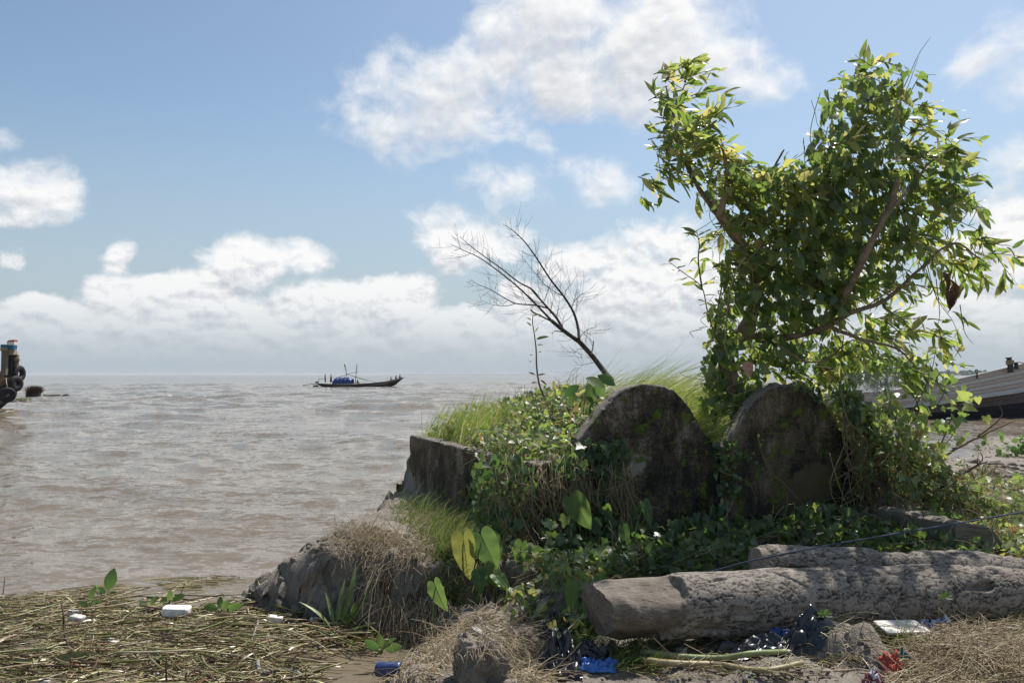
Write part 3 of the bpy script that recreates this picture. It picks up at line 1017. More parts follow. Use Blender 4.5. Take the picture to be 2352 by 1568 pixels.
def log_mesh(p0, p1, rad, n, sides, seed, bare_to, plate=.006, bend=None):
    p0 = np.array(p0); p1 = np.array(p1)
    T = nrm(p1 - p0); L = np.linalg.norm(p1 - p0)
    U = nrm(np.cross(T, [0, 0, 1.0])); W = np.cross(U, T)
    s = np.linspace(0, 1, n)
    a = np.arange(sides) * 2 * np.pi / sides
    S, Aa = np.meshgrid(s, a, indexing='ij')
    r = np.interp(S, np.linspace(0, 1, len(rad)), rad)
    C = np.stack([np.cos(Aa) * r, np.sin(Aa) * r, S * L], -1)
    # plates: stretched cells with deep cracks between them
    Q = np.stack([np.cos(Aa) * r * 46, np.sin(Aa) * r * 46, S * L * 14], -1)
    Q = Q + 0.9 * np.stack([fbm(Q * .6, 2, seed), fbm(Q * .6 + 7, 2, seed + 1), fbm(Q * .6 + 13, 2, seed + 2)], -1)
    ridge = 1 - np.abs(fbm(Q, 3, seed + 4)) * 2.6
    ridge2 = 1 - np.abs(fbm(Q * 2.3, 2, seed + 6)) * 2.2
    crack = np.clip(ridge, 0, 1) ** 4 * .75 + np.clip(ridge2, 0, 1) ** 4 * .35
    relief = np.clip(1 - crack, 0, 1)
    edge = S * L - bare_to - .05 * fbm(C * 14, 3, seed + 9) - 0.10 * np.sin(Aa * 1 + .6)
    bare = sst(-edge, -.01, .03)
    bare = np.maximum(bare, .8 * sst(fbm(C * np.array([5.5, 5.5, 2.4]) + 3.3, 4, seed + 61, .6), .20, .42))      # patches where the bark has come off
    low = .022 * fbm(C * 2.4, 3, seed + 11)
    if bare_to > 0:                                # axe cuts at the hewn end
        cut = .02 * np.sin(Aa * 3 + 1.2 + 3 * S) + .012 * fbm(C * 7, 2, seed + 17)
    else:
        cut = 0
    rad_off = low + (1 - bare) * (plate * (relief - .5) + .006) + bare * (cut - .022)
    rr_ = r + rad_off
    if bare_to > 0: rr_ = rr_ * (1 - .10 * sst(S * L, .12, 0.0))
    off = np.zeros((n, 3)) if bend is None else np.array([bend(x) for x in s])
    V = p0 + T * (S * L)[..., None] + off[:, None] + U * (np.cos(Aa) * rr_)[..., None] + W * (np.sin(Aa) * rr_)[..., None]
    if bare_to > 0:                                # slanting, chopped end
        end = sst(S * L, .30, 0)
        V = V + T * (end * (.05 * np.sin(Aa + 2.2) + .025 * fbm(np.stack([np.cos(Aa) * 3, np.sin(Aa) * 3, 0 * Aa], -1), 2, seed + 20)))[..., None]
    i = np.arange(n - 1)[:, None] * sides + np.arange(sides)[None]
    j = np.arange(n - 1)[:, None] * sides + (np.arange(sides)[None] + 1) % sides
    Fq = np.stack([i, j, j + sides, i + sides], -1).reshape(-1, 4)
    allV = [V.reshape(-1, 3)]; allF = [Fq]; nb = n * sides
    att = [bare.ravel()]; re = [relief.ravel()]
    # end faces
    for k_end, flip in ((0, True), (n - 1, False)):
        ring = V[k_end]; c = ring.mean(0)
        rings = []
        for q_ in (.98, .9, .75, .55, .35, .15, .02):
            p_ = c + (ring - c) * q_
            p_ = p_ + T * (0.02 * fbm(p_ * 11, 3, seed + 30) * (1 if k_end == 0 else -1) - (0.035 * (1 - q_) if k_end == 0 else -.01 * (1 - q_)))[..., None]
            rings.append(p_)
        rv = np.concatenate([ring[None], np.array(rings)])
        m = len(rv)
        ii = np.arange(m - 1)[:, None] * sides + np.arange(sides)[None]
        jj = np.arange(m - 1)[:, None] * sides + (np.arange(sides)[None] + 1) % sides
        f = np.stack([ii, jj, jj + sides, ii + sides], -1).reshape(-1, 4)
        allV.append(rv.reshape(-1, 3)); allF.append((f[:, ::-1] if flip else f) + nb)
        nb += m * sides
        att.append(np.ones(m * sides)); re.append(np.full(m * sides, .5))
    mbx = MB()
    mbx.V = [np.concatenate(allV)]; mbx.Fs = allF; mbx.n = nb
    return mbx, np.concatenate(att), np.concatenate(re)


def log_obj(name, args, parent=None):
    mbx, att, re = log_mesh(*args[0], **args[1])
    o = mbx.build(name, LOGM, parent)
    a1 = o.data.attributes.new('bare', 'FLOAT', 'POINT'); a1.data.foreach_set('value', att.astype(np.float32))
    a2 = o.data.attributes.new('relief', 'FLOAT', 'POINT'); a2.data.foreach_set('value', re.astype(np.float32))
    return o


la = at(1376, 1402, 5.02); lb = at(2500, 1352, 5.95)
LOGA, LOGB = la, lb
lg = thing('fallen_log', (1.6, 5.2, 0), 'long grey forked log with hewn end lying in front of the tombs', 'log')
log_obj('trunk', ((la, lb, [.195, .205, .215, .215, .205, .19], 780, 176, 71, .42), {}), lg)
fa_ = at(1737, 1284, 5.50); fb_ = at(2330, 1322, 5.85)
log_obj('fork', ((fa_, fb_, [.103, .112, .12, .14, .14], 470, 104, 83, 0.0), {}), lg)

# sawn log block on the right
def chunk(c, size, seed, n=10, amp=.12, power=4.0, rot=0.0, facet=0.0, tilt=(0, 0)):
    """irregular lump: superellipsoid with noise"""
    th = np.linspace(0, 2 * np.pi, 2 * n, endpoint=False); ph = np.linspace(-np.pi / 2, np.pi / 2, n + 1)
    T_, P_ = np.meshgrid(th, ph)
    sp = lambda v: np.sign(v) * np.abs(v) ** (2 / power)
    V = np.stack([sp(np.cos(P_)) * sp(np.cos(T_)), sp(np.cos(P_)) * sp(np.sin(T_)), sp(np.sin(P_))], -1).reshape(-1, 3)
    V = V * (1 + amp * fbm(V * 1.6 + seed, 3, seed)[:, None] * 1.0 + amp * .5 * fbm(V * 5 + seed, 2, seed + 1)[:, None])
    V = V * np.array(size) / 2
    V = np.array([Matrix.Rotation(rot, 3, 'Z') @ Matrix.Rotation(tilt[0], 3, 'X') @ Matrix.Rotation(tilt[1], 3, 'Y') @ Vector(v) for v in V])
    m = 2 * n
    i = np.arange(n)[:, None] * m + np.arange(m)[None]; j = np.arange(n)[:, None] * m + (np.arange(m)[None] + 1) % m
    return V + np.array(c), np.stack([i, j, j + m, i + m], -1).reshape(-1, 4)


OLDWOOD = make_bark('weathered_timber', (.06, .05, .04), (.28, .25, .20), (.5, 5, 5), 0.15)
p = on_ground(2245, 1285)
s_ = thing('timber_block', p, 'squared dark timber block half buried in creepers behind the log', 'timber')
# cut face towards the camera: a house-shaped end, the beam runs back
prof = np.array([(-.20, 0), (.22, 0), (.23, .17), (.13, .32), (-.1, .36), (-.18, .34)])
nn = 26
rows = []
for k in range(nn):
    q_ = k / (nn - 1)
    w = np.array([(x - .22 * q_, p[1] + 1.0 * q_, z * (1 - .05 * q_)) for x, z in prof])
    dens_pts = []
    for a in range(len(w)):
        for f in np.linspace(0, 1, 8, endpoint=False):
            dens_pts.append(w[a] * (1 - f) + w[(a + 1) % len(w)] * f)
    rows.append(dens_pts)
rows = np.array(rows); rows[..., 0] += p[0]; rows[..., 2] += p[2] - .05
rows = rows + .012 * fbm(rows * 12, 3, 5)[..., None]
m_ = rows.shape[1]
i = np.arange(nn - 1)[:, None] * m_ + np.arange(m_)[None]; j = np.arange(nn - 1)[:, None] * m_ + (np.arange(m_)[None] + 1) % m_
fq = np.stack([i, i + m_, j + m_, j], -1).reshape(-1, 4)
mb = MB().add(rows.reshape(-1, 3), fq[:, ::-1])
cap0 = np.concatenate([rows[0], rows[0].mean(0)[None] + np.array([[0, -.01, 0]])])
mb.add(cap0, np.array([(k, (k + 1) % m_, m_) for k in range(m_)]))
mb.build('beam', OLDWOOD, s_)
c_ = on_ground(2175, 1270)
mb = MB().add(*chunk((c_[0], c_[1] + .35, c_[2] + .1), (.42, .4, .40), 7, 12, .12, 3.5)); mb.build('mossy_end', make_bark('mossy_timber', (.05, .05, .03), (.2, .2, .12), (1, 1, 1), .8), s_)

# ------------------------------------------------------------------ the living tree
TD = 8.1
tb = at(1690, 915, 8.65)
tree = thing('leafy_tree', (tb[0], tb[1], 1.0), 'wind-blown leafy tree with a crooked pale trunk behind the tomb slabs', 'tree')


def tdepth(px, py):
    """distance of the tree at a height: base behind the slabs, crown leaning forward"""
    base = 8.65 + .45 * float(sst(px, 1740, 1900)) * float(sst(py, 720, 840))
    return base - .85 * min(1.0, max(0.0, (880 - py) / 560))


def pth(pts, d, sh=None):
    out = []
    for i, (x, y) in enumerate(pts):
        di = d[i] if isinstance(d, (list, tuple)) else d
        out.append(at(x, y, di + sh if sh is not None else di - 8.9 + tdepth(x, y)))
    return out


def limb(name, pts, d, r0, r1, mat, parent, wob=.012, n=40, sides=14, seed=0):
    return MB().add(*tube(pth(pts, d), r0, r1, n, sides, wob, seed)).build(name, mat, parent)


limb('trunk', [(1700, 960), (1690, 900), (1673, 850), (1670, 815), (1688, 782), (1712, 755), (1728, 715), (1738, 670), (1730, 610)], 8.9, .105, .06, BARK, tree, .02, 60, 18)
limb('branch', [(1734, 640), (1728, 590), (1690, 545), (1660, 505), (1650, 490)], 8.9, .055, .04, BARK, tree, .01, 30, 12, 1)
limb('branch', [(1652, 496), (1664, 455), (1671, 420), (1668, 380), (1658, 330)], 8.7, .036, .014, PEELED, tree, .006, 24, 10, 2)
limb('branch', [(1655, 492), (1690, 535), (1712, 565)], 8.72, .034, .028, PEELED, tree, .008, 16, 10, 3)
limb('branch', [(1700, 774), (1745, 771), (1800, 776), (1850, 766), (1900, 748), (1950, 720)], [8.9, 8.8, 8.7, 8.6, 8.5, 8.5], .042, .026, BARK, tree, .008, 30, 12, 4)
limb('branch', [(1880, 760), (1930, 695), (1952, 655), (1985, 590), (2030, 500), (2050, 455), (2062, 410)], [8.8, 8.5, 8.4, 8.3, 8.3, 8.3, 8.3], .045, .022, BARK, tree, .01, 36, 12, 5)
limb('branch', [(1735, 680), (1790, 560), (1880, 430), (1960, 300), (2005, 180)], [8.9, 9.0, 9.1, 9.1, 9.0], .05, .012, BARK, tree, .015, 40, 12, 6)
limb('branch', [(1650, 495), (1610, 440), (1570, 360), (1545, 260), (1530, 200)], [8.9, 8.9, 9.0, 9.0, 9.0], .030, .008, BARK, tree, .012, 36, 10, 7)
limb('branch', [(1690, 545), (1740, 470), (1770, 400), (1800, 345)], [8.9, 9.1, 9.1, 9.2], .026, .008, BARK, tree, .012, 30, 10, 8)
limb('branch', [(1950, 720), (2030, 690), (2110, 620), (2190, 560), (2260, 600)], [8.5, 8.5, 8.5, 8.5, 8.4], .024, .006, BARK, tree, .012, 36, 10, 9)
limb('branch', [(2030, 500), (2090, 430), (2140, 370), (2190, 340)], [8.3, 8.5, 8.6, 8.7], .02, .006, BARK, tree, .01, 30, 10, 10)
limb('branch', [(1900, 748), (1980, 780), (2060, 800), (2110, 850)], [8.5, 8.3, 8.2, 8.2], .022, .006, BARK, tree, .01, 30, 10, 11)
limb('branch', [(1560, 465), (1500, 430), (1480, 415), (1476, 440)], [8.9, 8.9, 8.9, 8.9], .008, .004, TWIG, tree, .004, 20, 6, 12)

# crown: (px, py, rx, ry, leaves, wind tilt)  on the frame; twigs carry the leaves
CROWN = [
    (1548, 205, 55, 45, 150, .35), (1580, 270, 75, 50, 200, .2), (1640, 280, 40, 30, 70, .1), (1560, 340, 60, 45, 170, 0), (1620, 370, 70, 40, 170, .1), (1530, 400, 35, 25, 50, -.1),
    (1482, 400, 14, 35, 14, -.8), (1485, 450, 14, 15, 14, -1.0), (1700, 385, 60, 30, 80, .05), (1760, 392, 50, 26, 50, .1), (1800, 395, 30, 18, 22, .1), (1650, 430, 60, 45, 120, .05),
    (1740, 420, 70, 50, 160, .1), (1800, 440, 60, 50, 120, .1), (1690, 500, 60, 50, 120, 0), (1760, 520, 70, 60, 170, 0), (1640, 530, 25, 50, 60, -.1), (1680, 600, 45, 50, 90, -.2),
    (2010, 160, 55, 30, 90, .3), (1965, 205, 40, 35, 70, .2), (2040, 220, 55, 40, 90, .2), (1980, 290, 60, 45, 80, .1), (2070, 300, 60, 45, 100, .1), (2130, 340, 55, 35, 100, .1), (2190, 350, 35, 22, 45, .1),
    (1900, 370, 55, 45, 60, .1), (2050, 380, 80, 55, 110, 0), (2150, 410, 60, 50, 120, -.1), (1860, 460, 70, 60, 80, 0), (1960, 460, 80, 60, 90, -.1), (2100, 480, 70, 50, 120, -.2), (2180, 470, 45, 40, 80, -.3),
    (1850, 580, 80, 60, 90, -.1), (1950, 560, 70, 60, 90, -.1), (2040, 560, 60, 50, 100, -.2), (2130, 540, 60, 45, 110, -.3), (2200, 560, 60, 35, 110, -.4), (2255, 610, 35, 30, 50, -.6), (2290, 640, 18, 16, 14, -.6),
    (2190, 620, 60, 35, 90, -.6), (1830, 680, 70, 60, 100, -.3), (1920, 690, 60, 55, 110, -.3), (2010, 660, 60, 50, 110, -.3), (2080, 640, 45, 40, 60, -.3),
    (1960, 790, 80, 45, 150, -.2), (2040, 750, 70, 50, 150, -.3), (2070, 830, 60, 45, 120, -.4), (2130, 790, 40, 40, 50, -.5), (1880, 830, 60, 35, 80, -.2), (2010, 850, 50, 30, 80, -.4),
    (2205, 745, 14, 30, 12, -.9), (2215, 770, 10, 22, 8, -.9), (1770, 800, 50, 45, 60, 0), (1700, 650, 40, 50, 60, 0), (1800, 860, 60, 25, 60, -.2), (1900, 860, 60, 25, 70, -.3), (2140, 840, 40, 40, 40, -.4), (1660, 700, 25, 60, 50, -.1), (1650, 820, 25, 50, 50, .1),
]
LT = [leaf_lance(.30, .12, .14, 0.01), leaf_lance(.36, .08, .28, 0.015), leaf_lance(.27, .16, .05, .012), leaf_lance(.33, .28, .45, .03), leaf_lance(.24, .05, -.15, .02), leaf_lance(.40, .2, .2, .035)]


def twigs(crown, d0, dr, rng, leaf_l=(.115, .225), wind=np.array([.75, .1, 0]), per=8, tlen=(.18, .42)):
    """bent twigs in the crown with alternating leaves: returns twig paths and leaf pos/tip/normal/size"""
    TP, LP, LD, LN, LS = [], [], [], [], []
    for (px, py, rx, ry, n, tilt) in crown:
        d0 = tdepth(px, py)
        c = at(px, py, d0)
        sx, sz = rx / F * d0, ry / F * d0
        sy = dr * min(1.0, .45 + (rx + ry) / 160)
        for k in range(max(1, round(n * .85 / per))):
            v = rng.normal(size=3); v = v / np.linalg.norm(v) * rng.uniform(.15, 1) ** .5
            b = c + v * np.array([sx, sy, sz]) * .85
            L = rng.uniform(*tlen) * min(1, .35 + rx / 70)
            d = nrm(wind + np.array([0, 0, tilt]) + v * np.array([.6, .6, .5]) + rng.normal(size=3) * .45)
            t = np.linspace(0, 1, 6)[:, None]
            path = b + d * L * (t - .45) + np.array([0, 0, -1.0]) * (.12 * L * t ** 2) + rng.normal(size=3) * .03 * t * (1 - t)
            TP.append(path)
            m = max(3, int(per * rng.uniform(.7, 1.3)))
            side = nrm(np.cross(d, rng.normal(size=3)))
            for q_ in range(m):
                f = (q_ + .6) / m
                pos = path[0] + (path[-1] - path[0]) * f + np.array([0, 0, -.12 * L * f * f + .05 * L * f])
                sg = 1 if q_ % 2 else -1
                tip = nrm(d * .75 + side * sg * rng.uniform(.5, .95) + wind * .35 + np.array([0, 0, tilt * .4 - .15]) + rng.normal(size=3) * .25)
                nor = nrm(np.array([0, -.25, .8]) + rng.normal(size=3) * .6)
                LP.append(pos); LD.append(tip); LN.append(nor)
                LS.append((rng.uniform(*leaf_l) if rng.uniform() < .72 else rng.uniform(.06, .12)) * (1 - .45 * max(0, f - .75) / .25 * rng.uniform(.4, 1)))
    return np.array(TP), np.array(LP), np.array(LD), np.array(LN), np.array(LS)


def facing(LP, LN, LD):
    """rough apparent size of leaves from the camera"""
    v = nrm(LP - np.array([0, 0, EYE]))
    y = nrm(LD); z = nrm(LN - (LN * y).sum(-1, keepdims=True) * y)
    return np.abs((v * z).sum(-1)) + .25


def leaves_out(parent, LP, LD, LN, LS, templates, mat, nbig=300, stuff_name='foliage', front=None, stuff_mat=None):
    """the leaves that show largest become parts of their own, the rest one part"""
    N = len(LP)
    which = np.random.default_rng(N).integers(0, len(templates), N)
    score = LS * facing(LP, LN, LD) / np.linalg.norm(LP - np.array([0, 0, EYE]), axis=1) * 8
    depth = (LP[:, 1] - np.median(LP[:, 1]))
    score = score - .25 * np.clip(depth, -1, 1) * score.mean() * 2
    if front is not None: score = score * front
    order = np.argsort(-score)
    big = set(order[:nbig].tolist())
    meshes = []
    for (tv, tf) in templates:
        meshes.append(MB().add(tv, tf).mesh('leaf', mat))
    base = Vector(parent.location)
    for i in order[:nbig]:
        y = nrm(LD[i]); z = nrm(LN[i] - (LN[i] @ y) * y); x = np.cross(y, z)
        o = bpy.data.objects.new('leaf', meshes[which[i]])
        M = Matrix(((x[0], y[0], z[0], LP[i][0] - base.x), (x[1], y[1], z[1], LP[i][1] - base.y), (x[2], y[2], z[2], LP[i][2] - base.z), (0, 0, 0, 1)))
        COL.objects.link(o)
        o.parent = parent
        o.matrix_local = M @ Matrix.Scale(float(LS[i]), 4)
    rest = np.array([i for i in range(N) if i not in big], dtype=int)
    if len(rest):
        mbx = MB()
        for k, (tv, tf) in enumerate(templates):
            sel = rest[which[rest] == k]
            if len(sel): mbx.add(*instances(tv, tf, LP[sel], LD[sel], LN[sel], LS[sel]))
        o = mbx.build(stuff_name, stuff_mat or mat, parent)
        o['kind'] = 'stuff'


rng = np.random.default_rng(21)
TP, LP, LD, LN, LS = twigs(CROWN, TD, .75, rng)
mb = MB().add(*strands(TP, np.linspace(.0055, .002, 6)[None] * np.ones((len(TP), 1)), 4))
o = mb.build('twigs', TWIG, tree); o['kind'] = 'stuff'
leaves_out(tree, LP, LD, LN, LS, LT, GLOSS)

# the small side shoot at the left of the trunk
SHOOT = thing('side_shoot', at(1700, 850, 7.9), 'thin dark-stemmed shoot with glossy leaves left of the tree trunk', 'shoot')
sp1 = smooth_path(pth([(1705, 850), (1672, 815), (1645, 775), (1625, 715), (1612, 660), (1575, 630), (1535, 600)], 8.7), 26)
sp2 = smooth_path(pth([(1612, 660), (1604, 600), (1606, 560), (1600, 530)], 8.7), 16)
sp3 = smooth_path(pth([(1640, 770), (1650, 700), (1660, 640), (1655, 600)], 8.75), 16)
mb = MB()
lp, ld, ln, ls = [], [], [], []
for sp in (sp1, sp2, sp3):
    mb.add(*strands(sp, np.linspace(.011, .003, len(sp)), 6))
    T_ = nrm(np.gradient(sp, axis=0))
    for k in range(len(sp) // 3 if sp is sp1 else 2, len(sp)):
        sg = 1 if k % 2 else -1
        lp.append(sp[k]); ld.append(nrm(T_[k] * .5 + np.array([sg * .6 + .3, 0, -.35 * rng.uniform(0, 1.6)]) + rng.normal(size=3) * .2))
        ln.append(np.array([0.1, -.5, .7]) + rng.normal(size=3) * .4); ls.append(rng.uniform(.10, .19))
mb.build('stem', TWIG, SHOOT)
leaves_out(SHOOT, np.array(lp), np.array(ld), np.array(ln), np.array(ls), LT, GLOSS, 300)

# climbing vine over the tree
VINE_B = [
    (1900, 330, 45, 50, 90), (1960, 240, 60, 60, 150), (2030, 190, 45, 40, 60), (2080, 250, 45, 60, 100), (1990, 340, 80, 60, 220), (1880, 410, 60, 60, 190), (1950, 430, 90, 70, 300), (2050, 410, 80, 70, 180),
    (2120, 400, 55, 60, 120), (1830, 500, 70, 60, 200), (1920, 520, 90, 70, 330), (2010, 520, 70, 70, 200), (1800, 590, 70, 60, 220), (1890, 610, 90, 70, 330), (1980, 610, 70, 60, 170), (1790, 680, 60, 60, 200),
    (1870, 700, 80, 60, 260), (1740, 570, 60, 70, 160), (1700, 640, 45, 70, 150), (1720, 460, 80, 60, 140), (1660, 410, 70, 50, 90), (1780, 430, 60, 45, 120), (1690, 720, 40, 60, 90), (1650, 740, 30, 70, 70),
    (2140, 480, 50, 60, 90), (2160, 420, 40, 60, 70), (1850, 780, 80, 50, 260), (1770, 800, 60, 50, 200), (1640, 860, 30, 60, 130), (1665, 780, 25, 50, 100), (1740, 720, 40, 50, 110), (1720, 900, 40, 30, 120), (1640, 930, 40, 25, 110), (1960, 830, 90, 50, 170), (1800, 830, 50, 25, 70), (1720, 850, 30, 40, 60), (1650, 830, 25, 60, 60),
    (1690, 920, 45, 30, 90), (2040, 840, 50, 40, 60), (1930, 850, 60, 25, 70), (1760, 760, 30, 50, 60),
]
vine = thing('climbing_vine', (tb[0], tb[1] - .1, 1.0), 'dark heart-leaved climbing vine smothering the middle of the tree', 'vine')
LP, LD, LN, LS = [], [], [], []
for (px, py, rx, ry, n) in VINE_B:
    n = int(n * (.55 if 1770 < px < 2040 and py < 760 else .36))
    c = at(px, py, tdepth(px, py) - .05)
    sx, sz, sy = rx / F * TD, ry / F * TD, (.55 if py < 760 else .32)
    v = nrm(rng.normal(size=(n, 3))) * rng.uniform(.55, 1.08, (n, 1))
    LP.append(c + v * np.array([sx, sy, sz]))
    LD.append(nrm(np.array([.3, -.15, -.8]) + rng.normal(size=(n, 3)) * .45))
    LN.append(nrm(v * .8 + np.array([0, -.45, .35]) + rng.normal(size=(n, 3)) * .35))
    LS.append(rng.uniform(.06, .135, n))
LP, LD, LN, LS = map(np.concatenate, (LP, LD, LN, LS))
HT = [leaf_outline(HEART, .18, .15), leaf_outline(IVY, .12, .25), leaf_outline(HEART, .05, .3)]
leaves_out(vine, LP, LD, LN, LS, HT, VINEL)
# its stems: hanging cords and loops
SP = []
for k in range(230):
    b_ = VINE_B[rng.integers(len(VINE_B))]
    x0 = b_[0] + rng.normal() * b_[2] * .7; y0 = b_[1] - b_[3] * rng.uniform(0, 1)
    d_ = 8.9 + rng.uniform(-.5, .4)
    L = rng.uniform(40, 190) * (1 if y0 < 640 else .45)
    pts = [(x0, y0), (x0 + rng.normal() * 15, y0 + L * .35), (x0 + rng.normal() * 22, y0 + L * .7), (x0 + rng.normal() * 25, y0 + L)]
    SP.append(smooth_path(pth(pts, d_), 12))
SP = np.array(SP)
o = MB().add(*strands(SP, np.full(SP.shape[:2], .0035), 4)).build('stems', STEMM, vine); o['kind'] = 'stuff'
for pts, d_, r in (([(1712, 590), (1690, 625), (1672, 690), (1668, 760), (1665, 800), (1680, 815), (1715, 812)], 8.4, .009),
                   ([(1720, 600), (1680, 660), (1672, 720), (1655, 790)], 8.45, .006),
                   ([(1790, 795), (1850, 830), (1900, 825), (1935, 795), (1960, 780)], 8.3, .011),
                   ([(1975, 715), (2010, 690), (2060, 660), (2100, 655), (2160, 662)], 8.2, .007),
                   ([(1800, 905), (1840, 885), (1890, 855), (1915, 845)], 8.3, .009)):
    MB().add(*tube(pth(pts, d_), r, r * .6, 30, 7, .004)).build('stem', STEMM, vine)
# bare shoots reaching out of the top and thin hanging runners
RUN = []
for pts in ([(2070, 215), (2090, 170), (2110, 125), (2138, 85)], [(2095, 205), (2115, 175), (2150, 172)], [(1905, 275), (1902, 240), (1905, 232)], [(2170, 470), (2200, 452), (2240, 482)],
            [(2120, 570), (2150, 680), (2190, 740), (2205, 790)], [(2150, 640), (2158, 720), (2150, 760)], [(2110, 600), (2160, 690), (2180, 720)], [(2205, 700), (2215, 760), (2235, 790)], [(2060, 250), (2085, 200), (2110, 130)]):
    RUN.append(smooth_path(pth(pts, 8.8), 12))
RUN = np.array(RUN)
o = MB().add(*strands(RUN, np.linspace(.005, .002, 12)[None] * np.ones((len(RUN), 1)), 5)).build('runners', STEMM, vine); o['kind'] = 'stuff'
# dead brown leaves caught on the right
dead = thing('dead_leaf_cluster', at(2180, 660, 7.6), 'cluster of withered brown leaves hanging at the right of the tree', 'dead leaves')
for (px, py, s, dx) in ((2165, 625, .26, .3), (2180, 640, .28, .5), (2195, 650, .26, .2), (2175, 665, .24, .1), (2185, 615, .22, .6), (2190, 680, .2, -.1)):
    TVx, TFx = leaf_lance(.5, .25, .35, .03)
    V_, F_ = instances(TVx, TFx, at(px, py, 7.6)[None], np.array([[dx + rng.normal() * .3, -.1, -.9]]), np.array([[.3, -.8, .2]]) + rng.normal(size=(1, 3)) * .6, np.array([s * .8]))
    MB().add(V_, F_).build('leaf', BROWNL, dead)
p = at(1707, 832, 7.75)
dl = MB().add(*instances(*leaf_lance(.8, .3, .5, .03), p[None], np.array([[.4, -.2, -.6]]), np.array([[.1, -.9, .3]]), np.array([.15])))
tag(origin_to(dl.build('dry_leaf', plain('pinkish_leaf', (.42, .24, .17), .7)), p), 'curled pinkish dry leaf caught beside the crooked trunk', 'dead leaf')

# ------------------------------------------------------------------ dead leaning tree
DDD = 11.0
dt = thing('bare_tree', (*at(1400, 880, DDD)[:2], 1.0), 'leafless dark dead tree leaning left over the river', 'tree')
zx = lambda x, y: (((1700 + x / 2.091) * .5742), ((850 + y / 2.091) * .5742))
rngd = np.random.default_rng(5)
MAINS = [
    ('trunk', [(1560, 1400), (1500, 1330), (1400, 1200), (1300, 1090), (1260, 1060), (1150, 980), (1060, 905)], .042, .026),
    ('branch', [(1290, 1080), (1280, 960), (1240, 830), (1160, 700), (1050, 560), (920, 360), (820, 230), (720, 140), (645, 95)], .022, .003),
    ('branch', [(1150, 970), (1100, 880), (1020, 790), (960, 720), (890, 640), (780, 580), (640, 470), (500, 370), (380, 280), (290, 200)], .020, .003),
    ('branch', [(1060, 905), (960, 800), (850, 690), (740, 590), (600, 480), (450, 375), (330, 320), (215, 265)], .017, .003),
    ('branch', [(1030, 800), (920, 775), (760, 760), (640, 700), (540, 640), (440, 600), (385, 560)], .012, .002),
    ('branch', [(1080, 920), (980, 870), (900, 830), (885, 810)], .012, .010),
    ('branch', [(1020, 790), (940, 700), (880, 630)], .014, .011),
    ('branch', [(1390, 1190), (1405, 1120), (1410, 1075)], .010, .008),
    ('branch', [(1160, 1000), (1120, 993), (1085, 990)], .008, .007),
    ('branch', [(760, 760), (680, 780), (560, 770), (460, 730)], .006, .0015),
    ('branch', [(1160, 700), (1080, 660), (990, 590), (900, 480), (780, 330)], .007, .0015),
    ('branch', [(1290, 1060), (1320, 1010), (1380, 970), (1440, 960)], .007, .0015),
    ('branch', [(1170, 710), (1180, 650), (1230, 590), (1290, 490)], .006, .0012),
    ('branch', [(1230, 790), (1250, 740), (1300, 690), (1350, 660)], .006, .0012),
    ('branch', [(1000, 740), (1030, 650), (1060, 560), (1060, 480)], .005, .001),
    ('branch', [(1150, 950), (1160, 880), (1190, 830)], .005, .001),
    ('branch', [(1100, 870), (1120, 780), (1125, 700)], .005, .001),
    ('branch', [(1350, 1150), (1290, 1140), (1240, 1190)], .005, .001),
    ('branch', [(1430, 1250), (1330, 1270), (1240, 1280)], .004, .001),
]
TW = []
for name, pts, r0, r1 in MAINS:
    P_ = smooth_path([at(*zx(*q_), DDD + (0.25 * math.sin(i_ * .7) if i_ else 0)) for i_, q_ in enumerate(pts)], 30)
    MB().add(*strands(P_, np.linspace(r0, r1, 30), 8)).build(name, DEADBARK, dt)
    T_ = nrm(np.gradient(P_, axis=0))
    L = np.linalg.norm(np.diff(P_, axis=0), axis=1).sum()
    n = int(L * (14 if name == 'branch' else 6))
    for k in range(n):
        f = rngd.uniform(.12, 1)
        i_ = min(29, int(f * 29))
        side = nrm(np.cross(T_[i_], np.array([0, 1.0, 0])))
        sg = rngd.choice([-1, 1])
        d = nrm(T_[i_] * rngd.uniform(.3, 1.0) + side * sg * rngd.uniform(.5, 1) + np.array([0, rngd.normal() * .6, .15]))
        l = rngd.uniform(.12, .55) * (1.1 - .5 * f)
        t = np.linspace(0, 1, 6)[:, None]
        c_ = nrm(np.array([-.3, 0, .9]))
        path = P_[i_] + d * l * t + c_ * (l * .22 * t ** 2) + rngd.normal(size=3) * .05 * t * t
        TW.append(path)
        for _ in range(2):
            if rngd.uniform() < .65:
                j_ = rngd.integers(1, 4)
                d2 = nrm(d + rngd.normal(size=3) * .55 + np.array([0, 0, .2]))
                TW.append(path[j_] + d2 * l * rngd.uniform(.25, .6) * t + c_ * (l * .12 * t ** 2))
TW = np.array(TW)
o = MB().add(*strands(TW, np.linspace(.0022, .0012, 6)[None] * np.ones((len(TW), 1)), 3)).build('twigs', DEADBARK, dt); o['kind'] = 'stuff'

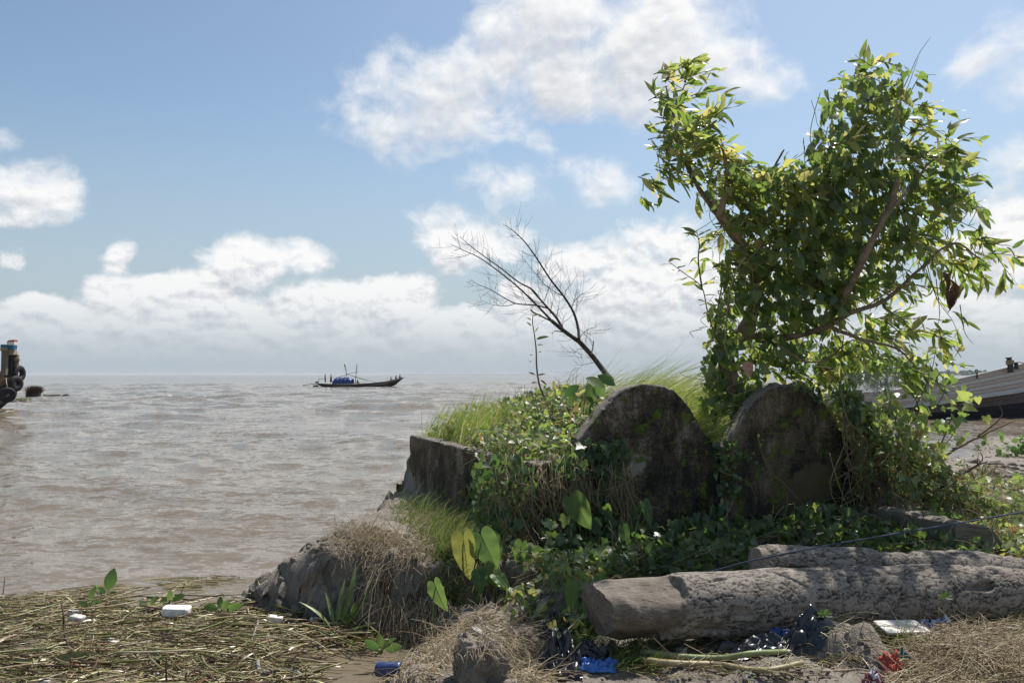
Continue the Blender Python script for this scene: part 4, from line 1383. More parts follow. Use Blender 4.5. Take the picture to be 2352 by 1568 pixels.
# thin young sapling in front of it
sd = thing('thin_sapling', at(1265, 945, 9.6), 'thin upright bare sapling with a few small leaves on the mound', 'sapling')
sp = smooth_path([at(*zx(*q_), 9.6) for q_ in ((1010, 1568), (960, 1450), (935, 1300), (930, 1150), (915, 1020), (900, 920), (905, 840))], 30)
MB().add(*strands(sp, np.linspace(.013, .004, 30), 7)).build('stem', TWIG, sd)
for (x, y, dx, dz, s, red) in ((930, 1060, .8, .25, .16, 0), (905, 860, .5, .1, .10, 0), (890, 900, -.5, .3, .07, 0), (890, 950, -.3, .3, .08, 0), (920, 1000, .3, .5, .08, 0), (940, 1105, .8, 0, .07, 0),
                             (905, 1195, -.8, .2, .05, 0), (900, 1250, -.8, .2, .05, 0), (945, 1170, .8, .3, .05, 0), (925, 1360, -.6, .3, .10, 1), (945, 1360, .8, .2, .09, 1), (965, 1400, .6, -.4, .10, 1), (940, 1420, -.6, 0, .08, 1)):
    V_, F_ = instances(*LT[0], at(*zx(x, y), 9.6)[None], np.array([[dx, -.1, dz]]), np.array([[0, -.7, .6]]), np.array([s]))
    MB().add(V_, F_).build('leaf', BROWNL if red else GLOSS, sd)

# ------------------------------------------------------------------ grass on the mound
def grass(name, pts, length, lean, width, mat, rng, label=None, kind='stuff', parent=None, spread=.35, K=5, droop=.35):
    N = len(pts)
    L = rng.uniform(*length, N)[:, None, None]
    d = nrm(lean[None] + rng.normal(size=(N, 3)) * spread)
    t = np.linspace(0, 1, K)[None, :, None]
    fall = nrm(np.array([[1.0, 0, -.55]]) + rng.normal(size=(N, 3)) * .4)[:, None]
    P_ = pts[:, None] + d[:, None] * L * t + fall * L * droop * t ** 2.2
    Wd = rng.uniform(*width, N)[:, None] * (np.linspace(1, .12, K)[None] ** .7)
    V_, F_ = ribbons(P_, Wd, nrm(np.array([[.1, -1, .2]]) + rng.normal(size=(N, 3)) * .6))
    o = MB().add(V_, F_).build(name, mat, parent)
    if parent is None or kind: o['kind'] = kind
    if label: tag(o, label, 'grass')
    return o


def sample_tomb(n, t0, t1, s0, s1, rng):
    t = rng.uniform(t0, t1, n); s = rng.uniform(s0, s1, n)
    X = W0[0] + ULINE[0] * t + WALLDIR[0] * s; Y = W0[1] + ULINE[1] * t + WALLDIR[1] * s
    return np.stack([X, Y, gz(X, Y)], -1)


rg = np.random.default_rng(9)
pts = np.concatenate([sample_tomb(2600, .9, 3.2, 1.0, 3.4, rg), sample_tomb(1500, 1.3, 3.2, .3, 1.4, rg), sample_tomb(500, .4, 1.2, 2.0, 3.3, rg)])
pts = pts[(pts[:, 0] / pts[:, 1] > .095 + .03 * rg.normal(size=len(pts)))]
grass('mound_grass', pts, (.25, .85), np.array([.62, 0, .8]), (.002, .0045), GRASSM, rg, 'long bright wind-bent grass on the mound behind the tomb slabs', spread=.3, droop=.5)
pts = sample_tomb(1100, .10, .75, 1.9, 3.35, rg)
grass('grass_tuft', pts, (.2, .68), np.array([.25, 0, 1]), (.002, .0045), GRASSM, rg, 'upright green grass tuft behind the low river wall', spread=.16, droop=.2)
pts = sample_tomb(900, 2.0, 3.9, .2, .9, rg)
grass('shaded_grass', pts, (.2, .45), np.array([.3, -.2, .8]), (.002, .004), GRASSD, rg, 'dark grass in the gap between the two tomb slabs', spread=.35)

# ------------------------------------------------------------------ creepers
def surface_leaves(n, sampler, rng, size, lift=(.0, .15), droop=-.3):
    P_ = sampler(n)
    P_[:, 2] += rng.uniform(*lift, n)
    LD = nrm(np.array([.1, -.35, droop]) + rng.normal(size=(n, 3)) * .6)
    LN = nrm(np.array([0, -.25, .8]) + rng.normal(size=(n, 3)) * .5)
    return P_, LD, LN, rng.uniform(*size, n)


def runners(starts, rng, length=(.15, .5), down=.3, r=.0028, K=8, wander=.25):
    N = len(starts)
    P_ = [starts]
    d = nrm(rng.normal(size=(N, 3)) * np.array([1, .8, .5]) + np.array([0, -.2, -down]))
    L = rng.uniform(*length, N)[:, None] / (K - 1)
    for k in range(K - 1):
        d = nrm(d + rng.normal(size=(N, 3)) * wander + np.array([0, 0, -down * .12]))
        P_.append(P_[-1] + d * L)
    P_ = np.stack(P_, 1)
    return strands(P_, np.full((N, K), r), 3, cap=False)


# 1. the light creeper carpet on the tomb top, left of the first slab
cp = thing('creeper_carpet', (*tl(.6, .8), .85), 'pale sunlit creeper carpet on top of the tomb beside the left slab', 'creeper')
samp = lambda n: np.concatenate([sample_tomb(int(n * .62), -.02, 1.15, -.05, 1.7, rg), sample_tomb(n - int(n * .62), .3, 1.9, 1.2, 2.8, rg)])
samp2 = lambda n: np.concatenate([samp(int(n * .6)), sample_tomb(n - int(n * .6), .2, 2.3, 1.4, 3.4, rg)])
LP, LD, LN, LS = surface_leaves(6200, samp2, rg, (.03, .10), (.0, .30))
leaves_out(cp, LP, LD, LN, LS, [leaf_outline(OVAL, .1, .2), leaf_outline(HEART, .15, .2)], PALEL, 300)
st = samp2(1300); st[:, 2] += rg.uniform(.02, .28, len(st))
o = MB().add(*runners(st, rg, (.1, .4), .15)).build('stems', STEMM, cp); o['kind'] = 'stuff'

# 2. ivy hanging over the front: sampled on the front plane
iv = thing('front_creeper', (*tl(.8, -.1), 0), 'ivy-leaved creeper hanging over the dark foot of the left tomb slab', 'creeper')


def front_pts(n, poly, rng, off=(.02, .25)):
    P = np.array(poly, float)
    out = []
    while len(out) < n:
        x = rng.uniform(P[:, 0].min(), P[:, 0].max(), 400); y = rng.uniform(P[:, 1].min(), P[:, 1].max(), 400)
        ok = poly_sd(x, y, poly) > 0
        for a, b in zip(x[ok], y[ok]):
            out.append(slab_pt(a, b, rng.uniform(*off)))
            if len(out) >= n: break
    return np.array(out)


def hanging(n, poly, rng, size, off=(.02, .25), tilt=.0):
    P_ = front_pts(n, poly, rng, off)
    LD = nrm(np.array([.1, -.25, -.85]) + rng.normal(size=(n, 3)) * .4)
    LN = nrm(np.array([.05, -.75, .5 + tilt]) + rng.normal(size=(n, 3)) * .35)
    return P_, LD, LN, rng.uniform(*size, n)


ZONES = [
    (240, [(1090, 1040), (1240, 1050), (1230, 1120), (1200, 1240), (1110, 1250), (1085, 1120)], (.05, .085), (.03, .22)),
    (150, [(1260, 1060), (1340, 1010), (1400, 1000), (1430, 1060), (1425, 1160), (1330, 1160), (1270, 1110)], (.06, .11), (.03, .15)),
    (330, [(1250, 1180), (1440, 1150), (1500, 1200), (1640, 1180), (1740, 1250), (1740, 1310), (1250, 1320)], (.06, .125), (.05, .4)),
    (110, [(1540, 1200), (1650, 1150), (1730, 1200), (1740, 1300), (1560, 1310)], (.07, .13), (.1, .35)),
    (130, [(1900, 885), (1960, 880), (2010, 940), (2010, 1010), (1950, 960)], (.05, .10), (.03, .2)),
    (40, [(1800, 880), (1900, 880), (1930, 910), (1870, 915)], (.04, .08), (.02, .12)),
    (80, [(1640, 1010), (1700, 1010), (1700, 1150), (1660, 1180), (1640, 1100)], (.04, .07), (.03, .12)),
    (60, [(1400, 1000), (1440, 1010), (1450, 1060), (1420, 1060)], (.03, .06), (.02, .1)),
]
LP, LD, LN, LS = [], [], [], []
for n, poly, size, off in ZONES:
    a, b, c, d = hanging(n, poly, rg, size, off)
    LP.append(a); LD.append(b); LN.append(c); LS.append(d)
LP, LD, LN, LS = map(np.concatenate, (LP, LD, LN, LS))
IT = [leaf_outline(IVY, .12, .2), leaf_outline(IVY, .2, .1), leaf_outline(HEART, .15, .2)]
leaves_out(iv, LP, LD, LN, LS, IT, IVYL, 300)
SP = []
for k in range(420):
    a = rg.uniform() * .75
    x0 = rg.uniform(1100, 1450) if a < .75 else rg.uniform(1450, 1740)
    y0 = (1050 + rg.uniform(-10, 60)) if a < .75 else 1150 + rg.uniform(-20, 60)
    L = rg.uniform(60, 250) if a < .75 else rg.uniform(40, 130)
    off = rg.uniform(.02, .25)
    pts = [slab_pt(x0, y0, off * .4), slab_pt(x0 + rg.normal() * 10, y0 + L * .35, off), slab_pt(x0 + rg.normal() * 20 + 8, y0 + L * .7, off + rg.normal() * .03), slab_pt(x0 + rg.normal() * 28 + 12, min(1310, y0 + L), off + .02)]
    SP.append(smooth_path(pts, 12))
SP = np.array(SP)
o = MB().add(*strands(SP, (rg.uniform(.0015, .004, len(SP))[:, None] * np.ones((1, 12))), 4)).build('stems', STEMM, iv); o['kind'] = 'stuff'

# 3. tangle down the right shoulder of the right slab
tg = thing('tangled_creeper', (*tl(4.3, -.2), .2), 'pale tangled creeper cascading down the right side of the right slab', 'creeper')


def tangle(n):
    t = rg.uniform(3.75, 5.7, n); s = rg.uniform(-.8, 1.3, n)
    X = W0[0] + ULINE[0] * t + WALLDIR[0] * s; Y = W0[1] + ULINE[1] * t + WALLDIR[1] * s
    g_ = gz(X, Y)
    top = np.clip(1.40 - (t - 3.8) * .84, .1, 1.5)
    z = g_ + np.maximum(0, top - g_) * rg.uniform(0, 1, n) ** .6 * np.clip(1.15 - np.abs(s) * .3, 0, 1)
    return np.stack([X, Y, z], -1)


LP, LD, LN, LS = surface_leaves(6300, tangle, rg, (.035, .10), (0, .12), -.4)
leaves_out(tg, LP, LD, LN, LS, [leaf_outline(OVAL, .1, .2), leaf_outline(HEART, .15, .2), leaf_outline(IVY, .1, .2)], PALEL, 300)
st = tangle(900)
o = MB().add(*runners(st, rg, (.2, .7), .5, .003)).build('stems', STEMM, tg); o['kind'] = 'stuff'
SP = []
for k in range(90):
    x0 = rg.uniform(1935, 2040); y0 = 890 + (x0 - 1935) * .9 + rg.uniform(0, 60); L = rg.uniform(120, 330)
    pts = [slab_pt(x0, y0, .1), slab_pt(x0 + rg.normal() * 12 + 10, y0 + L * .35, .15), slab_pt(x0 + rg.normal() * 22 + 15, y0 + L * .7, .18 + rg.normal() * .05), slab_pt(x0 + rg.normal() * 30 + 25, min(1270, y0 + L), .25)]
    SP.append(smooth_path(pts, 12))
SP = np.array(SP)
o = MB().add(*strands(SP, (rg.uniform(.002, .006, len(SP))[:, None] * np.ones((1, 12))), 4)).build('hanging_stems', STEMM, tg); o['kind'] = 'stuff'
pts = tangle(500)
grass('dry_blades', pts, (.2, .5), np.array([.5, -.2, .1]), (.002, .004), DRY, rg, None, 'stuff', tg, .5)
# long bare canes in front of the right slab
for pts, r in (([(1740, 1000), (1760, 1070), (1800, 1110), (1850, 1165), (1900, 1215), (1940, 1255)], .007), ([(1905, 1040), (1925, 1110), (1950, 1170), (1990, 1255)], .006),
               ([(1800, 1130), (1830, 1180), (1880, 1205), (1950, 1218)], .005), ([(1650, 1080), (1720, 1110), (1740, 1160)], .003), ([(1860, 1170), (1840, 1230), (1855, 1245)], .003),
               ([(1930, 890), (1945, 960), (1990, 1010), (1985, 1060)], .005)):
    MB().add(*tube([slab_pt(x, y, .35) for x, y in pts], r, r * .6, 24, 6, .004)).build('cane', STEMM, tg)
lp = np.array([slab_pt(1740 + 14 * math.sin(k), 998 + k * 11, .36) for k in range(8)])
V_, F_ = instances(*leaf_outline(HEART, .1, .2), lp, nrm(rg.normal(size=(8, 3)) + np.array([0, -.3, -.3])), nrm(rg.normal(size=(8, 3)) * .4 + np.array([0, -.8, .4])), rg.uniform(.03, .06, 8))
MB().add(V_, F_).build('leaf', IVYL, tg)

# 4. leafy growth at the foot of the right slab and on the ground to the right
ft = thing('foot_creeper', (*tl(3.3, -.5), .1), 'low leafy growth between the log and the right slab', 'creeper')
LP, LD, LN, LS = hanging(900, [(1740, 1260), (1800, 1190), (1850, 1150), (1920, 1150), (1990, 1180), (2150, 1200), (2160, 1285), (1760, 1275)], rg, (.045, .10), (.1, .7), .5)
leaves_out(ft, LP, LD, LN, LS, [leaf_outline(OVAL, .1, .25), leaf_outline(IVY, .12, .2), leaf_outline(HEART, .1, .2)], IVYL, 300)
st = front_pts(260, [(1760, 1200), (2150, 1200), (2160, 1290), (1750, 1290)], rg, (.1, .6))
o = MB().add(*runners(st, rg, (.2, .5), .1, .0035)).build('stems', STEMM, ft); o['kind'] = 'stuff'

fl = thing('floor_creeper', (1.3, 6.6, .1), 'shaded ivy-like creeper carpeting the ground between the log and the slabs', 'creeper')


def floor_pts(n):
    return pix_ground(n, [(1240, 1230), (1480, 1245), (1760, 1240), (2010, 1215), (2200, 1215), (2210, 1290), (1740, 1262), (1735, 1320), (1400, 1345), (1250, 1320)], rg)


LP, LD, LN, LS = surface_leaves(1800, floor_pts, rg, (.05, .115), (.02, .22), -.25)
leaves_out(fl, LP, LD, LN, LS, IT, IVYL, 300)
st = floor_pts(350); st[:, 2] += .12
o = MB().add(*runners(st, rg, (.2, .5), .1, .003)).build('stems', STEMM, fl); o['kind'] = 'stuff'

gc = thing('ground_creeper', (*on_ground(2260, 1180)[:2], .15), 'sunlit ground creeper spreading over the mud right of the tombs', 'creeper')


def rightflat(n):
    out = []
    poly = [(2120, 1290), (2140, 1200), (2180, 1150), (2230, 1120), (2420, 1130), (2480, 1300)]
    while len(out) < n:
        x = rg.uniform(2110, 2480); y = rg.uniform(1115, 1300)
        if poly_sd(np.array([x]), np.array([y]), poly)[0] > 0:
            p_ = on_z(x, y, .15)
            out.append(p_)
    P_ = np.array(out)
    P_[:, 2] = gz(P_[:, 0], P_[:, 1])
    return P_


LP, LD, LN, LS = surface_leaves(2200, rightflat, rg, (.04, .10), (0.0, .16), -.1)
leaves_out(gc, LP, LD, LN, LS, [leaf_outline(OVAL, .1, .25), leaf_outline(IVY, .12, .2)], PALEL, 300)
st = rightflat(500); st[:, 2] += .05
o = MB().add(*runners(st, rg, (.2, .6), .05, .003)).build('stems', STEMM, gc); o['kind'] = 'stuff'

# 5. pale plants at the scarp in front of the post
pp = thing('scarp_plants', on_ground(1290, 1400), 'pale leafy weeds on the muddy scarp beside the hewn log end', 'weeds')


def scarp(n):
    out = []
    poly = [(1150, 1330), (1250, 1300), (1380, 1310), (1365, 1400), (1340, 1470), (1280, 1440), (1200, 1420), (1150, 1380)]
    while len(out) < n:
        x = rg.uniform(1140, 1400); y = rg.uniform(1290, 1480)
        if poly_sd(np.array([x]), np.array([y]), poly)[0] > 0: out.append(on_ground(x, y, 5))
    return np.array(out)


LP, LD, LN, LS = surface_leaves(900, scarp, rg, (.035, .085), (.0, .15), -.2)
leaves_out(pp, LP, LD, LN, LS, [leaf_outline(OVAL, .1, .25), leaf_outline(HEART, .12, .2)], PALEL, 300)
st = scarp(260); st[:, 2] += .08
o = MB().add(*runners(st, rg, (.1, .35), .5, .003)).build('stems', STEMM, pp); o['kind'] = 'stuff'

# shrub at the right, heart leaves on thin dark stems
sb = thing('heart_leaf_shrub', (*at(2080, 1000, 9.2)[:2], .6), 'loose heart-leaved shrub against the moored boat on the right', 'shrub')
STEMS = [[(2075, 1020), (2090, 960), (2120, 900), (2140, 850), (2150, 800)], [(2070, 1010), (2050, 950), (2040, 900), (2035, 870)], [(2090, 1000), (2130, 960), (2170, 900), (2180, 850)],
         [(2080, 990), (2110, 940), (2085, 880), (2095, 830)], [(2150, 1040), (2170, 1000), (2190, 950), (2215, 920), (2225, 890)], [(2100, 1080), (2130, 1040), (2180, 1010), (2200, 960)]]
mb = MB(); lp, ld, ln, ls = [], [], [], []
for k, pts in enumerate(STEMS):
    P_ = smooth_path(pth(pts, 8.9 + .15 * (k % 3), 0), 20)
    mb.add(*strands(P_, np.linspace(.010, .003, 20), 6))
for k in range(190):
    pts = STEMS[rg.integers(len(STEMS))]
    i_ = rg.integers(1, len(pts)); f = rg.uniform()
    x = pts[i_ - 1][0] * (1 - f) + pts[i_][0] * f + rg.normal() * 22; y = pts[i_ - 1][1] * (1 - f) + pts[i_][1] * f + rg.normal() * 16
    lp.append(at(x, y, 9.0 + rg.normal() * .25)); ld.append(nrm(np.array([.4, -.2, -.6]) + rg.normal(size=3) * .5)); ln.append(nrm(np.array([0, -.5, .6]) + rg.normal(size=3) * .5)); ls.append(rg.uniform(.06, .15))
mb.build('stems', TWIG, sb)
leaves_out(sb, np.array(lp), np.array(ld), np.array(ln), np.array(ls), HT, VINEL, 300)

# grey fishing-net scrap in the branches
NETM = plain('net_fibre', (.42, .42, .40), .7)
net = []
for k in range(80):
    a = at(1985 + rg.normal() * 18, 850 + abs(rg.normal()) * 12, 7.7); b = at(2015 + rg.normal() * 25, 900 + rg.normal() * 10, 7.7); c = at(2045 + rg.normal() * 16, 870 + rg.normal() * 20, 7.7)
    net.append(smooth_path([a, b + rg.normal(size=3) * .05, c], 9))
o = MB().add(*strands(np.array(net), np.full((len(net), 9), .0013), 3)).build('net_scrap', NETM)
tag(origin_to(o, at(2015, 880, 7.7)), 'wispy grey net scrap snagged in the lower right branches', 'net')

# ------------------------------------------------------------------ taro plants
def taro_blade(w, seed):
    o_ = smooth_path([(x * w, y, 0) for x, y in TARO], 30)
    n, m = len(o_), 9
    mid = np.linspace(0, o_[-1, 1], n)
    rows = []
    for k in range(n):
        f = np.linspace(-1, 1, 2 * m - 1)
        x = np.abs(f) * o_[k, 0]; y = mid[k] + (o_[k, 1] - mid[k]) * np.abs(f)
        rows.append(np.stack([np.sign(f) * x, y], -1))
    XY = np.array(rows)
    ax_ = np.abs(XY[..., 0]); y = XY[..., 1]
    q_ = (y - .75 * ax_ + 3) / .17
    tri = np.abs(q_ - np.floor(q_) - .5) * 2
    z = -.16 * np.maximum(y, 0) ** 2 - .05 * np.minimum(y, 0) ** 2 + .16 * ax_ + .018 * tri * np.clip(ax_ * 6, 0, 1) + .035 * np.sin(y * 15 + seed) * (ax_ * 2.4) ** 2
    V_ = np.concatenate([XY, z[..., None]], -1).reshape(-1, 3)
    vein = np.maximum(np.clip(1 - (1 - tri) * 7, 0, 1) * .8, np.clip(1 - ax_ / .016, 0, 1)).ravel()
    return V_, [grid_faces(n, 2 * m - 1)], vein


def taro(name, base, leaves, label, yellow=False):
    hh = np.mean([at(l[0], l[1], l[2]) for l in leaves], 0)
    base = np.array([hh[0] - .03, hh[1] + .06, 0]); base[2] = float(gz(base[0], base[1]))
    pl = thing(name, base, label, 'plant', 'taro plants along the tomb foot')
    for (px, py, Y, size, tip, nor, w) in leaves:
        hp = at(px, py, Y)                      # where the stalk meets the blade
        tip = nrm(np.array(tip, float)); nor = nrm(np.array(nor, float))
        TVx, TFx, vein = taro_blade(w, px)
        V_, F_ = instances(TVx, TFx, hp[None], tip[None], nor[None], np.array([size]))
        lf = MB().add(V_, F_).build('leaf', TAROY if (yellow and px % 2) else TAROL, pl)
        av = lf.data.attributes.new('vein', 'FLOAT', 'POINT'); av.data.foreach_set('value', vein.astype(np.float32))
        sm = smooth_path([base + np.array([0, 0, -.03]), (base * .55 + hp * .45) + np.array([.0, 0.03, .06]), hp - nor * .01], 14)
        MB().add(*strands(sm, np.linspace(.011, .005, 14), 7)).build('stalk', STALKM, pl)
        rib = np.array([hp + tip * size * q_ - nor * (.10 * max(q_, 0) ** 2 * size - .003) for q_ in np.linspace(0, .95, 8)])
        MB().add(*strands(rib, np.linspace(.004, .001, 8), 5)).build('midrib', STALKM, lf)
    return pl


def add_veins(m, col):
    t = NT(m.node_tree); b = m.node_tree.nodes['Principled BSDF']
    src = b.inputs['Base Color'].links[0].from_socket
    at_ = t.n('ShaderNodeAttribute', attribute_name='vein')
    t.link(t.mix(t.math('MULTIPLY', at_.outputs['Fac'], .75), src, col), b.inputs['Base Color'])


STALKM = plain('taro_stalk', (.13, .20, .06), .5, .3, .2)
TAROY = leafy('yellowing_taro_leaf', [(0, (.12, .18, .04)), (1, (.24, .22, .05))], None, .45, .5, .3, tstops=[(0, (.32, .44, .09)), (1, (.50, .48, .12))])
add_veins(TAROL, (.20, .28, .11)); add_veins(TAROY, (.34, .34, .12))
taro('taro_plant', on_ground(1135, 1300), [(1118, 1110, 6.85, .24, (.35, -.15, -.9), (-.25, -.75, .5), 1.0), (1105, 1185, 6.75, .20, (.45, -.2, -.8), (.2, -.8, .5), .9), (1115, 1195, 6.7, .17, (.9, -.2, -.25), (0, -.5, .8), .8)],
     'tall taro with one big leaf held up before the wall end')
b_ = on_ground(1095, 1340)
taro('taro_plant', b_, [(1065, 1240, 6.25, .30, (.12, -.2, -.95), (-.3, -.8, .35), .8), (1108, 1235, 6.25, .27, (.4, -.15, -.85), (-.2, -.8, .45), 1.0), (1128, 1240, 6.4, .25, (.25, -.1, -.9), (.45, -.7, .4), .8),
                        (1080, 1222, 6.45, .15, (-.2, -.1, -.9), (.3, -.8, .3), .9), (1118, 1305, 6.15, .16, (.5, -.2, -.7), (-.1, -.6, .7), 1.0), (1100, 1318, 6.1, .15, (.1, -.4, -.8), (.1, -.7, .6), 1.0), (1140, 1322, 6.1, .14, (.7, -.3, -.5), (0, -.5, .8), 1.)],
     'yellowing taro clump with drooping leaves at the bank edge', True)
taro('taro_plant', on_ground(1215, 1320), [(1198, 1252, 6.35, .18, (-.2, -.2, -.9), (-.5, -.7, .4), .9), (1228, 1275, 6.35, .20, (.55, -.2, -.8), (-.2, -.7, .6), 1.0), (1252, 1300, 6.3, .17, (.8, -.2, -.4), (0, -.5, .8), .8), (1205, 1290, 6.3, .15, (-.4, -.2, -.8), (-.3, -.7, .5), .9)],
     'pale low taro clump at the foot of the corner post')
taro('taro_plant', on_ground(1300, 1300), [(1318, 1150, 6.75, .27, (.5, -.15, -.85), (-.35, -.75, .5), .95)], 'single large dark taro leaf on a long stalk before the left slab')
taro('taro_plant', on_ground(1465, 1300), [(1480, 1160, 6.95, .19, (.35, -.15, -.9), (.55, -.6, .5), 1.0), (1432, 1215, 6.9, .19, (.1, -.15, -.95), (.3, -.8, .5), .7)], 'taro with a bright rim-lit leaf at the middle of the left slab foot')
taro('taro_plant', on_ground(1050, 1400), [(1000, 1345, 5.95, .20, (.35, -.3, -.75), (-.55, -.6, .3), .9)], 'lone dark taro leaf hanging over the bank scarp')
taro('taro_plant', on_ground(1312, 1400), [(1314, 1345, 5.5, .17, (-.1, -.25, -.9), (.1, -.9, .35), .75), (1378, 1325, 5.5, .13, (.5, -.2, -.7), (-.4, -.6, .5), .8), (1345, 1388, 5.35, .12, (.7, -.2, .3), (-.2, -.7, .5), .5)], 'upright bright taro shoot beside the hewn log end')
# glossy round leaves on top, before the left slab
tp = thing('broadleaf_seedling', slab_pt(1345, 930, -.4), 'glossy broad-leaved seedling on the mound left of the slab top', 'plant')
for (px, py, s, dx, dz) in ((1345, 868, .17, .9, -.3), (1352, 880, .15, .2, -.8), (1330, 885, .14, -.8, -.5), (1365, 878, .14, .6, -.8), (1340, 900, .13, .6, -.6), (1322, 905, .11, -.6, -.7), (1372, 862, .16, .9, -.4)):
    V_, F_ = instances(*leaf_outline(OVAL, .12, .2), slab_pt(px, py, -.35)[None], np.array([[dx, -.2, dz]]), np.array([[0, -.6, .7]]) + rg.normal(size=(1, 3)) * .2, np.array([s * 1.25]))
    MB().add(V_, F_).build('leaf', TAROL, tp)
MB().add(*tube([slab_pt(1340, 940, -.4), slab_pt(1345, 905, -.35), slab_pt(1350, 868, -.35)], .006, .004, 12, 6)).build('stem', STEMM, tp)

# ------------------------------------------------------------------ bank grass, dead grass, straw
pts = pix_ground(1500, [(890, 1150), (950, 1160), (1080, 1180), (1095, 1290), (1050, 1310), (980, 1270), (900, 1200)], rg)
grass('bank_grass', pts, (.08, .36), np.array([.15, -.35, .8]), (.0015, .0035), GRASSD, rg, 'short green grass growing on the bank below the low wall', spread=.6)
pts = pix_ground(700, [(880, 1170), (960, 1180), (1080, 1190), (1090, 1300), (1010, 1310), (930, 1230)], rg)
grass('dry_bank_blades', pts, (.10, .34), np.array([.1, -.5, .45]), (.0012, .003), DRY, rg, 'dry blades mixed into the bank grass', spread=.6)
pts = pix_ground(1500, [(1000, 1230), (1070, 1250), (1060, 1330), (1010, 1300)], rg)
grass('bank_grass', pts, (.2, .45), np.array([-.25, -.6, .2]), (.0015, .003), GRASSD, rg, 'long grass trailing down the bank beside the yellowing taro', spread=.35, droop=.55)


def strand_field(name, pts, mat, rng, L, lean, r, label, spread=.5, grav=.8, K=7, sides=3, cat='dead grass', parent=None, flat=1.0):
    N = len(pts)
    d = nrm(lean[None] + rng.normal(size=(N, 3)) * spread * np.array([1, 1, flat]))
    P_ = [pts]
    l = rng.uniform(*L, N)[:, None] / (K - 1)
    for k in range(K - 1):
        d = nrm(d + np.array([0, -.02, -grav / K]) + rng.normal(size=(N, 3)) * .16)
        P_.append(P_[-1] + d * l)
    P_ = np.stack(P_, 1)
    rad = rng.uniform(*r, N)[:, None] * np.linspace(1, .5, K)[None]
    o = MB().add(*strands(P_, rad, sides, cap=False)).build(name, mat, parent)
    o['kind'] = 'stuff'
    if label: tag(o, label, cat)
    return o


pts = pix_ground(2600, [(735, 1215), (800, 1205), (900, 1245), (975, 1265), (985, 1310), (860, 1290), (750, 1260)], rg)
pts[:, 2] += rg.uniform(0, .03, len(pts))
strand_field('dead_grass_mat', pts, DRY, rg, (.08, .3), np.array([.1, -.6, .25]), (.0012, .0026), 'dry brown grass mat draped over the mud bank by the river', grav=1.3)
# beards of dead stems hanging down the bank face
edge = []
for (px, py) in ((760, 1235), (880, 1265), (900, 1270), (925, 1280), (950, 1285), (975, 1290), (1000, 1290), (1015, 1300), (1030, 1320), (1050, 1340), (1090, 1350), (1120, 1355)):
    p_ = on_ground(px, py)
    nk = 170 if 870 < px < 1040 else 70
    for _ in range(nk): edge.append(p_ + np.array([rg.normal() * .07, rg.normal() * .05 - .04, rg.uniform(-.02, .04)]))
strand_field('hanging_roots', np.array(edge), DRY, rg, (.25, .62), np.array([.05, -.45, -.5]), (.0014, .003), 'beards of dry roots hanging down the bank scarp', spread=.3, grav=1.6, cat='roots')

# foreground straw on land
pts = pix_ground(3600, [(2080, 1480), (2150, 1450), (2360, 1440), (2420, 1600), (2020, 1600)], rg); pts[:, 2] += rg.uniform(.0, .07, len(pts))
strand_field('straw_litter', pts, DRY, rg, (.08, .32), np.array([.5, -.3, .03]), (.0012, .0038), 'sun-bleached straw litter in the lower right corner', spread=.8, grav=.15, K=5, sides=3, cat='straw', flat=.22)
pts = pix_ground(2000, [(880, 1470), (1010, 1440), (1090, 1400), (1180, 1440), (1250, 1500), (1260, 1580), (1190, 1590), (1150, 1500), (1080, 1470), (990, 1560), (840, 1580), (790, 1540)], rg); pts[:, 2] += rg.uniform(0, .05, len(pts))
strand_field('straw_litter', pts, DRY, rg, (.08, .3), np.array([.5, -.4, .05]), (.0012, .0035), 'pale straw litter around the mud lump in the foreground', spread=.8, grav=.25, K=5, sides=3, cat='straw', flat=.3)
pts = pix_ground(900, [(1400, 1490), (1700, 1450), (2000, 1430), (2350, 1400), (2350, 1440), (2050, 1480), (1900, 1560), (1400, 1560)], rg); pts[:, 2] += rg.uniform(0, .03, len(pts))
strand_field('stalk_litter', pts, DEBRIS, rg, (.06, .3), np.array([.6, -.2, .05]), (.0012, .0035), 'dry stalk litter in the shade under the log', spread=.7, grav=.2, K=5, sides=4, cat='litter', flat=.25)
pts = np.concatenate([pix_ground(500, [(1400, 1480), (1480, 1470), (1560, 1500), (1500, 1545), (1400, 1540)], rg), pix_ground(520, [(2180, 1420), (2352, 1405), (2352, 1440), (2230, 1440)], rg), pix_ground(200, [(2020, 1475), (2120, 1480), (2100, 1500), (2020, 1495)], rg),
                      pix_ground(350, [(1290, 1400), (1380, 1420), (1390, 1490), (1330, 1500)], rg), pix_ground(500, [(1400, 1330), (1740, 1300), (2150, 1280), (2340, 1270), (2340, 1295), (1740, 1320), (1400, 1345)], rg)])
grass('log_grass', pts, (.05, .18), np.array([.1, -.25, .8]), (.0015, .0035), GRASSD, rg, 'small green grass sprouting along the log', spread=.5)

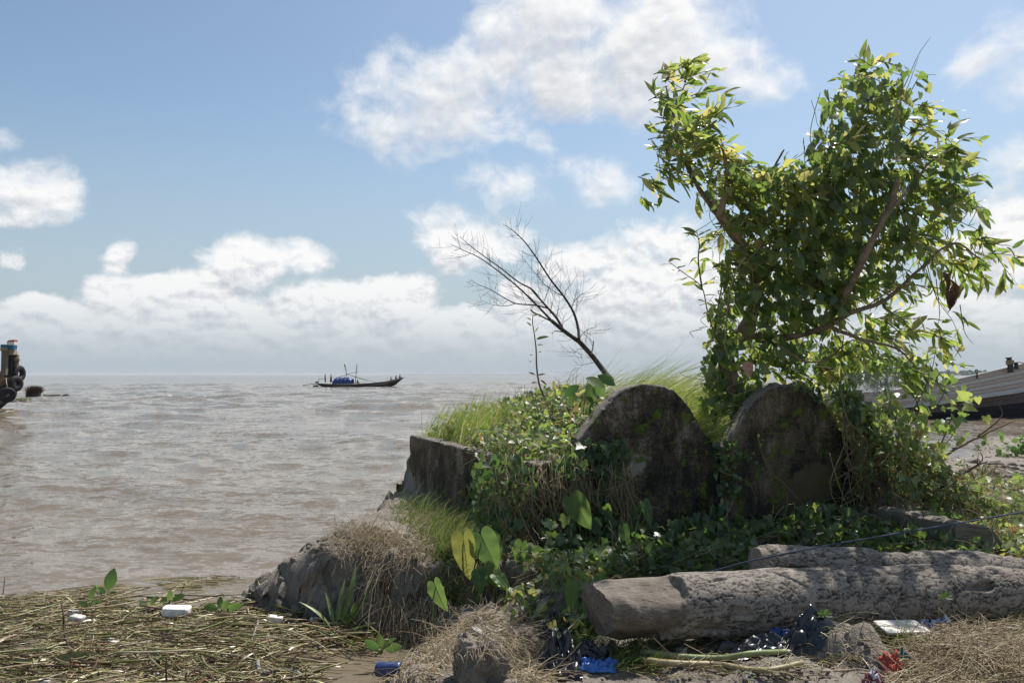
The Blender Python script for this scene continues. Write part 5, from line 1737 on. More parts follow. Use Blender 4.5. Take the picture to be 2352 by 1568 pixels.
# ------------------------------------------------------------------ floating debris mat
MAT_POLY = [(-60, 1385), (120, 1372), (260, 1368), (350, 1385), (480, 1392), (620, 1390), (700, 1372), (800, 1392), (880, 1420), (905, 1470), (860, 1500), (800, 1500), (740, 1530), (720, 1575), (660, 1600), (-60, 1600)]
pts = pix_ground(14500, MAT_POLY, rg, WATER)
den = fbm(np.stack([pts[:, 0] * 2.2, pts[:, 1] * 3.5, 0 * pts[:, 0]], -1), 3, 71)
pts = pts[den > -.14 + .30 * rg.uniform(-1, 1, len(pts))]
pts[:, 2] += .012 + np.abs(rg.normal(size=len(pts))) * .022 + .03 * np.clip(fbm(np.stack([pts[:, 0] * 1.7, pts[:, 1] * 1.7, 0 * pts[:, 0]], -1), 2, 75), 0, 1)
nd = len(pts)
L_ = rg.gamma(2.0, .05, nd).clip(.025, .42)
th = rg.normal(.12, .75, nd)
flip = rg.uniform(size=nd) < .2; th[flip] += rg.uniform(-1.5, 1.5, flip.sum())
d = np.stack([np.cos(th), np.sin(th), rg.normal(size=nd) * .10], -1)
side = np.stack([-np.sin(th), np.cos(th), 0 * th], -1)
K = 5
t = np.linspace(-.5, .5, K)[None, :, None]
bendv = (rg.normal(size=nd) * .30)[:, None, None] * (t ** 2) * side[:, None] * L_[:, None, None] * 2 + (rg.normal(size=nd) * .06)[:, None, None] * (t ** 2) * L_[:, None, None] * np.array([0, 0, 1.0])
P_ = pts[:, None] + d[:, None] * L_[:, None, None] * t + bendv
rad = (rg.gamma(2, .0012, nd) + .0012).clip(.0012, .008)[:, None] * np.linspace(1, .6, K)[None]
o = MB().add(*strands(P_, rad, 3, cap=False)).build('debris_mat', DEBRIS)
tag(o, 'floating mat of cut reeds and stalks along the water edge', 'debris', kind='stuff')
# thicker stems lying on top of the mat
pts = pix_ground(300, MAT_POLY, rg, WATER); pts[:, 2] += .035 + np.abs(rg.normal(size=len(pts))) * .03
n2_ = len(pts); L_ = rg.uniform(.2, .65, n2_); th = rg.normal(.12, .6, n2_)
d = np.stack([np.cos(th), np.sin(th), rg.normal(size=n2_) * .07], -1); side = np.stack([-np.sin(th), np.cos(th), 0 * th], -1)
P_ = pts[:, None] + d[:, None] * L_[:, None, None] * t + (rg.normal(size=n2_) * .25)[:, None, None] * (t ** 2) * side[:, None] * L_[:, None, None]
o = MB().add(*strands(P_, (rg.uniform(.004, .0095, n2_))[:, None] * np.linspace(1, .6, K)[None], 6)).build('reed_stems', DEBRIS)
tag(o, 'thicker pale and green reed stems strewn over the floating mat', 'debris', kind='stuff')
# loose fringe of stalks on the water
pts = np.concatenate([pix_ground(60, [(340, 1330), (520, 1322), (540, 1340), (380, 1358)], rg, WATER), pix_ground(70, [(60, 1365), (240, 1345), (330, 1352), (200, 1375)], rg, WATER), pix_ground(45, [(380, 1340), (480, 1330), (460, 1365)], rg, WATER)])
pts[:, 2] += .015
nd = len(pts); th = rg.normal(.1, .4, nd); L_ = rg.uniform(.05, .3, nd)
d = np.stack([np.cos(th), np.sin(th), 0 * th], -1)
P_ = pts[:, None] + d[:, None] * L_[:, None, None] * t
o = MB().add(*strands(P_, np.full((nd, K), .003), 4, cap=False)).build('floating_stalks', DEBRIS)
tag(o, 'thin scattering of stalks drifting beyond the debris mat', 'debris', kind='stuff')
# broad leaves among the stalks
pts = pix_ground(260, MAT_POLY, rg, WATER); pts[:, 2] += rg.uniform(.02, .07, len(pts))
V_, F_ = instances(*leaf_lance(.075, .1, .25, .01), pts, nrm(np.stack([rg.normal(.8, .5, len(pts)), rg.normal(.2, .5, len(pts)), rg.normal(.1, .25, len(pts))], -1)), nrm(np.array([0, -.2, 1]) + rg.normal(size=(len(pts), 3)) * .4), rg.uniform(.10, .28, len(pts)))
o = MB().add(V_, F_).build('reed_leaves', DEBRIS)
tag(o, 'strap-shaped reed leaves strewn over the debris mat', 'debris', kind='stuff')

FOAMM = plain('weathered_foam', (.72, .70, .66), .8, .2, .18, 18, .4, .01)
FOAMD = plain('dirty_foam', (.55, .53, .49), .8, .2, .35, 14, .4, .01)
q6 = lambda x, y: (x * .366, 1291.5 + y * .366)
q7 = lambda x, y: (803.6 + x * .366, 1291.5 + y * .366)
q8 = lambda x, y: (1550 + x * .3406, 1177 + y * .3406)


def mm(px, Y):
    return px * Y / F


for (x0, x1, y0, y1, rot, lab, mat) in (
        (1008, 1170, 280, 352, .2, 'largest white foam block floating in the debris mat', FOAMM),
        (412, 480, 300, 350, .5, 'upper of two small foam chunks near the dark curved stick', FOAMM),
        (425, 520, 335, 390, -.3, 'lower of two small foam chunks near the dark curved stick', FOAMD),
        (1672, 1765, 340, 385, .1, 'flat pale foam piece near the bank foot in the debris', FOAMM),
        (658, 742, 495, 522, -.1, 'small oval foam lump in the middle of the debris mat', FOAMM),
        (908, 966, 288, 312, .3, 'stained foam lump just left of the largest foam block', FOAMD),
        (1943, 1992, 350, 388, .4, 'greyish foam lump nearest the bank in the debris mat', FOAMD),
        (232, 300, 742, 770, .1, 'pale foam lump at the bottom left edge of the photo', FOAMD),
        (960, 1010, 700, 725, .1, 'rounded pale foam lump at the bottom centre of the debris mat', FOAMD)):
    a = q6((x0 + x1) / 2, y1)
    p = on_z(a[0], a[1], WATER + .02)
    w = mm((x1 - x0) * .366, p[1]); h = mm((y1 - y0) * .366, p[1]) * .8
    o = MB().add(*chunk((p[0], p[1] + w * .25, WATER + .03 + h / 2), (w, w * .6, h), int(x0), 14, .09, 6.0, rot, tilt=(rg.normal() * .1, rg.normal() * .1))).build('foam_block', mat)
    tag(origin_to(o, (p[0], p[1], WATER)), lab, 'foam', 'foam pieces in the debris mat')

DARKST = make_bark('wet_stick', (.03, .022, .016), (.12, .09, .065))
PALEST = make_bark('pale_stick', (.22, .16, .10), (.45, .37, .27))
REDST = make_bark('reddish_stick', (.12, .055, .03), (.26, .14, .08))
GREENST = plain('green_stalk', (.11, .15, .04), .45, .4, .3)
OLIVEST = plain('olive_stalk', (.20, .20, .08), .5, .4, .3)
ROPEM = plain('grey_rope', (.24, .23, .21), .9, .1, .4, 160, .8, .006)


def stick(name, pts, r0, r1, mat, label, cat='stick', q=q6, z=WATER + .05, zs=None, group=None, n=30):
    W_ = []
    for i_, a in enumerate(pts):
        zz = z if zs is None else zs[i_]
        x, y = q(*a)
        W_.append(on_z(x, y, zz))
    o = MB().add(*tube(W_, r0, r1, n, 8, r0 * .25)).build(name, mat)
    return tag(origin_to(o, W_[0]), label, cat, group)


p0 = on_z(*q6(405, 430), WATER + .06)
W_ = [at(*q6(385, 250), p0[1] + .15), at(*q6(398, 330), p0[1] + .05), p0, on_z(*q6(440, 540), WATER + .06), on_z(*q6(500, 600), WATER + .06), on_z(*q6(580, 645), WATER + .06), on_z(*q6(620, 700), WATER + .05)]
o = MB().add(*tube(W_, .007, .009, 40, 8, .002)).build('curved_stick', DARKST); tag(origin_to(o, p0), 'dark curved stick standing out of the debris on the left', 'stick')
stick('driftwood', [(300, 312), (400, 302), (510, 285)], .012, .010, PALEST, 'pale driftwood stick above the two small foam chunks')
stick('driftwood', [(430, 345), (540, 332), (650, 320)], .013, .010, REDST, 'orange-brown stick lying right of the two small foam chunks')
stick('driftwood', [(940, 425), (1180, 408), (1440, 375), (1540, 340), (1605, 328)], .009, .012, OLIVEST, 'long olive stalk with a bent end crossing the debris mat')
stick('driftwood', [(1600, 330), (1620, 365), (1600, 430), (1580, 490)], .010, .007, ROPEM, 'grey bent twig hanging from the end of the long olive stalk', z=WATER + .06)
stick('rope', [(1618, 620), (1622, 655), (1645, 692), (1750, 672), (1850, 680), (1900, 718)], .014, .014, ROPEM, 'thick frayed grey rope curled at the bottom of the debris mat', 'rope')
stick('driftwood', [(1950, 690), (2010, 660), (2062, 635)], .016, .012, DARKST, 'thick dark stick beside the curled grey rope')
stick('driftwood', [(480, 508), (640, 512), (850, 510)], .008, .006, REDST, 'straight reddish stalk behind the small oval foam lump')
stick('driftwood', [(960, 580), (1080, 570), (1240, 562), (1350, 545)], .012, .006, PALEST, 'broad pale stalk across the middle of the debris')
stick('driftwood', [(440, 610), (500, 660), (560, 690)], .010, .008, REDST, 'short red-brown stick right of the dark curved stick')
stick('driftwood', [(1450, 400), (1530, 390), (1600, 380)], .013, .010, DARKST, 'short black stick under the end of the long olive stalk')
stick('driftwood', [(1850, 330), (1920, 390), (2010, 420)], .006, .004, GREENST, 'slim green stalk left of the reed bunch')
stick('driftwood', [(2140, 450), (2250, 410), (2350, 380)], .012, .008, GREENST, 'thick green stalk lying against the bank foot', zs=[WATER + .06, WATER + .1, WATER + .16])
stick('driftwood', [(2150, 462), (2250, 440), (2350, 425)], .010, .008, GREENST, 'second green stalk just below the one at the bank foot', zs=[WATER + .05, WATER + .08, WATER + .1])
stick('driftwood', [(720, 330), (900, 340), (1060, 352)], .006, .005, GREENST, 'straight green stalk running to the largest foam block')
stick('driftwood', [(0, 650), (70, 635), (150, 622)], .012, .008, DARKST, 'dark reddish stick at the left photo edge')
stick('driftwood', [(100, 440), (180, 420), (320, 340), (390, 320)], .008, .006, OLIVEST, 'long olive stalk on the left passing under the foam chunks')
stick('driftwood', [(0, 600), (110, 585), (190, 575)], .010, .008, PALEST, 'pale stalk above the dark stick at the left photo edge')
p0 = on_z(*q6(1045, 750), WATER + .05)
o = MB().add(*tube([p0, at(*q6(1042, 670), p0[1]), at(*q6(1045, 590), p0[1] + .03)], .007, .005, 20, 7, .002)).build('upright_twig', DARKST); tag(origin_to(o, p0), 'dark twig standing upright at the bottom of the debris mat', 'stick')
p0 = on_z(*q6(1120, 235), WATER)
o = MB().add(*tube([p0, at(*q6(1140, 180), p0[1]), at(*q6(1162, 128), p0[1])], .004, .003, 16, 6, .001)).build('upright_twig', DARKST); tag(origin_to(o, p0), 'thin twig standing upright in the water behind the largest foam block', 'stick')
p0 = on_z(*q6(0, 235), WATER)
o = MB().add(*tube([p0, at(*q6(20, 190), p0[1]), at(*q6(30, 90), p0[1])], .005, .003, 16, 6, .001)).build('upright_twig', DARKST); tag(origin_to(o, p0), 'thin twig standing upright in the water at the left photo edge', 'stick')


def plantlet(px, py, z, leaves, label, mat=TAROL, name='water_plant', tmpl=None):
    p_ = on_z(px, py, z)
    r = thing(name, p_, label, 'plant', 'water plants stranded at the shore')
    for (dx, dy, dz, s) in leaves:
        V_, F_ = instances(*(tmpl or leaf_outline(OVAL, .2, .25)), (p_ + np.array([dx, dy, dz]) * s * .25)[None], np.array([[dx, dy, dz]]), np.array([[.1, -.8, .4]]) + rg.normal(size=(1, 3)) * .3, np.array([s]))
        MB().add(V_, F_).build('leaf', mat, r)
    for k in range(3):
        MB().add(*tube([p_ + np.array([rg.normal() * .03, rg.normal() * .03, -.03]), p_ + np.array([rg.normal() * .05, 0, .02])], .008, .006, 6, 6)).build('stalk', GREENST, r)
    return r


plantlet(*q6(665, 205), WATER + .02, [(.25, 0, .9, .20), (-.5, -.1, .4, .12), (.7, -.2, .2, .1), (-.2, -.3, .5, .1)], 'upright green water plant drifting beyond the mat on the left')
plantlet(*q6(568, 262), WATER + .05, [(.1, 0, .9, .13), (.6, -.3, .2, .1), (-.6, -.2, .1, .1)], 'small dark water plant right of the dark curved stick top')
plantlet(*q6(1385, 300), WATER + .05, [(.9, 0, .2, .15), (-.7, -.2, .3, .13), (.4, -.3, .5, .12), (-.1, .1, .7, .1)], 'light green water plant right of the largest foam block')
plantlet(*q6(1065, 248), WATER + .05, [(.7, 0, .4, .12), (-.7, -.1, .3, .1), (.1, -.2, .6, .1)], 'dark green water plant behind the largest foam block')
plantlet(*q6(935, 275), WATER + .04, [(.5, 0, .7, .09), (-.6, 0, .4, .08)], 'tiny round-leaved water plant near the stained foam lump')
plantlet(*q6(2205, 270), WATER + .10, [(.6, -.2, .5, .16), (-.5, -.2, .4, .12)], 'curled brown leaf plant at the bank foot', BROWNL)
plantlet(*q6(2210, 365), WATER + .08, [(.8, -.2, .3, .14), (-.6, -.2, .4, .12), (.2, -.2, .7, .13)], 'green water plant at the bank foot below the brown leaf')
plantlet(*q6(2105, 450), WATER + .05, [(.35, .1, .9, .42), (.1, .1, .9, .33), (.6, .1, .6, .40), (-.5, 0, .7, .30), (-.2, .1, .9, .26)], 'bunch of green reed leaves at the right end of the mat', GREENST, 'reed_bunch', leaf_lance(.12, .2, .35))
plantlet(*q7(200, 545), WATER + .12, [(.5, -.2, .6, .12), (-.6, -.3, .4, .12), (.7, -.3, .2, .13), (-.1, -.2, .8, .1), (.2, -.4, .5, .1)], 'round-leaved green weed stranded left of the straw', TAROL)
plantlet(*q6(225, 620), WATER + .05, [(1, .1, .1, .36), (-.3, -.2, .1, .16), (.6, -.8, -.05, .2)], 'pale swollen stalk plant at the far left of the mat', OLIVEST, 'reed_bunch', leaf_lance(.18, .3, .2))

# ------------------------------------------------------------------ foreground mud lump and rubbish
p = on_ground(1100, 1568)
LUMPM = MUD
ml = thing('mud_clod', p, 'dark clod of mud with straw on top in the bottom foreground', 'mud clod')
cy = p[1] + .1
ctr = at(1103, 1522, cy)
MB().add(*chunk((ctr[0], cy, ctr[2]), (mm(118, cy), .26, mm(115, cy)), 15, 60, .42, 2.6, .3)).build('clod', LUMPM, ml)
pts = np.stack([ctr[0] + rg.normal(size=420) * .11, cy + rg.normal(size=420) * .06 - .02, ctr[2] + mm(46, cy) + rg.normal(size=420) * .012], -1)
strand_field('straw_cap', pts, DRY, rg, (.04, .16), np.array([.2, -.5, .2]), (.001, .0022), None, .6, 1.3, parent=ml)

PLB = plain('black_plastic', (.012, .013, .016), .28, .6, .3, 40, .3, .004)
PLBL = plain('blue_plastic', (.03, .13, .42), .35, .5, .3, 40, .3, .004)
PLNAVY = plain('navy_plastic', (.02, .045, .13), .4, .5, .3, 40, .3, .004)
PLW = plain('white_board', (.62, .60, .55), .7, .3, .15, 20, .2, .003)
BRICKM = plain('pale_concrete', (.36, .34, .31), .9, .2, .3, 30, .6, .006)
TIMBER = make_bark('cut_timber', (.16, .115, .08), (.36, .28, .20), (8, 1, 8))


def printed(name, cols):
    m, t_, b = material(name)
    obj = t_.n('ShaderNodeTexCoord').outputs['Object']
    n = t_.noise(obj, 14, 3, .5)
    st_ = [(i / max(1, len(cols) - 1) * .5 + .25, c) for i, c in enumerate(cols)]
    t_.link(t_.ramp(n, st_, 'CONSTANT'), b.inputs['Base Color'])
    b.inputs['Roughness'].default_value = .4
    return m


def crumple(name, cx, cy, w, h, mat, label, cat='plastic', seed=0, q=q7, thick=1.0, z=None, n=34, depth=None):
    """crumpled sheet: centre on the frame, width and height on the frame"""
    x, y = q(cx, cy)
    g_ = on_ground(x, y + h * .18)
    W_ = mm(w, g_[1]); H_ = mm(h, g_[1])
    D_ = depth or max(.06, H_ * 1.2)
    u, v = np.meshgrid(np.linspace(-.5, .5, n), np.linspace(-.5, .5, n))
    P2 = np.stack([u * 3.2 + seed, v * 3.2, 0 * u + seed], -1)
    ang = .5 * fbm(P2 * .7, 2, seed + 2)
    rim = 1 + .35 * fbm(P2 * 2, 3, seed + 5)
    X = g_[0] + u * W_ * rim + .25 * W_ * fbm(P2, 3, seed + 11) * .5
    Yv = g_[1] + v * D_ * rim
    r1 = np.abs(fbm(P2 * 1.1, 4, seed + 21, .62)) * 2.0
    bump_ = np.clip(1 - (2 * u) ** 4, 0, 1) * np.clip(1 - (2 * v) ** 4, 0, 1)
    Z = gz(X, Yv) + .012 + H_ * .85 * bump_ * (.25 + .9 * r1) * (.55 + .45 * np.sin((v + .5) * np.pi))
    o = MB().add(np.stack([X, Yv, Z], -1).reshape(-1, 3), grid_faces(n, n)).build(name, mat)
    return tag(origin_to(o, g_), label, cat)


crumple('plastic_bag', 1330, 640, 92, 88, PLB, 'crumpled black plastic bag at the bottom edge left of the log', 'plastic bag', 3)
crumple('plastic_bag', 1525, 565, 72, 34, PLB, 'small crumpled black plastic under the hewn log end', 'plastic bag', 7)
crumple('plastic_sheet', 1265, 445, 50, 66, PLB, 'black plastic strip poking out of the scarp weeds', 'plastic', 11)
crumple('plastic_scrap', 1555, 660, 86, 30, PLBL, 'torn blue plastic scrap below the hewn log end', 'plastic', 13)
crumple('plastic_sheet', 700, 925, 230, 66, PLB, 'big crumpled black plastic sheet lying below the middle of the log', 'plastic', 17, q8)
crumple('plastic_scrap', 690, 840, 60, 44, PLBL, 'blue plastic shreds above the big black sheet', 'plastic', 19, q8)
crumple('plastic_bag', 1735, 750, 96, 44, printed('blue_white_print', [(.03, .12, .45), (.5, .55, .62), (.05, .2, .5), (.45, .16, .14), (.6, .6, .62)]), 'blue and white plastic bag behind the white board', 'plastic bag', 23, q8)
crumple('plastic_scrap', 1200, 775, 40, 22, PLBL, 'blue plastic corner showing under the log', 'plastic', 27, q8)
crumple('wrapper', 1340, 1000, 36, 50, printed('red_white_print', [(.5, .5, .53), (.16, .03, .04), (.1, .16, .35), (.55, .55, .55)]), 'crumpled printed wrapper left of the red cloth', 'wrapper', 29, q8)
crumple('cloth_rag', 1480, 1100, 46, 56, plain('red_cloth', (.36, .085, .06), .8, .1, .35, 25, .4, .008), 'red cloth rag at the bottom right', 'rag', 31, q8)
crumple('cloth_rag', 1575, 1030, 40, 34, plain('teal_cloth', (.03, .14, .17), .7, .2, .35, 25, .4, .008), 'dark teal rag above the red cloth', 'rag', 37, q8)
crumple('plastic_scrap', 545, 800, 34, 26, PLNAVY, 'navy plastic lump in the shade under the log', 'plastic', 41, q8)


def tilt_box(name, q, cx, cy, size, rot, tilt, mat, label, cat, lift=0.0):
    x, y = q(cx, cy)
    g_ = on_ground(x, y)
    sx, sy, sz = size
    n_ = 5
    V_, F_ = chunk((0, 0, 0), size, int(cx), 12, .03, 12.0)
    M = Matrix.Rotation(rot, 3, 'Z') @ Matrix.Rotation(tilt[0], 3, 'X') @ Matrix.Rotation(tilt[1], 3, 'Y')
    V_ = np.array([M @ Vector(v) for v in V_])
    V_ = V_ + g_ + np.array([0, 0, -V_[:, 2].min() + lift])
    o = MB().add(V_, F_).build(name, mat)
    return tag(origin_to(o, g_), label, cat)


tilt_box('board_scrap', q8, 1530, 850, (.30, .17, .018), .15, (.15, .03), PLW, 'flat white board scrap on the straw right of the mud ridge', 'board', .05)
tilt_box('timber_offcut', q8, 1355, 875, (.12, .07, .055), -.15, (0, 0), TIMBER, 'small squared timber offcut left of the white board', 'timber')
tilt_box('timber_offcut', q8, 1550, 800, (.16, .05, .045), -.5, (0, .12), OLDWOOD, 'weathered wood piece behind the white board', 'timber', .02)
tilt_box('concrete_fragment', q7, 800, 478, (.085, .045, .05), -.6, (.1, .3), BRICKM, 'pale brick-shaped fragment stuck above the mud clod', 'rubble')
tilt_box('concrete_fragment', q7, 172, 748, (.075, .07, .08), .1, (.05, .1), BRICKM, 'grey concrete lump at the bottom edge beside the navy tube', 'rubble')
tilt_box('wood_chip', q7, 1148, 525, (.09, .03, .03), -.4, (0, .2), TIMBER, 'small wood chip right of the mud clod', 'wood')
tilt_box('flat_stone', q8, 2285, 820, (.13, .08, .05), 0, (0, 0), BRICKM, 'flat pale stone under the log at the right edge', 'stone')
tilt_box('shell', q8, 385, 845, (.06, .04, .04), .3, (.2, 0), PLW, 'white shell-like scrap under the log above the black sheet', 'scrap')
tilt_box('shell', q8, 42, 952, (.07, .03, .035), .2, (0, 0), BRICKM, 'grey oval pebble in the shade left of the black sheet', 'pebble')
tilt_box('flat_stone', q8, 1245, 735, (.2, .07, .06), -.1, (0, .05), OLDWOOD, 'dark driftwood piece lying under the log middle', 'driftwood')
# navy tube
p = on_ground(*q7(270, 712))
o = MB()
P_ = np.array([p + np.array([-.09, .02, .045]), p + np.array([-.03, 0, .05]), p + np.array([.05, -.01, .055])])
P_ = smooth_path(P_, 10)
V1, F1 = strands(P_, np.full(10, .042), 16, cap=False); V2, F2 = strands(P_, np.full(10, .037), 16, cap=False)
o.add(V1, F1); o.add(V2, F2[:, ::-1])
rimf = np.array([(9 * 16 + k, 9 * 16 + (k + 1) % 16, 160 + 9 * 16 + (k + 1) % 16, 160 + 9 * 16 + k) for k in range(16)])
o.Fs.append(rimf)
tag(origin_to(o.build('plastic_tube', PLNAVY), p), 'short navy plastic tube with dark open end at the bottom', 'tube')
stick('driftwood', [(310, 650), (370, 635), (432, 618)], .022, .018, PALEST, 'pale stick behind the navy tube', q=q7, z=-.05)


def lstick(name, q, pts, r0, r1, mat, label, cat='stick', lift=.02):
    W_ = [on_ground(*q(*a)) + np.array([0, 0, lift + r0]) for a in pts]
    o = MB().add(*tube(W_, r0, r1, 24, 8, r0 * .2)).build(name, mat)
    return tag(origin_to(o, W_[0]), label, cat)


lstick('cut_stalk', q8, [(-230, 985), (0, 1015), (300, 1030), (520, 1012), (760, 985)], .022, .014, plain('banana_stalk', (.20, .24, .10), .5, .4, .25), 'upper long green banana stalk lying across the foreground', 'stalk')
lstick('cut_stalk', q8, [(-220, 1040), (0, 1062), (300, 1072), (600, 1072), (860, 1060)], .020, .014, plain('banana_stalk_tan', (.30, .24, .13), .5, .4, .3), 'lower long tan-green stalk at the bottom edge', 'stalk')
lstick('bamboo_stick', q8, [(1880, 920), (1980, 890), (2080, 865)], .010, .008, PALEST, 'tan bamboo stick on the straw at the lower right')
lstick('cut_stalk', q8, [(980, 1000), (1150, 1040), (1280, 1090), (1450, 1150)], .007, .005, PALEST, 'thin arched straw stalk right of the black sheet', 'stalk')
lstick('cut_stalk', q8, [(560, 770), (680, 765), (830, 790)], .014, .008, OLIVEST, 'short split stalk under the log above the blue shreds', 'stalk')
lstick('bamboo_stick', q8, [(0, 860), (90, 910), (170, 945)], .010, .008, REDST, 'brown stick in the shade below the hewn log end')
lstick('cut_stalk', q7, [(990, 590), (1060, 630), (1150, 690)], .012, .009, plain('yellow_stalk', (.36, .30, .12), .5, .3, .3), 'yellow reed stalk right of the mud clod', 'stalk')
lstick('bamboo_stick', q8, [(780, 745), (870, 725), (960, 705)], .005, .004, PALEST, 'thin pale straw leaning on the log underside')
# long blade reed in front of the scarp
a = on_ground(*q7(250, 500)); b = at(*q7(400, 380), a[1] + .15); c = at(*q7(520, 215), a[1] + .3)
P_ = smooth_path([a, b, c], 14)[None]
V_, F_ = ribbons(P_, (np.sin(np.linspace(.15, 3.0, 14)) * .016)[None], np.array([[0, -1.0, .3]]))
tag(origin_to(MB().add(V_, F_).build('lone_reed', GRASSD), a), 'single long reed blade leaning across the bank scarp', 'reed')
# grey cord from the weeds to the bottom
W_ = [at(*q7(1455, 335), 5.2), at(*q7(1330, 455), 4.95), at(*q7(1180, 600), 4.8), at(*q7(1080, 720), 4.75)]
tag(origin_to(MB().add(*tube(W_, .004, .004, 30, 6)).build('cord', ROPEM), W_[-1]), 'thin grey cord running from the log end to the bottom edge', 'cord')
# blue rope over the log
ROPEB = plain('blue_cord', (.05, .065, .10), .8, .2, .3, 200, .5, .004)
W_ = [at(1570, 1330, 5.6), at(1640, 1310, 5.5), at(1735, 1285, 5.33), at(1900, 1252, 5.3), at(2100, 1218, 5.4), at(2352, 1175, 5.6), at(2500, 1150, 5.7)]
tag(origin_to(MB().add(*tube(W_, .0055, .0055, 60, 7)).build('cord', ROPEB), W_[0]), 'thin dark blue rope stretched above the log to the right', 'rope')

# small sprigs on the log
for (cx, cy, lab) in ((1000, 695, 'small green sprig sprouting at the bottom edge of the log'), (1808, 575, 'small bright sprig growing on the front of the log at right'), (2005, 190, 'sprig with light leaves before the timber block')):
    x, y = q8(cx, cy)
    Yd = 4.9 if cy > 500 else 6.3
    p_ = at(x, y + 8, Yd + (.1 if cx > 1500 else 0))
    r = thing('sprig', p_, lab, 'plant', 'sprigs by the log')
    MB().add(*tube([p_ + np.array([0, .05, -.04]), p_ + np.array([.0, 0, 0]), p_ + np.array([.0, -.01, .03])], .003, .002, 8, 5)).build('stem', GREENST, r)
    for k in range(6):
        a_ = k * 1.05
        V_, F_ = instances(*leaf_outline(OVAL, .15, .2), (p_ + np.array([0, -.01, .03]))[None], np.array([[math.cos(a_), -.4, .5 + .5 * math.sin(a_)]]), np.array([[0, -.6, .8]]), np.array([.05]))
        MB().add(V_, F_).build('leaf', TAROL, r)

# right-hand mudflat plants
p = on_ground(2335, 1050)
r = thing('leafy_weed', p, 'bright broad-leaved weed on the mudflat at the right edge', 'plant')
lp = p + rg.normal(size=(110, 3)) * np.array([.28, .2, .10]) + np.array([.1, 0, .18])
leaves_out(r, lp, nrm(rg.normal(size=(110, 3)) + np.array([0, -.2, .1])), nrm(rg.normal(size=(110, 3)) * .5 + np.array([0, -.4, .8])), rg.uniform(.10, .2, 110), [leaf_outline(OVAL, .15, .25)], TAROL, 300)
MB().add(*tube([p - np.array([0, 0, .05]), p + np.array([.05, 0, .2])], .012, .006, 8, 6)).build('stem', STEMM, r)
p = on_ground(2262, 1115)
r = thing('dry_reed_clump', p, 'clump of bent dry reed leaves on the mudflat', 'reed')
for k in range(13):
    a_ = rg.uniform(-1.2, 1.5); L = rg.uniform(.5, .95)
    P_ = smooth_path([p + rg.normal(size=3) * .04, p + np.array([math.sin(a_) * L * .4, rg.normal() * .1, L * .42]), p + np.array([math.sin(a_) * L * .75 + .1, rg.normal() * .15, L * .30 * rg.uniform(.3, 1.3)])], 10)[None]
    V_, F_ = ribbons(P_, (np.linspace(.014, .003, 10))[None], np.array([[0, -1.0, .3]]))
    MB().add(V_, F_).build('leaf', DRY if k % 3 else GRASSD, r)
for (px, py, L, lab) in ((2100, 1090, 1.3, 'dry fallen branch reaching from the tangle over the mudflat'), (2120, 1150, .9, 'short brown dead branch low on the tangle edge')):
    a = at(px, py, 8.3)
    o = MB().add(*tube([a, a + np.array([L * .45, .15, L * .22]), a + np.array([L * .95, .3, L * .42])], .022, .006, 24, 8, .012)); o.add(*tube([a + np.array([L * .6, .2, L * .29]), a + np.array([L * .75, .1, L * .45]), a + np.array([L * .74, .1, L * .55])], .009, .004, 12, 6, .004))
    tag(origin_to(o.build('dead_branch', DEADBARK if py > 1100 else TWIG), a), lab, 'branch')
# clods and rubble scattered on the mudflat
pts = pix_ground(900, [(2130, 1000), (2420, 1000), (2420, 1130), (2230, 1130), (2170, 1080)], rg)
pts2 = pix_ground(600, [(2200, 1085), (2352, 1080), (2352, 1125), (2230, 1130)], rg)
mb = MB()
sphV, sphF = chunk((0, 0, 0), (1, 1, 1), 3, 3, .4, 2.4)
allp = np.concatenate([pts, pts2])
s3 = np.concatenate([rg.gamma(2, .012, 900), rg.gamma(2, .035, 600)]).clip(.01, .22)
V_, F_ = instances(sphV, [sphF], allp + np.array([0, 0, .0]), nrm(rg.normal(size=(1500, 3)) * np.array([1, 1, .2])), np.array([[0, 0, 1.0]]) + rg.normal(size=(1500, 3)) * .2, np.stack([s3, s3 * 1.3, s3 * .55], -1))
o = MB().add(V_, F_).build('mud_clods', MUD); tag(o, 'scattered mud clods on the flat at the right', 'mud', kind='stuff')
pts = pix_ground(1500, [(1380, 1480), (2000, 1430), (2352, 1430), (2352, 1600), (1380, 1600)], rg)
s3 = rg.gamma(2, .006, 1500).clip(.004, .06)
V_, F_ = instances(sphV, [sphF], pts, nrm(rg.normal(size=(1500, 3)) * np.array([1, 1, .2])), np.array([[0, 0, 1.0]]) + rg.normal(size=(1500, 3)) * .2, np.stack([s3, s3 * 1.3, s3 * .6], -1))
o = MB().add(V_, F_).build('mud_crumbs', MUD); tag(o, 'mud crumbs on the foreground ground below the log', 'mud', kind='stuff')

pts = pix_ground(420, [(570, 1385), (640, 1310), (735, 1225), (960, 1275), (1020, 1330), (1060, 1400), (1180, 1420), (1330, 1450), (1200, 1470), (950, 1440), (870, 1400)], rg)
s3 = rg.gamma(2, .017, 420).clip(.012, .13)
V_, F_ = instances(sphV, [sphF], pts + np.array([0, -.01, .0]), nrm(rg.normal(size=(420, 3))), rg.normal(size=(420, 3)), np.stack([s3, s3 * 1.3, s3 * .8], -1))
o = MB().add(V_, F_).build('bank_clods', MUD); tag(o, 'crumbling clods on the eroded face of the river bank', 'mud', kind='stuff')
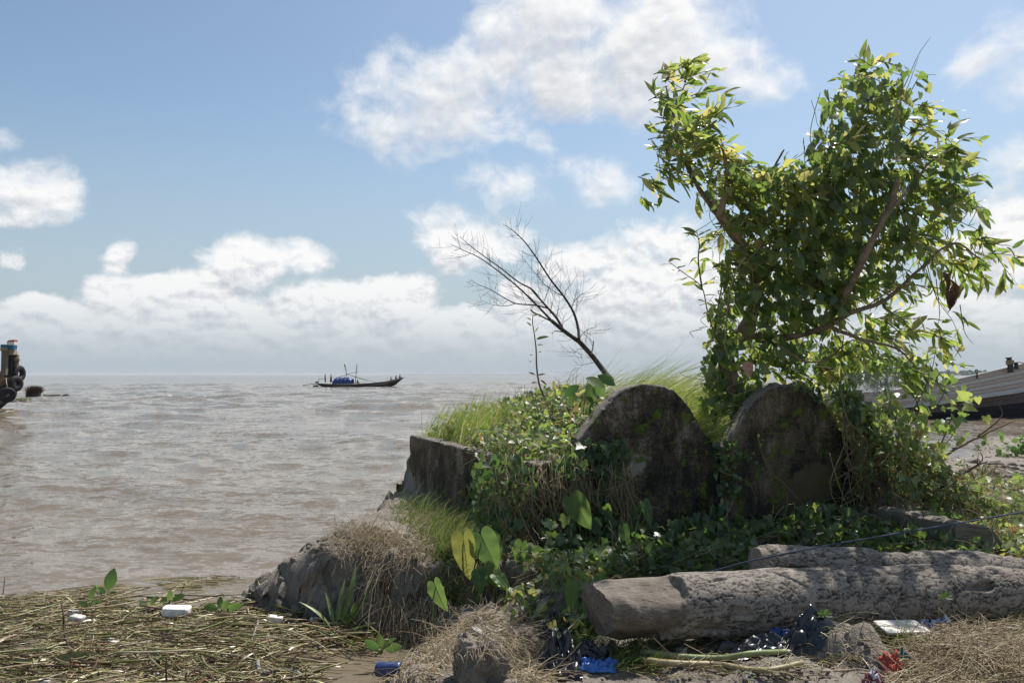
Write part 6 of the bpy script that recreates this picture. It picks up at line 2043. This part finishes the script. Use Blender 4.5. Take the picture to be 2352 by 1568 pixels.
# ------------------------------------------------------------------ boats
WOODG = make_bark('grey_hull_plank', (.36, .34, .32), (.80, .79, .76), (.4, 3, 6))
WOODR = make_bark('rusty_hull_plank', (.28, .17, .13), (.78, .75, .71), (1.2, 3, 3))
TAR = make_bark('tarred_plank', (.012, .012, .014), (.06, .055, .06), (.5, 3, 4))
TARB = make_bark('worn_tarred_plank', (.025, .02, .018), (.28, .22, .20), (.35, 3, 3))
DECKW = make_bark('deck_plank', (.16, .13, .10), (.42, .36, .28), (2, 2, 2))
TYREM = plain('tyre_rubber', (.016, .016, .018), .7, .3, .3, 60, .5, .01)
HEMP = plain('hemp_rope', (.32, .27, .20), .9, .1, .3, 120, .5, .01)


HEEL = 0.0


def hull_pt(ax, perp, s, v, side, beam, sheer, keel, rake=0.0):
    """s: metres along the axis, v: 0 keel .. 1 gunwale"""
    b = np.interp(s, *beam); zs = np.interp(s, *sheer); zk = np.interp(s, *keel)
    return ax[0] + ax[1] * (s + rake * v) + perp * (side * b * v ** .55) + np.array([0, 0, 1.0]) * (zk + (zs - zk) * v - HEEL * (side * v + 1) * b)


def strake(ax, perp, S, v0, v1, side, beam, sheer, keel, lap=.03, nv=3):
    rows = []
    for k in range(nv):
        v = v0 + (v1 - v0) * k / (nv - 1)
        out = lap * (1 - k / (nv - 1))
        rows.append(np.array([hull_pt(ax, perp, s, v, side, beam, sheer, keel) + perp * side * out for s in S]))
    V = np.array(rows); V2 = V - perp * side * .05
    n = len(S)
    mbx = MB()
    f = grid_faces(nv, n)
    mbx.add(V.reshape(-1, 3), f if side < 0 else f[:, ::-1]); mbx.add(V2.reshape(-1, 3), f[:, ::-1] if side < 0 else f)
    lower = np.concatenate([V[0], V2[0]]); upper = np.concatenate([V[-1], V2[-1]])
    e = np.array([(k, k + 1, n + k + 1, n + k) for k in range(n - 1)])
    mbx.add(lower, e); mbx.add(upper, e[:, ::-1])
    return mbx


# right-hand boat, bow to the right out of the frame
YB = 37.3
rb = thing('moored_boat', (18, YB, WATER), 'large weathered wooden boat with black lower hull moored at right', 'boat', 'boats')
HEEL = 0.14
org = np.array([0, YB + 1.2, 0.]); axd = np.array([1.0, .0, 0]); perp = np.array([0, 1.0, 0])
beam = ([6, 9, 14, 20, 25, 28, 31], [.4, .9, 1.2, 1.2, .8, .45, .04])
sheer = ([6, 10, 14, 17.3, 19.7, 21.5, 23.9, 27, 31], [.95, .78, .75, .86, 1.19, 1.58, 2.10, 2.9, 4.0])
keel = ([6, 24, 29, 31], [-1.0, -1.0, -.6, 1.5])
S = np.linspace(6, 31, 90)
vs_up = np.linspace(.62, 1.0, 7)
for k in range(6):
    strake((org, axd), perp, S, vs_up[k], vs_up[k + 1] - .006, -1, beam, sheer, keel, .035).build('plank', WOODR if k % 2 else WOODG, rb)
vs_lo = np.linspace(0.05, .61, 8)
for k in range(7):
    strake((org, axd), perp, S, vs_lo[k], vs_lo[k + 1] - .004, -1, beam, sheer, keel, .02).build('plank', TARB if k >= 5 else TAR, rb)
strake((org, axd), perp, S, .05, 1.0, 1, beam, sheer, keel, .02, 8).build('far_side', WOODG, rb)
# inside deck and gunwale
dv = np.array([[hull_pt((org, axd), perp, s, .985, sd_, beam, sheer, keel) for s in S] for sd_ in (-.96, -.5, 0, .5, .96)])
MB().add(dv.reshape(-1, 3), grid_faces(5, len(S))).build('deck', DECKW, rb)
for sd_ in (-1, 1):
    G_ = np.array([hull_pt((org, axd), perp, s, 1.0, sd_, beam, sheer, keel) + np.array([0, 0, .03]) for s in S])
    MB().add(*strands(G_, np.full(len(S), .055), 6)).build('gunwale', WOODG, rb)
RB_Y = YB + 1.6
RUBR = np.array([hull_pt((org, axd), perp, s, .615, -1, beam, sheer, keel) - perp * .06 for s in S])
MB().add(*strands(RUBR, np.full(len(S), .05), 6)).build('rubbing_strake', WOODG, rb)
def wraps(c, r, n, dz, rad=.02):
    t_ = np.linspace(0, n * 2 * np.pi, n * 14)
    return strands(np.stack([c[0] + np.cos(t_) * r, c[1] + np.sin(t_) * r, c[2] + dz * t_ / (2 * np.pi)], -1), np.full(len(t_), rad), 5)


c = at(2320, 843, YB)
bo = MB().add(*tube([c + np.array([0.02, 0, -.25]), c + np.array([0, 0, .22]), c + np.array([-.05, 0, .42])], .13, .10, 14, 10)).add(*tube([c + np.array([-.05, 0, .42]), c + np.array([-.055, 0, .46])], .15, .15, 4, 10)).build('bollard', plain('rusty_iron', (.05, .055, .055), .7, .3, .5), rb)
MB().add(*wraps(c + np.array([0, 0, .12]), .15, 4, .05, .03)).build('rope', HEMP, bo)
MB().add(*tube([c + np.array([.1, 0, .2]), c + np.array([.5, 0, .22]), c + np.array([.9, 0, .1])], .025, .025, 14, 6)).build('rope', HEMP, bo)
bo2 = MB().add(*tube([c + np.array([.3, 0, -.1]), c + np.array([.28, 0, .22])], .10, .09, 8, 8)).build('bollard', MATS['rusty_iron'], rb)
c = at(2244, 864, YB)
t_ = np.linspace(0, 2 * np.pi, 20)
rgm = MB().add(*tube([c - np.array([0, 0, .1]), c + np.array([0, 0, .16])], .04, .03, 8, 7)).add(*strands(np.stack([c[0] - .02 + np.cos(t_) * .07, c[1] + 0 * t_, c[2] + .24 + np.sin(t_) * .07], -1), np.full(20, .022), 6))
rgm.build('mooring_ring', MATS['rusty_iron'], rb)

HEEL = 0.0
# left boat: only its high end shows
D2 = 43.0
lbt = thing('moored_boat', at(-40, 930, D2), 'old wooden boat with tyre fenders cut off by the left edge', 'boat', 'boats')
tipp = at(40, 862, D2 + 1.5); org = np.array([tipp[0], tipp[1], 0]); axd = nrm(np.array([-1.0, -.42, 0])); perp = nrm(np.array([-.42, 1.0, 0]))
beam = ([0, .5, 1.2, 3, 6, 12, 16], [.10, .75, 1.25, 1.7, 1.9, 1.9, .3])
sheer = ([0, .5, 1.2, 2, 4, 8, 16], [2.15, 1.85, 1.55, 1.38, 1.22, 1.15, 1.4])
keel = ([0, 1.0, 2, 16], [.55, -.5, -.9, -1.])
S = np.concatenate([np.linspace(0, 2, 14), np.linspace(2.3, 16, 24)])
vv = np.linspace(.03, 1, 9)
for k in range(8):
    for sd_ in (-1, 1):
        strake((org, axd), perp, S, vv[k], vv[k + 1] - .008, sd_, beam, sheer, keel, .03).build('plank', (TARB if k % 2 else TAR) if k < 6 else DECKW, lbt)
for sd_ in (-1, 1):
    G_ = np.array([hull_pt((org, axd), perp, s, 1.0, sd_, beam, sheer, keel) + np.array([0, 0, .05]) for s in S])
    MB().add(*strands(G_, np.full(len(S), .10), 6)).build('gunwale', DECKW, lbt)
for k in range(9):                                 # deck boards across
    s0 = .5 + k * .42
    rows = []
    for s in (s0, s0 + .38):
        rows.append([hull_pt((org, axd), perp, s, .9, sd_, beam, sheer, keel) + np.array([0, 0, .12 + .02 * (k % 2)]) for sd_ in (-.9, -.3, .3, .9)])
    r_ = np.array(rows); low_ = r_ - np.array([0, 0, .05])
    V_ = np.concatenate([r_.reshape(-1, 3), low_.reshape(-1, 3)])
    f = grid_faces(2, 4); 
    ee = np.array([(0, 1, 9, 8), (1, 2, 10, 9), (2, 3, 11, 10), (4, 12, 13, 5), (5, 13, 14, 6), (6, 14, 15, 7), (0, 8, 12, 4), (3, 7, 15, 11)])
    MB().add(V_, [f, f[:, ::-1] + 8, ee]).build('deck_board', DECKW, lbt, False)


def boxb(c, size, mat, name, parent, rotz=0, taper=1.0):
    sx, sy, sz = size
    R_ = Matrix.Rotation(rotz, 3, 'Z')
    v = []
    for z_, k in ((0, 1.0), (.5, (1 + taper) / 2), (1, taper)):
        for (a, b) in ((-1, -1), (1, -1), (1, 1), (-1, 1)):
            v.append(R_ @ Vector((a * sx / 2 * k, b * sy / 2 * k, z_ * sz)))
    v = np.array(v) + np.array(c)
    f = [(3, 2, 1, 0), (8, 9, 10, 11)]
    for q_ in (0, 4):
        for k in range(4): f.append((q_ + k, q_ + (k + 1) % 4, q_ + 4 + (k + 1) % 4, q_ + 4 + k))
    o = MB().add(v, np.array(f)).build(name, mat, parent, False)
    md = o.modifiers.new('edge', 'BEVEL'); md.width = min(size) * .12; md.segments = 2
    return o


pxs = mm(1, D2)
c = at(10, 862, D2); boxb(c, (.26, .26, 70 * pxs), OLDWOOD, 'post', lbt); MB().add(*wraps(at(10, 806, D2), .18, 3, .06, .03)).build('rope', HEMP, lbt)
c = at(10, 801, D2); boxb(c, (.28, .28, 10 * pxs), plain('blue_paint', (.03, .13, .20), .6, .3), 'post_cap', lbt)
c = at(25, 815, D2 + .3); boxb(c, (22 * pxs, .5, 14 * pxs), DECKW, 'stem_block', lbt, 0, .8)
c = at(24, 838, D2 + .5); c = at(24, 866, D2 + .5); boxb(c, (15 * pxs, .5, 52 * pxs), TAR, 'recess_shade_block', lbt)  # solid black block standing in for the shade of the opening under the stem
c = at(37, 860, D2 + .6); boxb(c, (.19, .2, 46 * pxs), OLDWOOD, 'post', lbt); MB().add(*wraps(at(38, 828, D2 + .6), .14, 3, .05, .03)).build('rope', HEMP, lbt)
# striped stem head: three painted bands
fin = [(14, 802, 31, 802), (16, 792, 32, 792), (15, 784.5, 32.5, 785), (20, 781, 32.5, 780)]
for k, (nm, col) in enumerate((('blue_band', (.02, .14, .25)), ('white_band', (.72, .70, .68)), ('red_band', (.42, .09, .08)))):
    a0, a1 = fin[k], fin[k + 1]
    A_ = [at(a0[0], a0[1], D2), at(a0[2], a0[3], D2), at(a1[2], a1[3], D2), at(a1[0], a1[1], D2)]
    V_ = np.array(A_ + [q_ + np.array([0, .3, 0]) for q_ in A_])
    MB().add(V_, np.array([(0, 1, 2, 3), (7, 6, 5, 4), (0, 4, 5, 1), (1, 5, 6, 2), (2, 6, 7, 3), (3, 7, 4, 0)])).build(nm, plain(nm + '_paint', col, .6, .3, .12), lbt, False)


def tyre(c, r, w, tiltz, label, lean=0.0):
    prof = []
    for a_ in np.linspace(0, 2 * np.pi, 14, endpoint=False):
        prof.append((r - w * .62 + w * .62 * math.cos(a_), w * .5 * math.copysign(abs(math.sin(a_)) ** .6, math.sin(a_))))
    V_, n = [], 40
    for k in range(n):
        a_ = 2 * np.pi * k / n
        tread = 1 + (.03 if k % 2 else 0)
        for (pr, pw) in prof:
            rr_ = pr * (tread if pr > r * .9 else 1)
            V_.append((rr_ * math.cos(a_), pw, rr_ * math.sin(a_)))
    M = Matrix.Rotation(tiltz, 3, 'Z') @ Matrix.Rotation(lean, 3, 'X')
    V_ = np.array([M @ Vector(v) for v in V_]) + c
    m = len(prof)
    f = np.array([(k * m + j, ((k + 1) % n) * m + j, ((k + 1) % n) * m + (j + 1) % m, k * m + (j + 1) % m) for k in range(n) for j in range(m)])
    o = MB().add(V_, f).build('tyre', TYREM)
    tag(origin_to(o, c), label, 'tyre', 'tyre fenders on the left boat')
    return o


tyre(at(17, 907, D2 - 1.7), .40, .24, .75, 'lowest tyre fender hanging on the left boat, seen open', .1)
tyre(at(36, 881, D2 - .5), .42, .26, 1.25, 'middle tyre fender on the left boat, turned half sideways')
tyre(at(43, 858, D2 + .8), .46, .26, 1.45, 'topmost tyre fender at the tip of the left boat, seen edge-on')
MB().add(*tube([at(14, 868, D2 - 1), at(15, 880, D2 - 1.6), at(17, 893, D2 - 1.7)], .02, .02, 10, 5)).build('rope', HEMP, lbt)
MB().add(*tube([at(40, 880, D2), at(39, 910, D2 - .3), at(39.5, 935, D2 - .3)], .012, .012, 10, 5)).build('rope', HEMP, lbt)

# root stump in the water, with a low islet
p = on_z(78, 912, WATER)
rs = thing('root_clump', p, 'upturned reddish-brown root clump in the water beside the left boat', 'roots')
Nn = 1500
th = rg.uniform(0, 2 * np.pi, Nn); q_ = rg.uniform(0, 1, Nn) ** .6
base = np.stack([p[0] - .25 + .3 * np.cos(th) * q_ * 1.0, p[1] + .3 * np.sin(th), WATER + 0 * th + .02 + .25 * rg.uniform(size=Nn)], -1)
d = nrm(np.stack([.22 + rg.normal(size=Nn) * .35, rg.normal(size=Nn) * .35, .75 + 0 * th], -1))
L_ = rg.uniform(.5, 1.05, Nn)
t = np.linspace(0, 1, 5)[None, :, None]
P_ = base[:, None] + d[:, None] * L_[:, None, None] * t + np.array([.18, 0, -.12]) * t ** 2
o = MB().add(*strands(P_, np.full((Nn, 5), .016) * np.linspace(1, .5, 5)[None], 3, cap=False)).build('roots', leafy('root_fibre', [(0, (.05, .028, .026)), (.6, (.12, .07, .06)), (1, (.2, .13, .11))], (.1, .05, .04), .02, .8, .1), rs); o['kind'] = 'stuff'
MB().add(*chunk((p[0] - .1, p[1] + .05, WATER + .22), (1.2, .8, .85), 5, 12, .2, 2.6)).build('core', DEADBARK, rs)
p = on_z(122, 909, WATER)
isl = MB().add(*chunk((p[0], p[1], WATER + .03), (1.7, .9, .32), 9, 20, .25, 2.4)).build('mud_islet', MUD); tag(origin_to(isl, p), 'low grassy mud islet beside the root clump in the water', 'islet')
pts = p + np.stack([rg.uniform(-.85, .5, 700), rg.uniform(-.3, .3, 700), np.full(700, .12)], -1)
grass('islet_grass', pts, (.04, .13), np.array([.3, 0, .6]), (.006, .012), GRASSM, rg, None, 'stuff', isl)
p = on_z(46, 925, WATER)
isl2 = MB().add(*chunk((p[0] - .25, p[1] + .6, WATER + .02), (1.2, 1.2, .5), 19, 20, .3, 2.4)).build('mud_islet', MUD); tag(origin_to(isl2, p), 'muddy grassy lump under the bow of the left boat', 'islet')
pts = p + np.stack([rg.uniform(-.6, .2, 500), .6 + rg.uniform(-.35, .35, 500), np.full(500, .2)], -1)
grass('islet_grass', pts, (.06, .22), np.array([.2, 0, .8]), (.006, .012), GRASSD, rg, None, 'stuff', isl2)
p = on_z(145, 912, WATER)
tr_ = np.linspace(0, np.pi, 20)
o = MB().add(*strands(np.stack([p[0] + .35 * np.cos(tr_) + .3, p[1] + 0 * tr_, WATER - .05 + .26 * np.sin(tr_)], -1), np.full(20, .10), 10)).build('floating_tyre', plain('worn_grey_rubber', (.16, .16, .15), .6, .3))
tag(origin_to(o, p), 'pale half-sunk ring at the end of the grassy islet', 'tyre')

# motor boat out on the river
D3 = 131.0
bz = lambda x, y: at((1200 + x / 4.704) * .5742, (1400 + y / 4.704) * .5742, D3)
m1 = mm(.5742 / 4.704, D3)                         # metres per unit of those coordinates
pb = thing('river_boat', (*bz(1100, 640)[:2], WATER), 'long dark country boat with blue canopy under way on the river', 'boat', 'boats')
xl = bz(330, 640)[0]; xr = bz(1960, 508)[0]; Lb = xr - xl
org = np.array([xl, D3, 0]); axd = np.array([1.0, 0, 0]); perp = np.array([0, 1.0, 0])
zz = lambda y: bz(0, y)[2]
sx_l = [0, .05, .2, .4, .62, .8, .92, 1.0]
sheer = ([a * Lb for a in sx_l], [zz(625), zz(628), zz(642), zz(640), zz(620), zz(590), zz(545), zz(508)])
keel = ([0, .06 * Lb, .12 * Lb, .80 * Lb, .9 * Lb, Lb], [zz(640), zz(690), WATER - .35, WATER - .3, zz(655), zz(512)])
beam = ([0, .1 * Lb, .3 * Lb, .6 * Lb, .85 * Lb, Lb], [.55, .85, 1.1, 1.1, .75, .06])
S = np.linspace(0, Lb, 60)
vv = np.linspace(.02, 1, 4)
for k in range(3):
    for sd_ in (-1, 1):
        strake((org, axd), perp, S, vv[k], vv[k + 1] - .01, sd_, beam, sheer, keel, .03).build('plank', TAR if k < 2 else TARB, pb)
for sd_ in (-1, 1):
    G_ = np.array([hull_pt((org, axd), perp, s, 1.0, sd_, beam, sheer, keel) + np.array([0, 0, .03]) for s in S])
    MB().add(*strands(G_, np.full(len(S), .045), 6)).build('gunwale', WOODG, pb)
dv = np.array([[hull_pt((org, axd), perp, s, .80, sd_, beam, sheer, keel) for s in S] for sd_ in (-.95, 0, .95)])
MB().add(dv.reshape(-1, 3), grid_faces(3, len(S))).build('deck', TARB, pb)
tn = np.array([hull_pt((org, axd), perp, 0, v, sd_, beam, sheer, keel) for sd_ in (-1, 1) for v in (.05, .5, 1)])
MB().add(tn, np.array([(0, 3, 4, 1), (1, 4, 5, 2)])).build('transom', TAR, pb)
# canopy
CAN = plain('blue_tarpaulin', (.02, .055, .22), .45, .4, .35, 3, .3, .05)
cx0, cx1 = bz(640, 0)[0], bz(1000, 0)[0]
zb, zt = zz(640), zz(512)
nA, nS = 18, 26
V_ = []
for i_ in range(nS):
    f = i_ / (nS - 1)
    bul = 1 + .03 * math.cos(f * 2 * math.pi * 5)
    endr = (min(1, f * 8, (1 - f) * 8)) ** .3 if 0 < f < 1 else .8
    for j_ in range(nA):
        a_ = math.pi * j_ / (nA - 1)
        V_.append((cx0 + (cx1 - cx0) * f, D3 - 1.05 * math.cos(a_) * bul, zb + (zt - zb) * (math.sin(a_) ** .75) * bul * endr))
cn = MB().add(np.array(V_), grid_faces(nS, nA)[:, ::-1]).build('canopy', CAN, pb)
for f in (.15, .34, .53, .72):
    P_ = np.array([(cx0 + (cx1 - cx0) * f + .25 * math.sin(math.pi * j_ / 17) * .6, D3 - 1.1 * math.cos(math.pi * j_ / 17), zb + (zt - zb) * 1.03 * math.sin(math.pi * j_ / 17) ** .75 + .02) for j_ in range(18)])
    MB().add(*strands(P_, np.full(18, .035), 6)).build('hoop', plain('hoop_dark%d' % int(f * 100), (.02, .03, .07), .6), cn)
POLE = plain('bamboo_pole', (.20, .14, .09), .6)
DARKP = plain('dark_pole', (.03, .025, .025), .7)
for pts, r, mt, nm in (([(1038, 650), (1055, 450), (1073, 260)], .05, DARKP, 'mast'), ([(700, 520), (890, 455), (1115, 400)], .035, POLE, 'pole'), ([(850, 430), (960, 475), (1290, 590)], .03, POLE, 'pole'), ([(900, 455), (1150, 530), (1450, 605)], .035, POLE, 'pole'),
                       ([(882, 505), (872, 420), (860, 350)], .05, DARKP, 'flagpole'), ([(60, 657), (190, 645), (330, 630)], .05, DARKP, 'steering_oar'), ([(355, 535), (450, 545)], .03, DARKP, 'tiller'), ([(348, 612), (350, 570), (356, 535)], .035, DARKP, 'tiller_post'),
                       ([(1647, 580), (1648, 520)], .02, DARKP, 'pole'), ([(890, 500), (880, 460)], .04, DARKP, 'pole'), ([(320, 690), (330, 640)], .03, DARKP, 'rudder_post')):
    MB().add(*strands(smooth_path([bz(*q_) + np.array([0, -.2 if nm == 'pole' else 0, 0]) for q_ in pts], 8), np.full(8, r), 6)).build(nm, mt, pb)
P_ = smooth_path([bz(872, 400), bz(855, 345), bz(843, 295), bz(836, 262)], 8)[None]
V_, F_ = ribbons(P_, np.array([[.03, .06, .08, .09, .10, .12, .10, .05]]), np.array([[0, -1.0, .1]]))
MB().add(V_, F_).build('flag', plain('yellow_flag', (.55, .45, .12), .7), pb)
MB().add(*chunk(bz(320, 604), (.55, .4, .28), 3, 8, .2, 3)).build('engine', TAR, pb)
MB().add(*tube([bz(355, 660), bz(400, 672), bz(460, 660), bz(520, 628)], .035, .035, 16, 6)).build('rope', plain('teal_rope', (.07, .17, .16), .7), pb)
MB().add(*chunk(bz(310, 675) + np.array([0, -.5, 0]), (1.0, .25, .25), 3, 8, .2, 2.5)).build('outrigger_fender', TAR, pb)
WAKE = plain('wake_foam', (.68, .66, .60), .6, .3, .2, 2, .5, .1)


# ------------------------------------------------------------------ people
def person(label, feet, h, pose, shirt, lower, facing_x=1.0, skin=(.10, .055, .035), hair=(.01, .009, .008), lower_kind='lungi'):
    """standing or sitting figure built as one skinned body; clothes and hair are its children"""
    feet = np.array(feet, float)
    root = thing('person', feet, label, 'person', 'people on the river boat')
    k = h / 1.7
    fx = facing_x
    if pose == 'stand':
        J = {'pel': (0, 0, .92), 'bel': (0, 0, 1.08), 'che': (.01, 0, 1.28), 'nec': (.02, 0, 1.45), 'hea': (.04, 0, 1.56), 'top': (.04, 0, 1.66),
             'shl': (0, -.19, 1.40), 'ell': (-.04, -.26, 1.12), 'wrl': (.06, -.26, .88), 'hal': (.10, -.25, .80), 'shr': (0, .19, 1.40), 'elr': (-.06, .26, 1.12), 'wrr': (.08, .26, .90), 'har': (.12, .25, .82),
             'hil': (0, -.10, .88), 'knl': (.02, -.11, .48), 'anl': (-.03, -.12, .09), 'tol': (.14, -.13, .03), 'hir': (0, .10, .88), 'knr': (.06, .11, .48), 'anr': (.06, .13, .09), 'tor': (.22, .14, .03)}
    else:
        J = {'pel': (0, 0, .12), 'bel': (.03, 0, .28), 'che': (.08, 0, .46), 'nec': (.12, 0, .62), 'hea': (.16, 0, .73), 'top': (.16, 0, .83),
             'shl': (.06, -.19, .57), 'ell': (.18, -.27, .36), 'wrl': (.38, -.20, .36), 'hal': (.45, -.17, .38), 'shr': (.06, .19, .57), 'elr': (.18, .27, .36), 'wrr': (.38, .20, .36), 'har': (.45, .17, .38),
             'hil': (.02, -.10, .11), 'knl': (.40, -.15, .32), 'anl': (.42, -.15, -.06), 'tol': (.56, -.15, -.10), 'hir': (.02, .10, .11), 'knr': (.40, .15, .32), 'anr': (.40, .15, -.06), 'tor': (.54, .15, -.10)}
    E = [('pel', 'bel'), ('bel', 'che'), ('che', 'nec'), ('nec', 'hea'), ('hea', 'top'), ('che', 'shl'), ('shl', 'ell'), ('ell', 'wrl'), ('wrl', 'hal'), ('che', 'shr'), ('shr', 'elr'), ('elr', 'wrr'), ('wrr', 'har'),
         ('pel', 'hil'), ('hil', 'knl'), ('knl', 'anl'), ('anl', 'tol'), ('pel', 'hir'), ('hir', 'knr'), ('knr', 'anr'), ('anr', 'tor')]
    Rr = dict(pel=.13, bel=.125, che=.15, nec=.055, hea=.10, top=.085, shl=.065, ell=.045, wrl=.032, hal=.036, shr=.065, elr=.045, wrr=.032, har=.036, hil=.085, knl=.06, anl=.042, tol=.038, hir=.085, knr=.06, anr=.042, tor=.038)
    names = list(J)
    me = bpy.data.meshes.new('body')
    W = {n: feet + np.array([J[n][0] * fx, J[n][1], J[n][2]]) * k for n in names}
    me.from_pydata([tuple(W[n]) for n in names], [(names.index(a), names.index(b)) for a, b in E], [])
    o = bpy.data.objects.new('body', me)
    me.materials.append(SKINM)
    link(o, root)
    md = o.modifiers.new('skin', 'SKIN')
    for i_, n in enumerate(names):
        me.skin_vertices[0].data[i_].radius = (Rr[n] * k, Rr[n] * k)
    me.skin_vertices[0].data[0].use_root = True
    o.modifiers.new('sub', 'SUBSURF').levels = 1
    # shirt
    if shirt:
        P_ = np.array([W['pel'] + (W['bel'] - W['pel']) * .4, W['bel'], W['che'], (W['che'] + W['nec']) / 2, W['nec'] * .8 + W['che'] * .2])
        V1, F1 = strands(P_, np.array([.155, .155, .175, .165, .08]) * k, 12)
        mbx = MB().add((V1 - P_.mean(0)) * np.array([.95, 1.12, 1]) + P_.mean(0), F1)
        for s_ in ('l', 'r'):
            mbx.add(*strands(np.array([W['sh' + s_], (W['sh' + s_] + W['el' + s_]) / 2, W['el' + s_] * .9 + W['sh' + s_] * .1]), np.array([.085, .07, .062]) * k, 8))
        mbx.build('shirt', shirt, root)
    if lower:
        mbx = MB()
        if lower_kind == 'lungi' and pose == 'stand':
            P_ = np.array([W['pel'] + np.array([0, 0, .1 * k]), W['pel'], (W['knl'] + W['knr']) / 2, (W['anl'] + W['anr']) / 2 + np.array([0, 0, .12 * k])])
            V1, F1 = strands(P_, np.array([.15, .18, .19, .21]) * k, 14)
            mbx.add(V1, F1)
        else:
            for s_ in ('l', 'r'):
                mbx.add(*strands(np.array([W['pel'], W['hi' + s_], W['kn' + s_], W['kn' + s_] * .5 + W['an' + s_] * .5]), np.array([.14, .11, .085, .075]) * k, 9))
        mbx.build('lower_garment', lower, root)
    hv, hf = chunk(W['hea'] + np.array([-.02 * fx, 0, .055]) * k, (.235 * k, .215 * k, .17 * k), 3, 8, .03, 2.2)
    MB().add(hv, hf).build('hair', HAIRM, root)
    return root


SKINM = plain('dark_skin', (.11, .06, .04), .55, .4, .1, 8, 0)
HAIRM = plain('black_hair', (.008, .007, .007), .6, .4, .1, 8, 0)
cl = lambda n, c: plain(n, c, .8, .1, .2, 10, .2, .01)
PH = 165 * m1
person('person in pale shirt and dark shorts standing at the stern tiller', bz(472, 614), PH, 'stand', cl('pale_grey_shirt', (.42, .43, .44)), cl('dark_shorts', (.02, .025, .04)), 1.0, lower_kind='shorts')
person('person in pale shirt and maroon lungi standing against the blue canopy', bz(585, 618), PH, 'stand', cl('off_white_shirt', (.40, .38, .36)), cl('maroon_lungi', (.07, .02, .03)), -1.0)
person('person in dark clothes sitting low by the mast', bz(1080, 632) + np.array([0, -.3, -.05]), PH * .98, 'sit', cl('dark_navy_shirt', (.03, .025, .04)), cl('dark_wrap', (.03, .02, .03)), 1.0)
person('bare-chested person sitting lowest at the bow', bz(1700, 582), PH * .98, 'sit', None, cl('brown_wrap', (.08, .04, .03)), 1.0)
person('person in red vest sitting in the middle of the three at the bow', bz(1795, 560), PH * .98, 'sit', cl('red_vest', (.22, .03, .04)), cl('navy_wrap', (.02, .02, .04)), 1.0)
person('person in grey shirt sitting highest at the bow tip', bz(1868, 538), PH, 'sit', cl('grey_check_shirt', (.25, .25, .27)), cl('blue_wrap', (.05, .08, .12)), 1.0)
o = MB().add(*chunk(bz(1085, 628) + np.array([0, -.95, 0]), (.24, .2, .2), 3, 8, .1, 2.5)).build('red_bucket', plain('red_plastic', (.6, .06, .03), .4), pb)

# ------------------------------------------------------------------ air
hm = bpy.data.materials.new('haze_air'); hm.use_nodes = True
ht = NT(hm.node_tree)
hm.node_tree.nodes.remove(hm.node_tree.nodes['Principled BSDF'])
pv = ht.n('ShaderNodeVolumePrincipled')
pv.inputs['Color'].default_value = (.86, .90, .95, 1)
pv.inputs['Density'].default_value = 0.0001
ht.link(pv.outputs[0], hm.node_tree.nodes['Material Output'].inputs['Volume'])
H0, H1, HR = WATER - 1.9, 9.0, 30500.0
hv_ = np.array([(x, y, z) for z in (H0, H1) for (x, y) in ((-HR, -HR), (HR, -HR), (HR, HR), (-HR, HR))])
haze = MB().add(hv_, np.array([(3, 2, 1, 0), (4, 5, 6, 7), (0, 1, 5, 4), (1, 2, 6, 5), (2, 3, 7, 6), (3, 0, 4, 7)])).build('haze', hm, None, False)
tag(haze, kind='stuff')
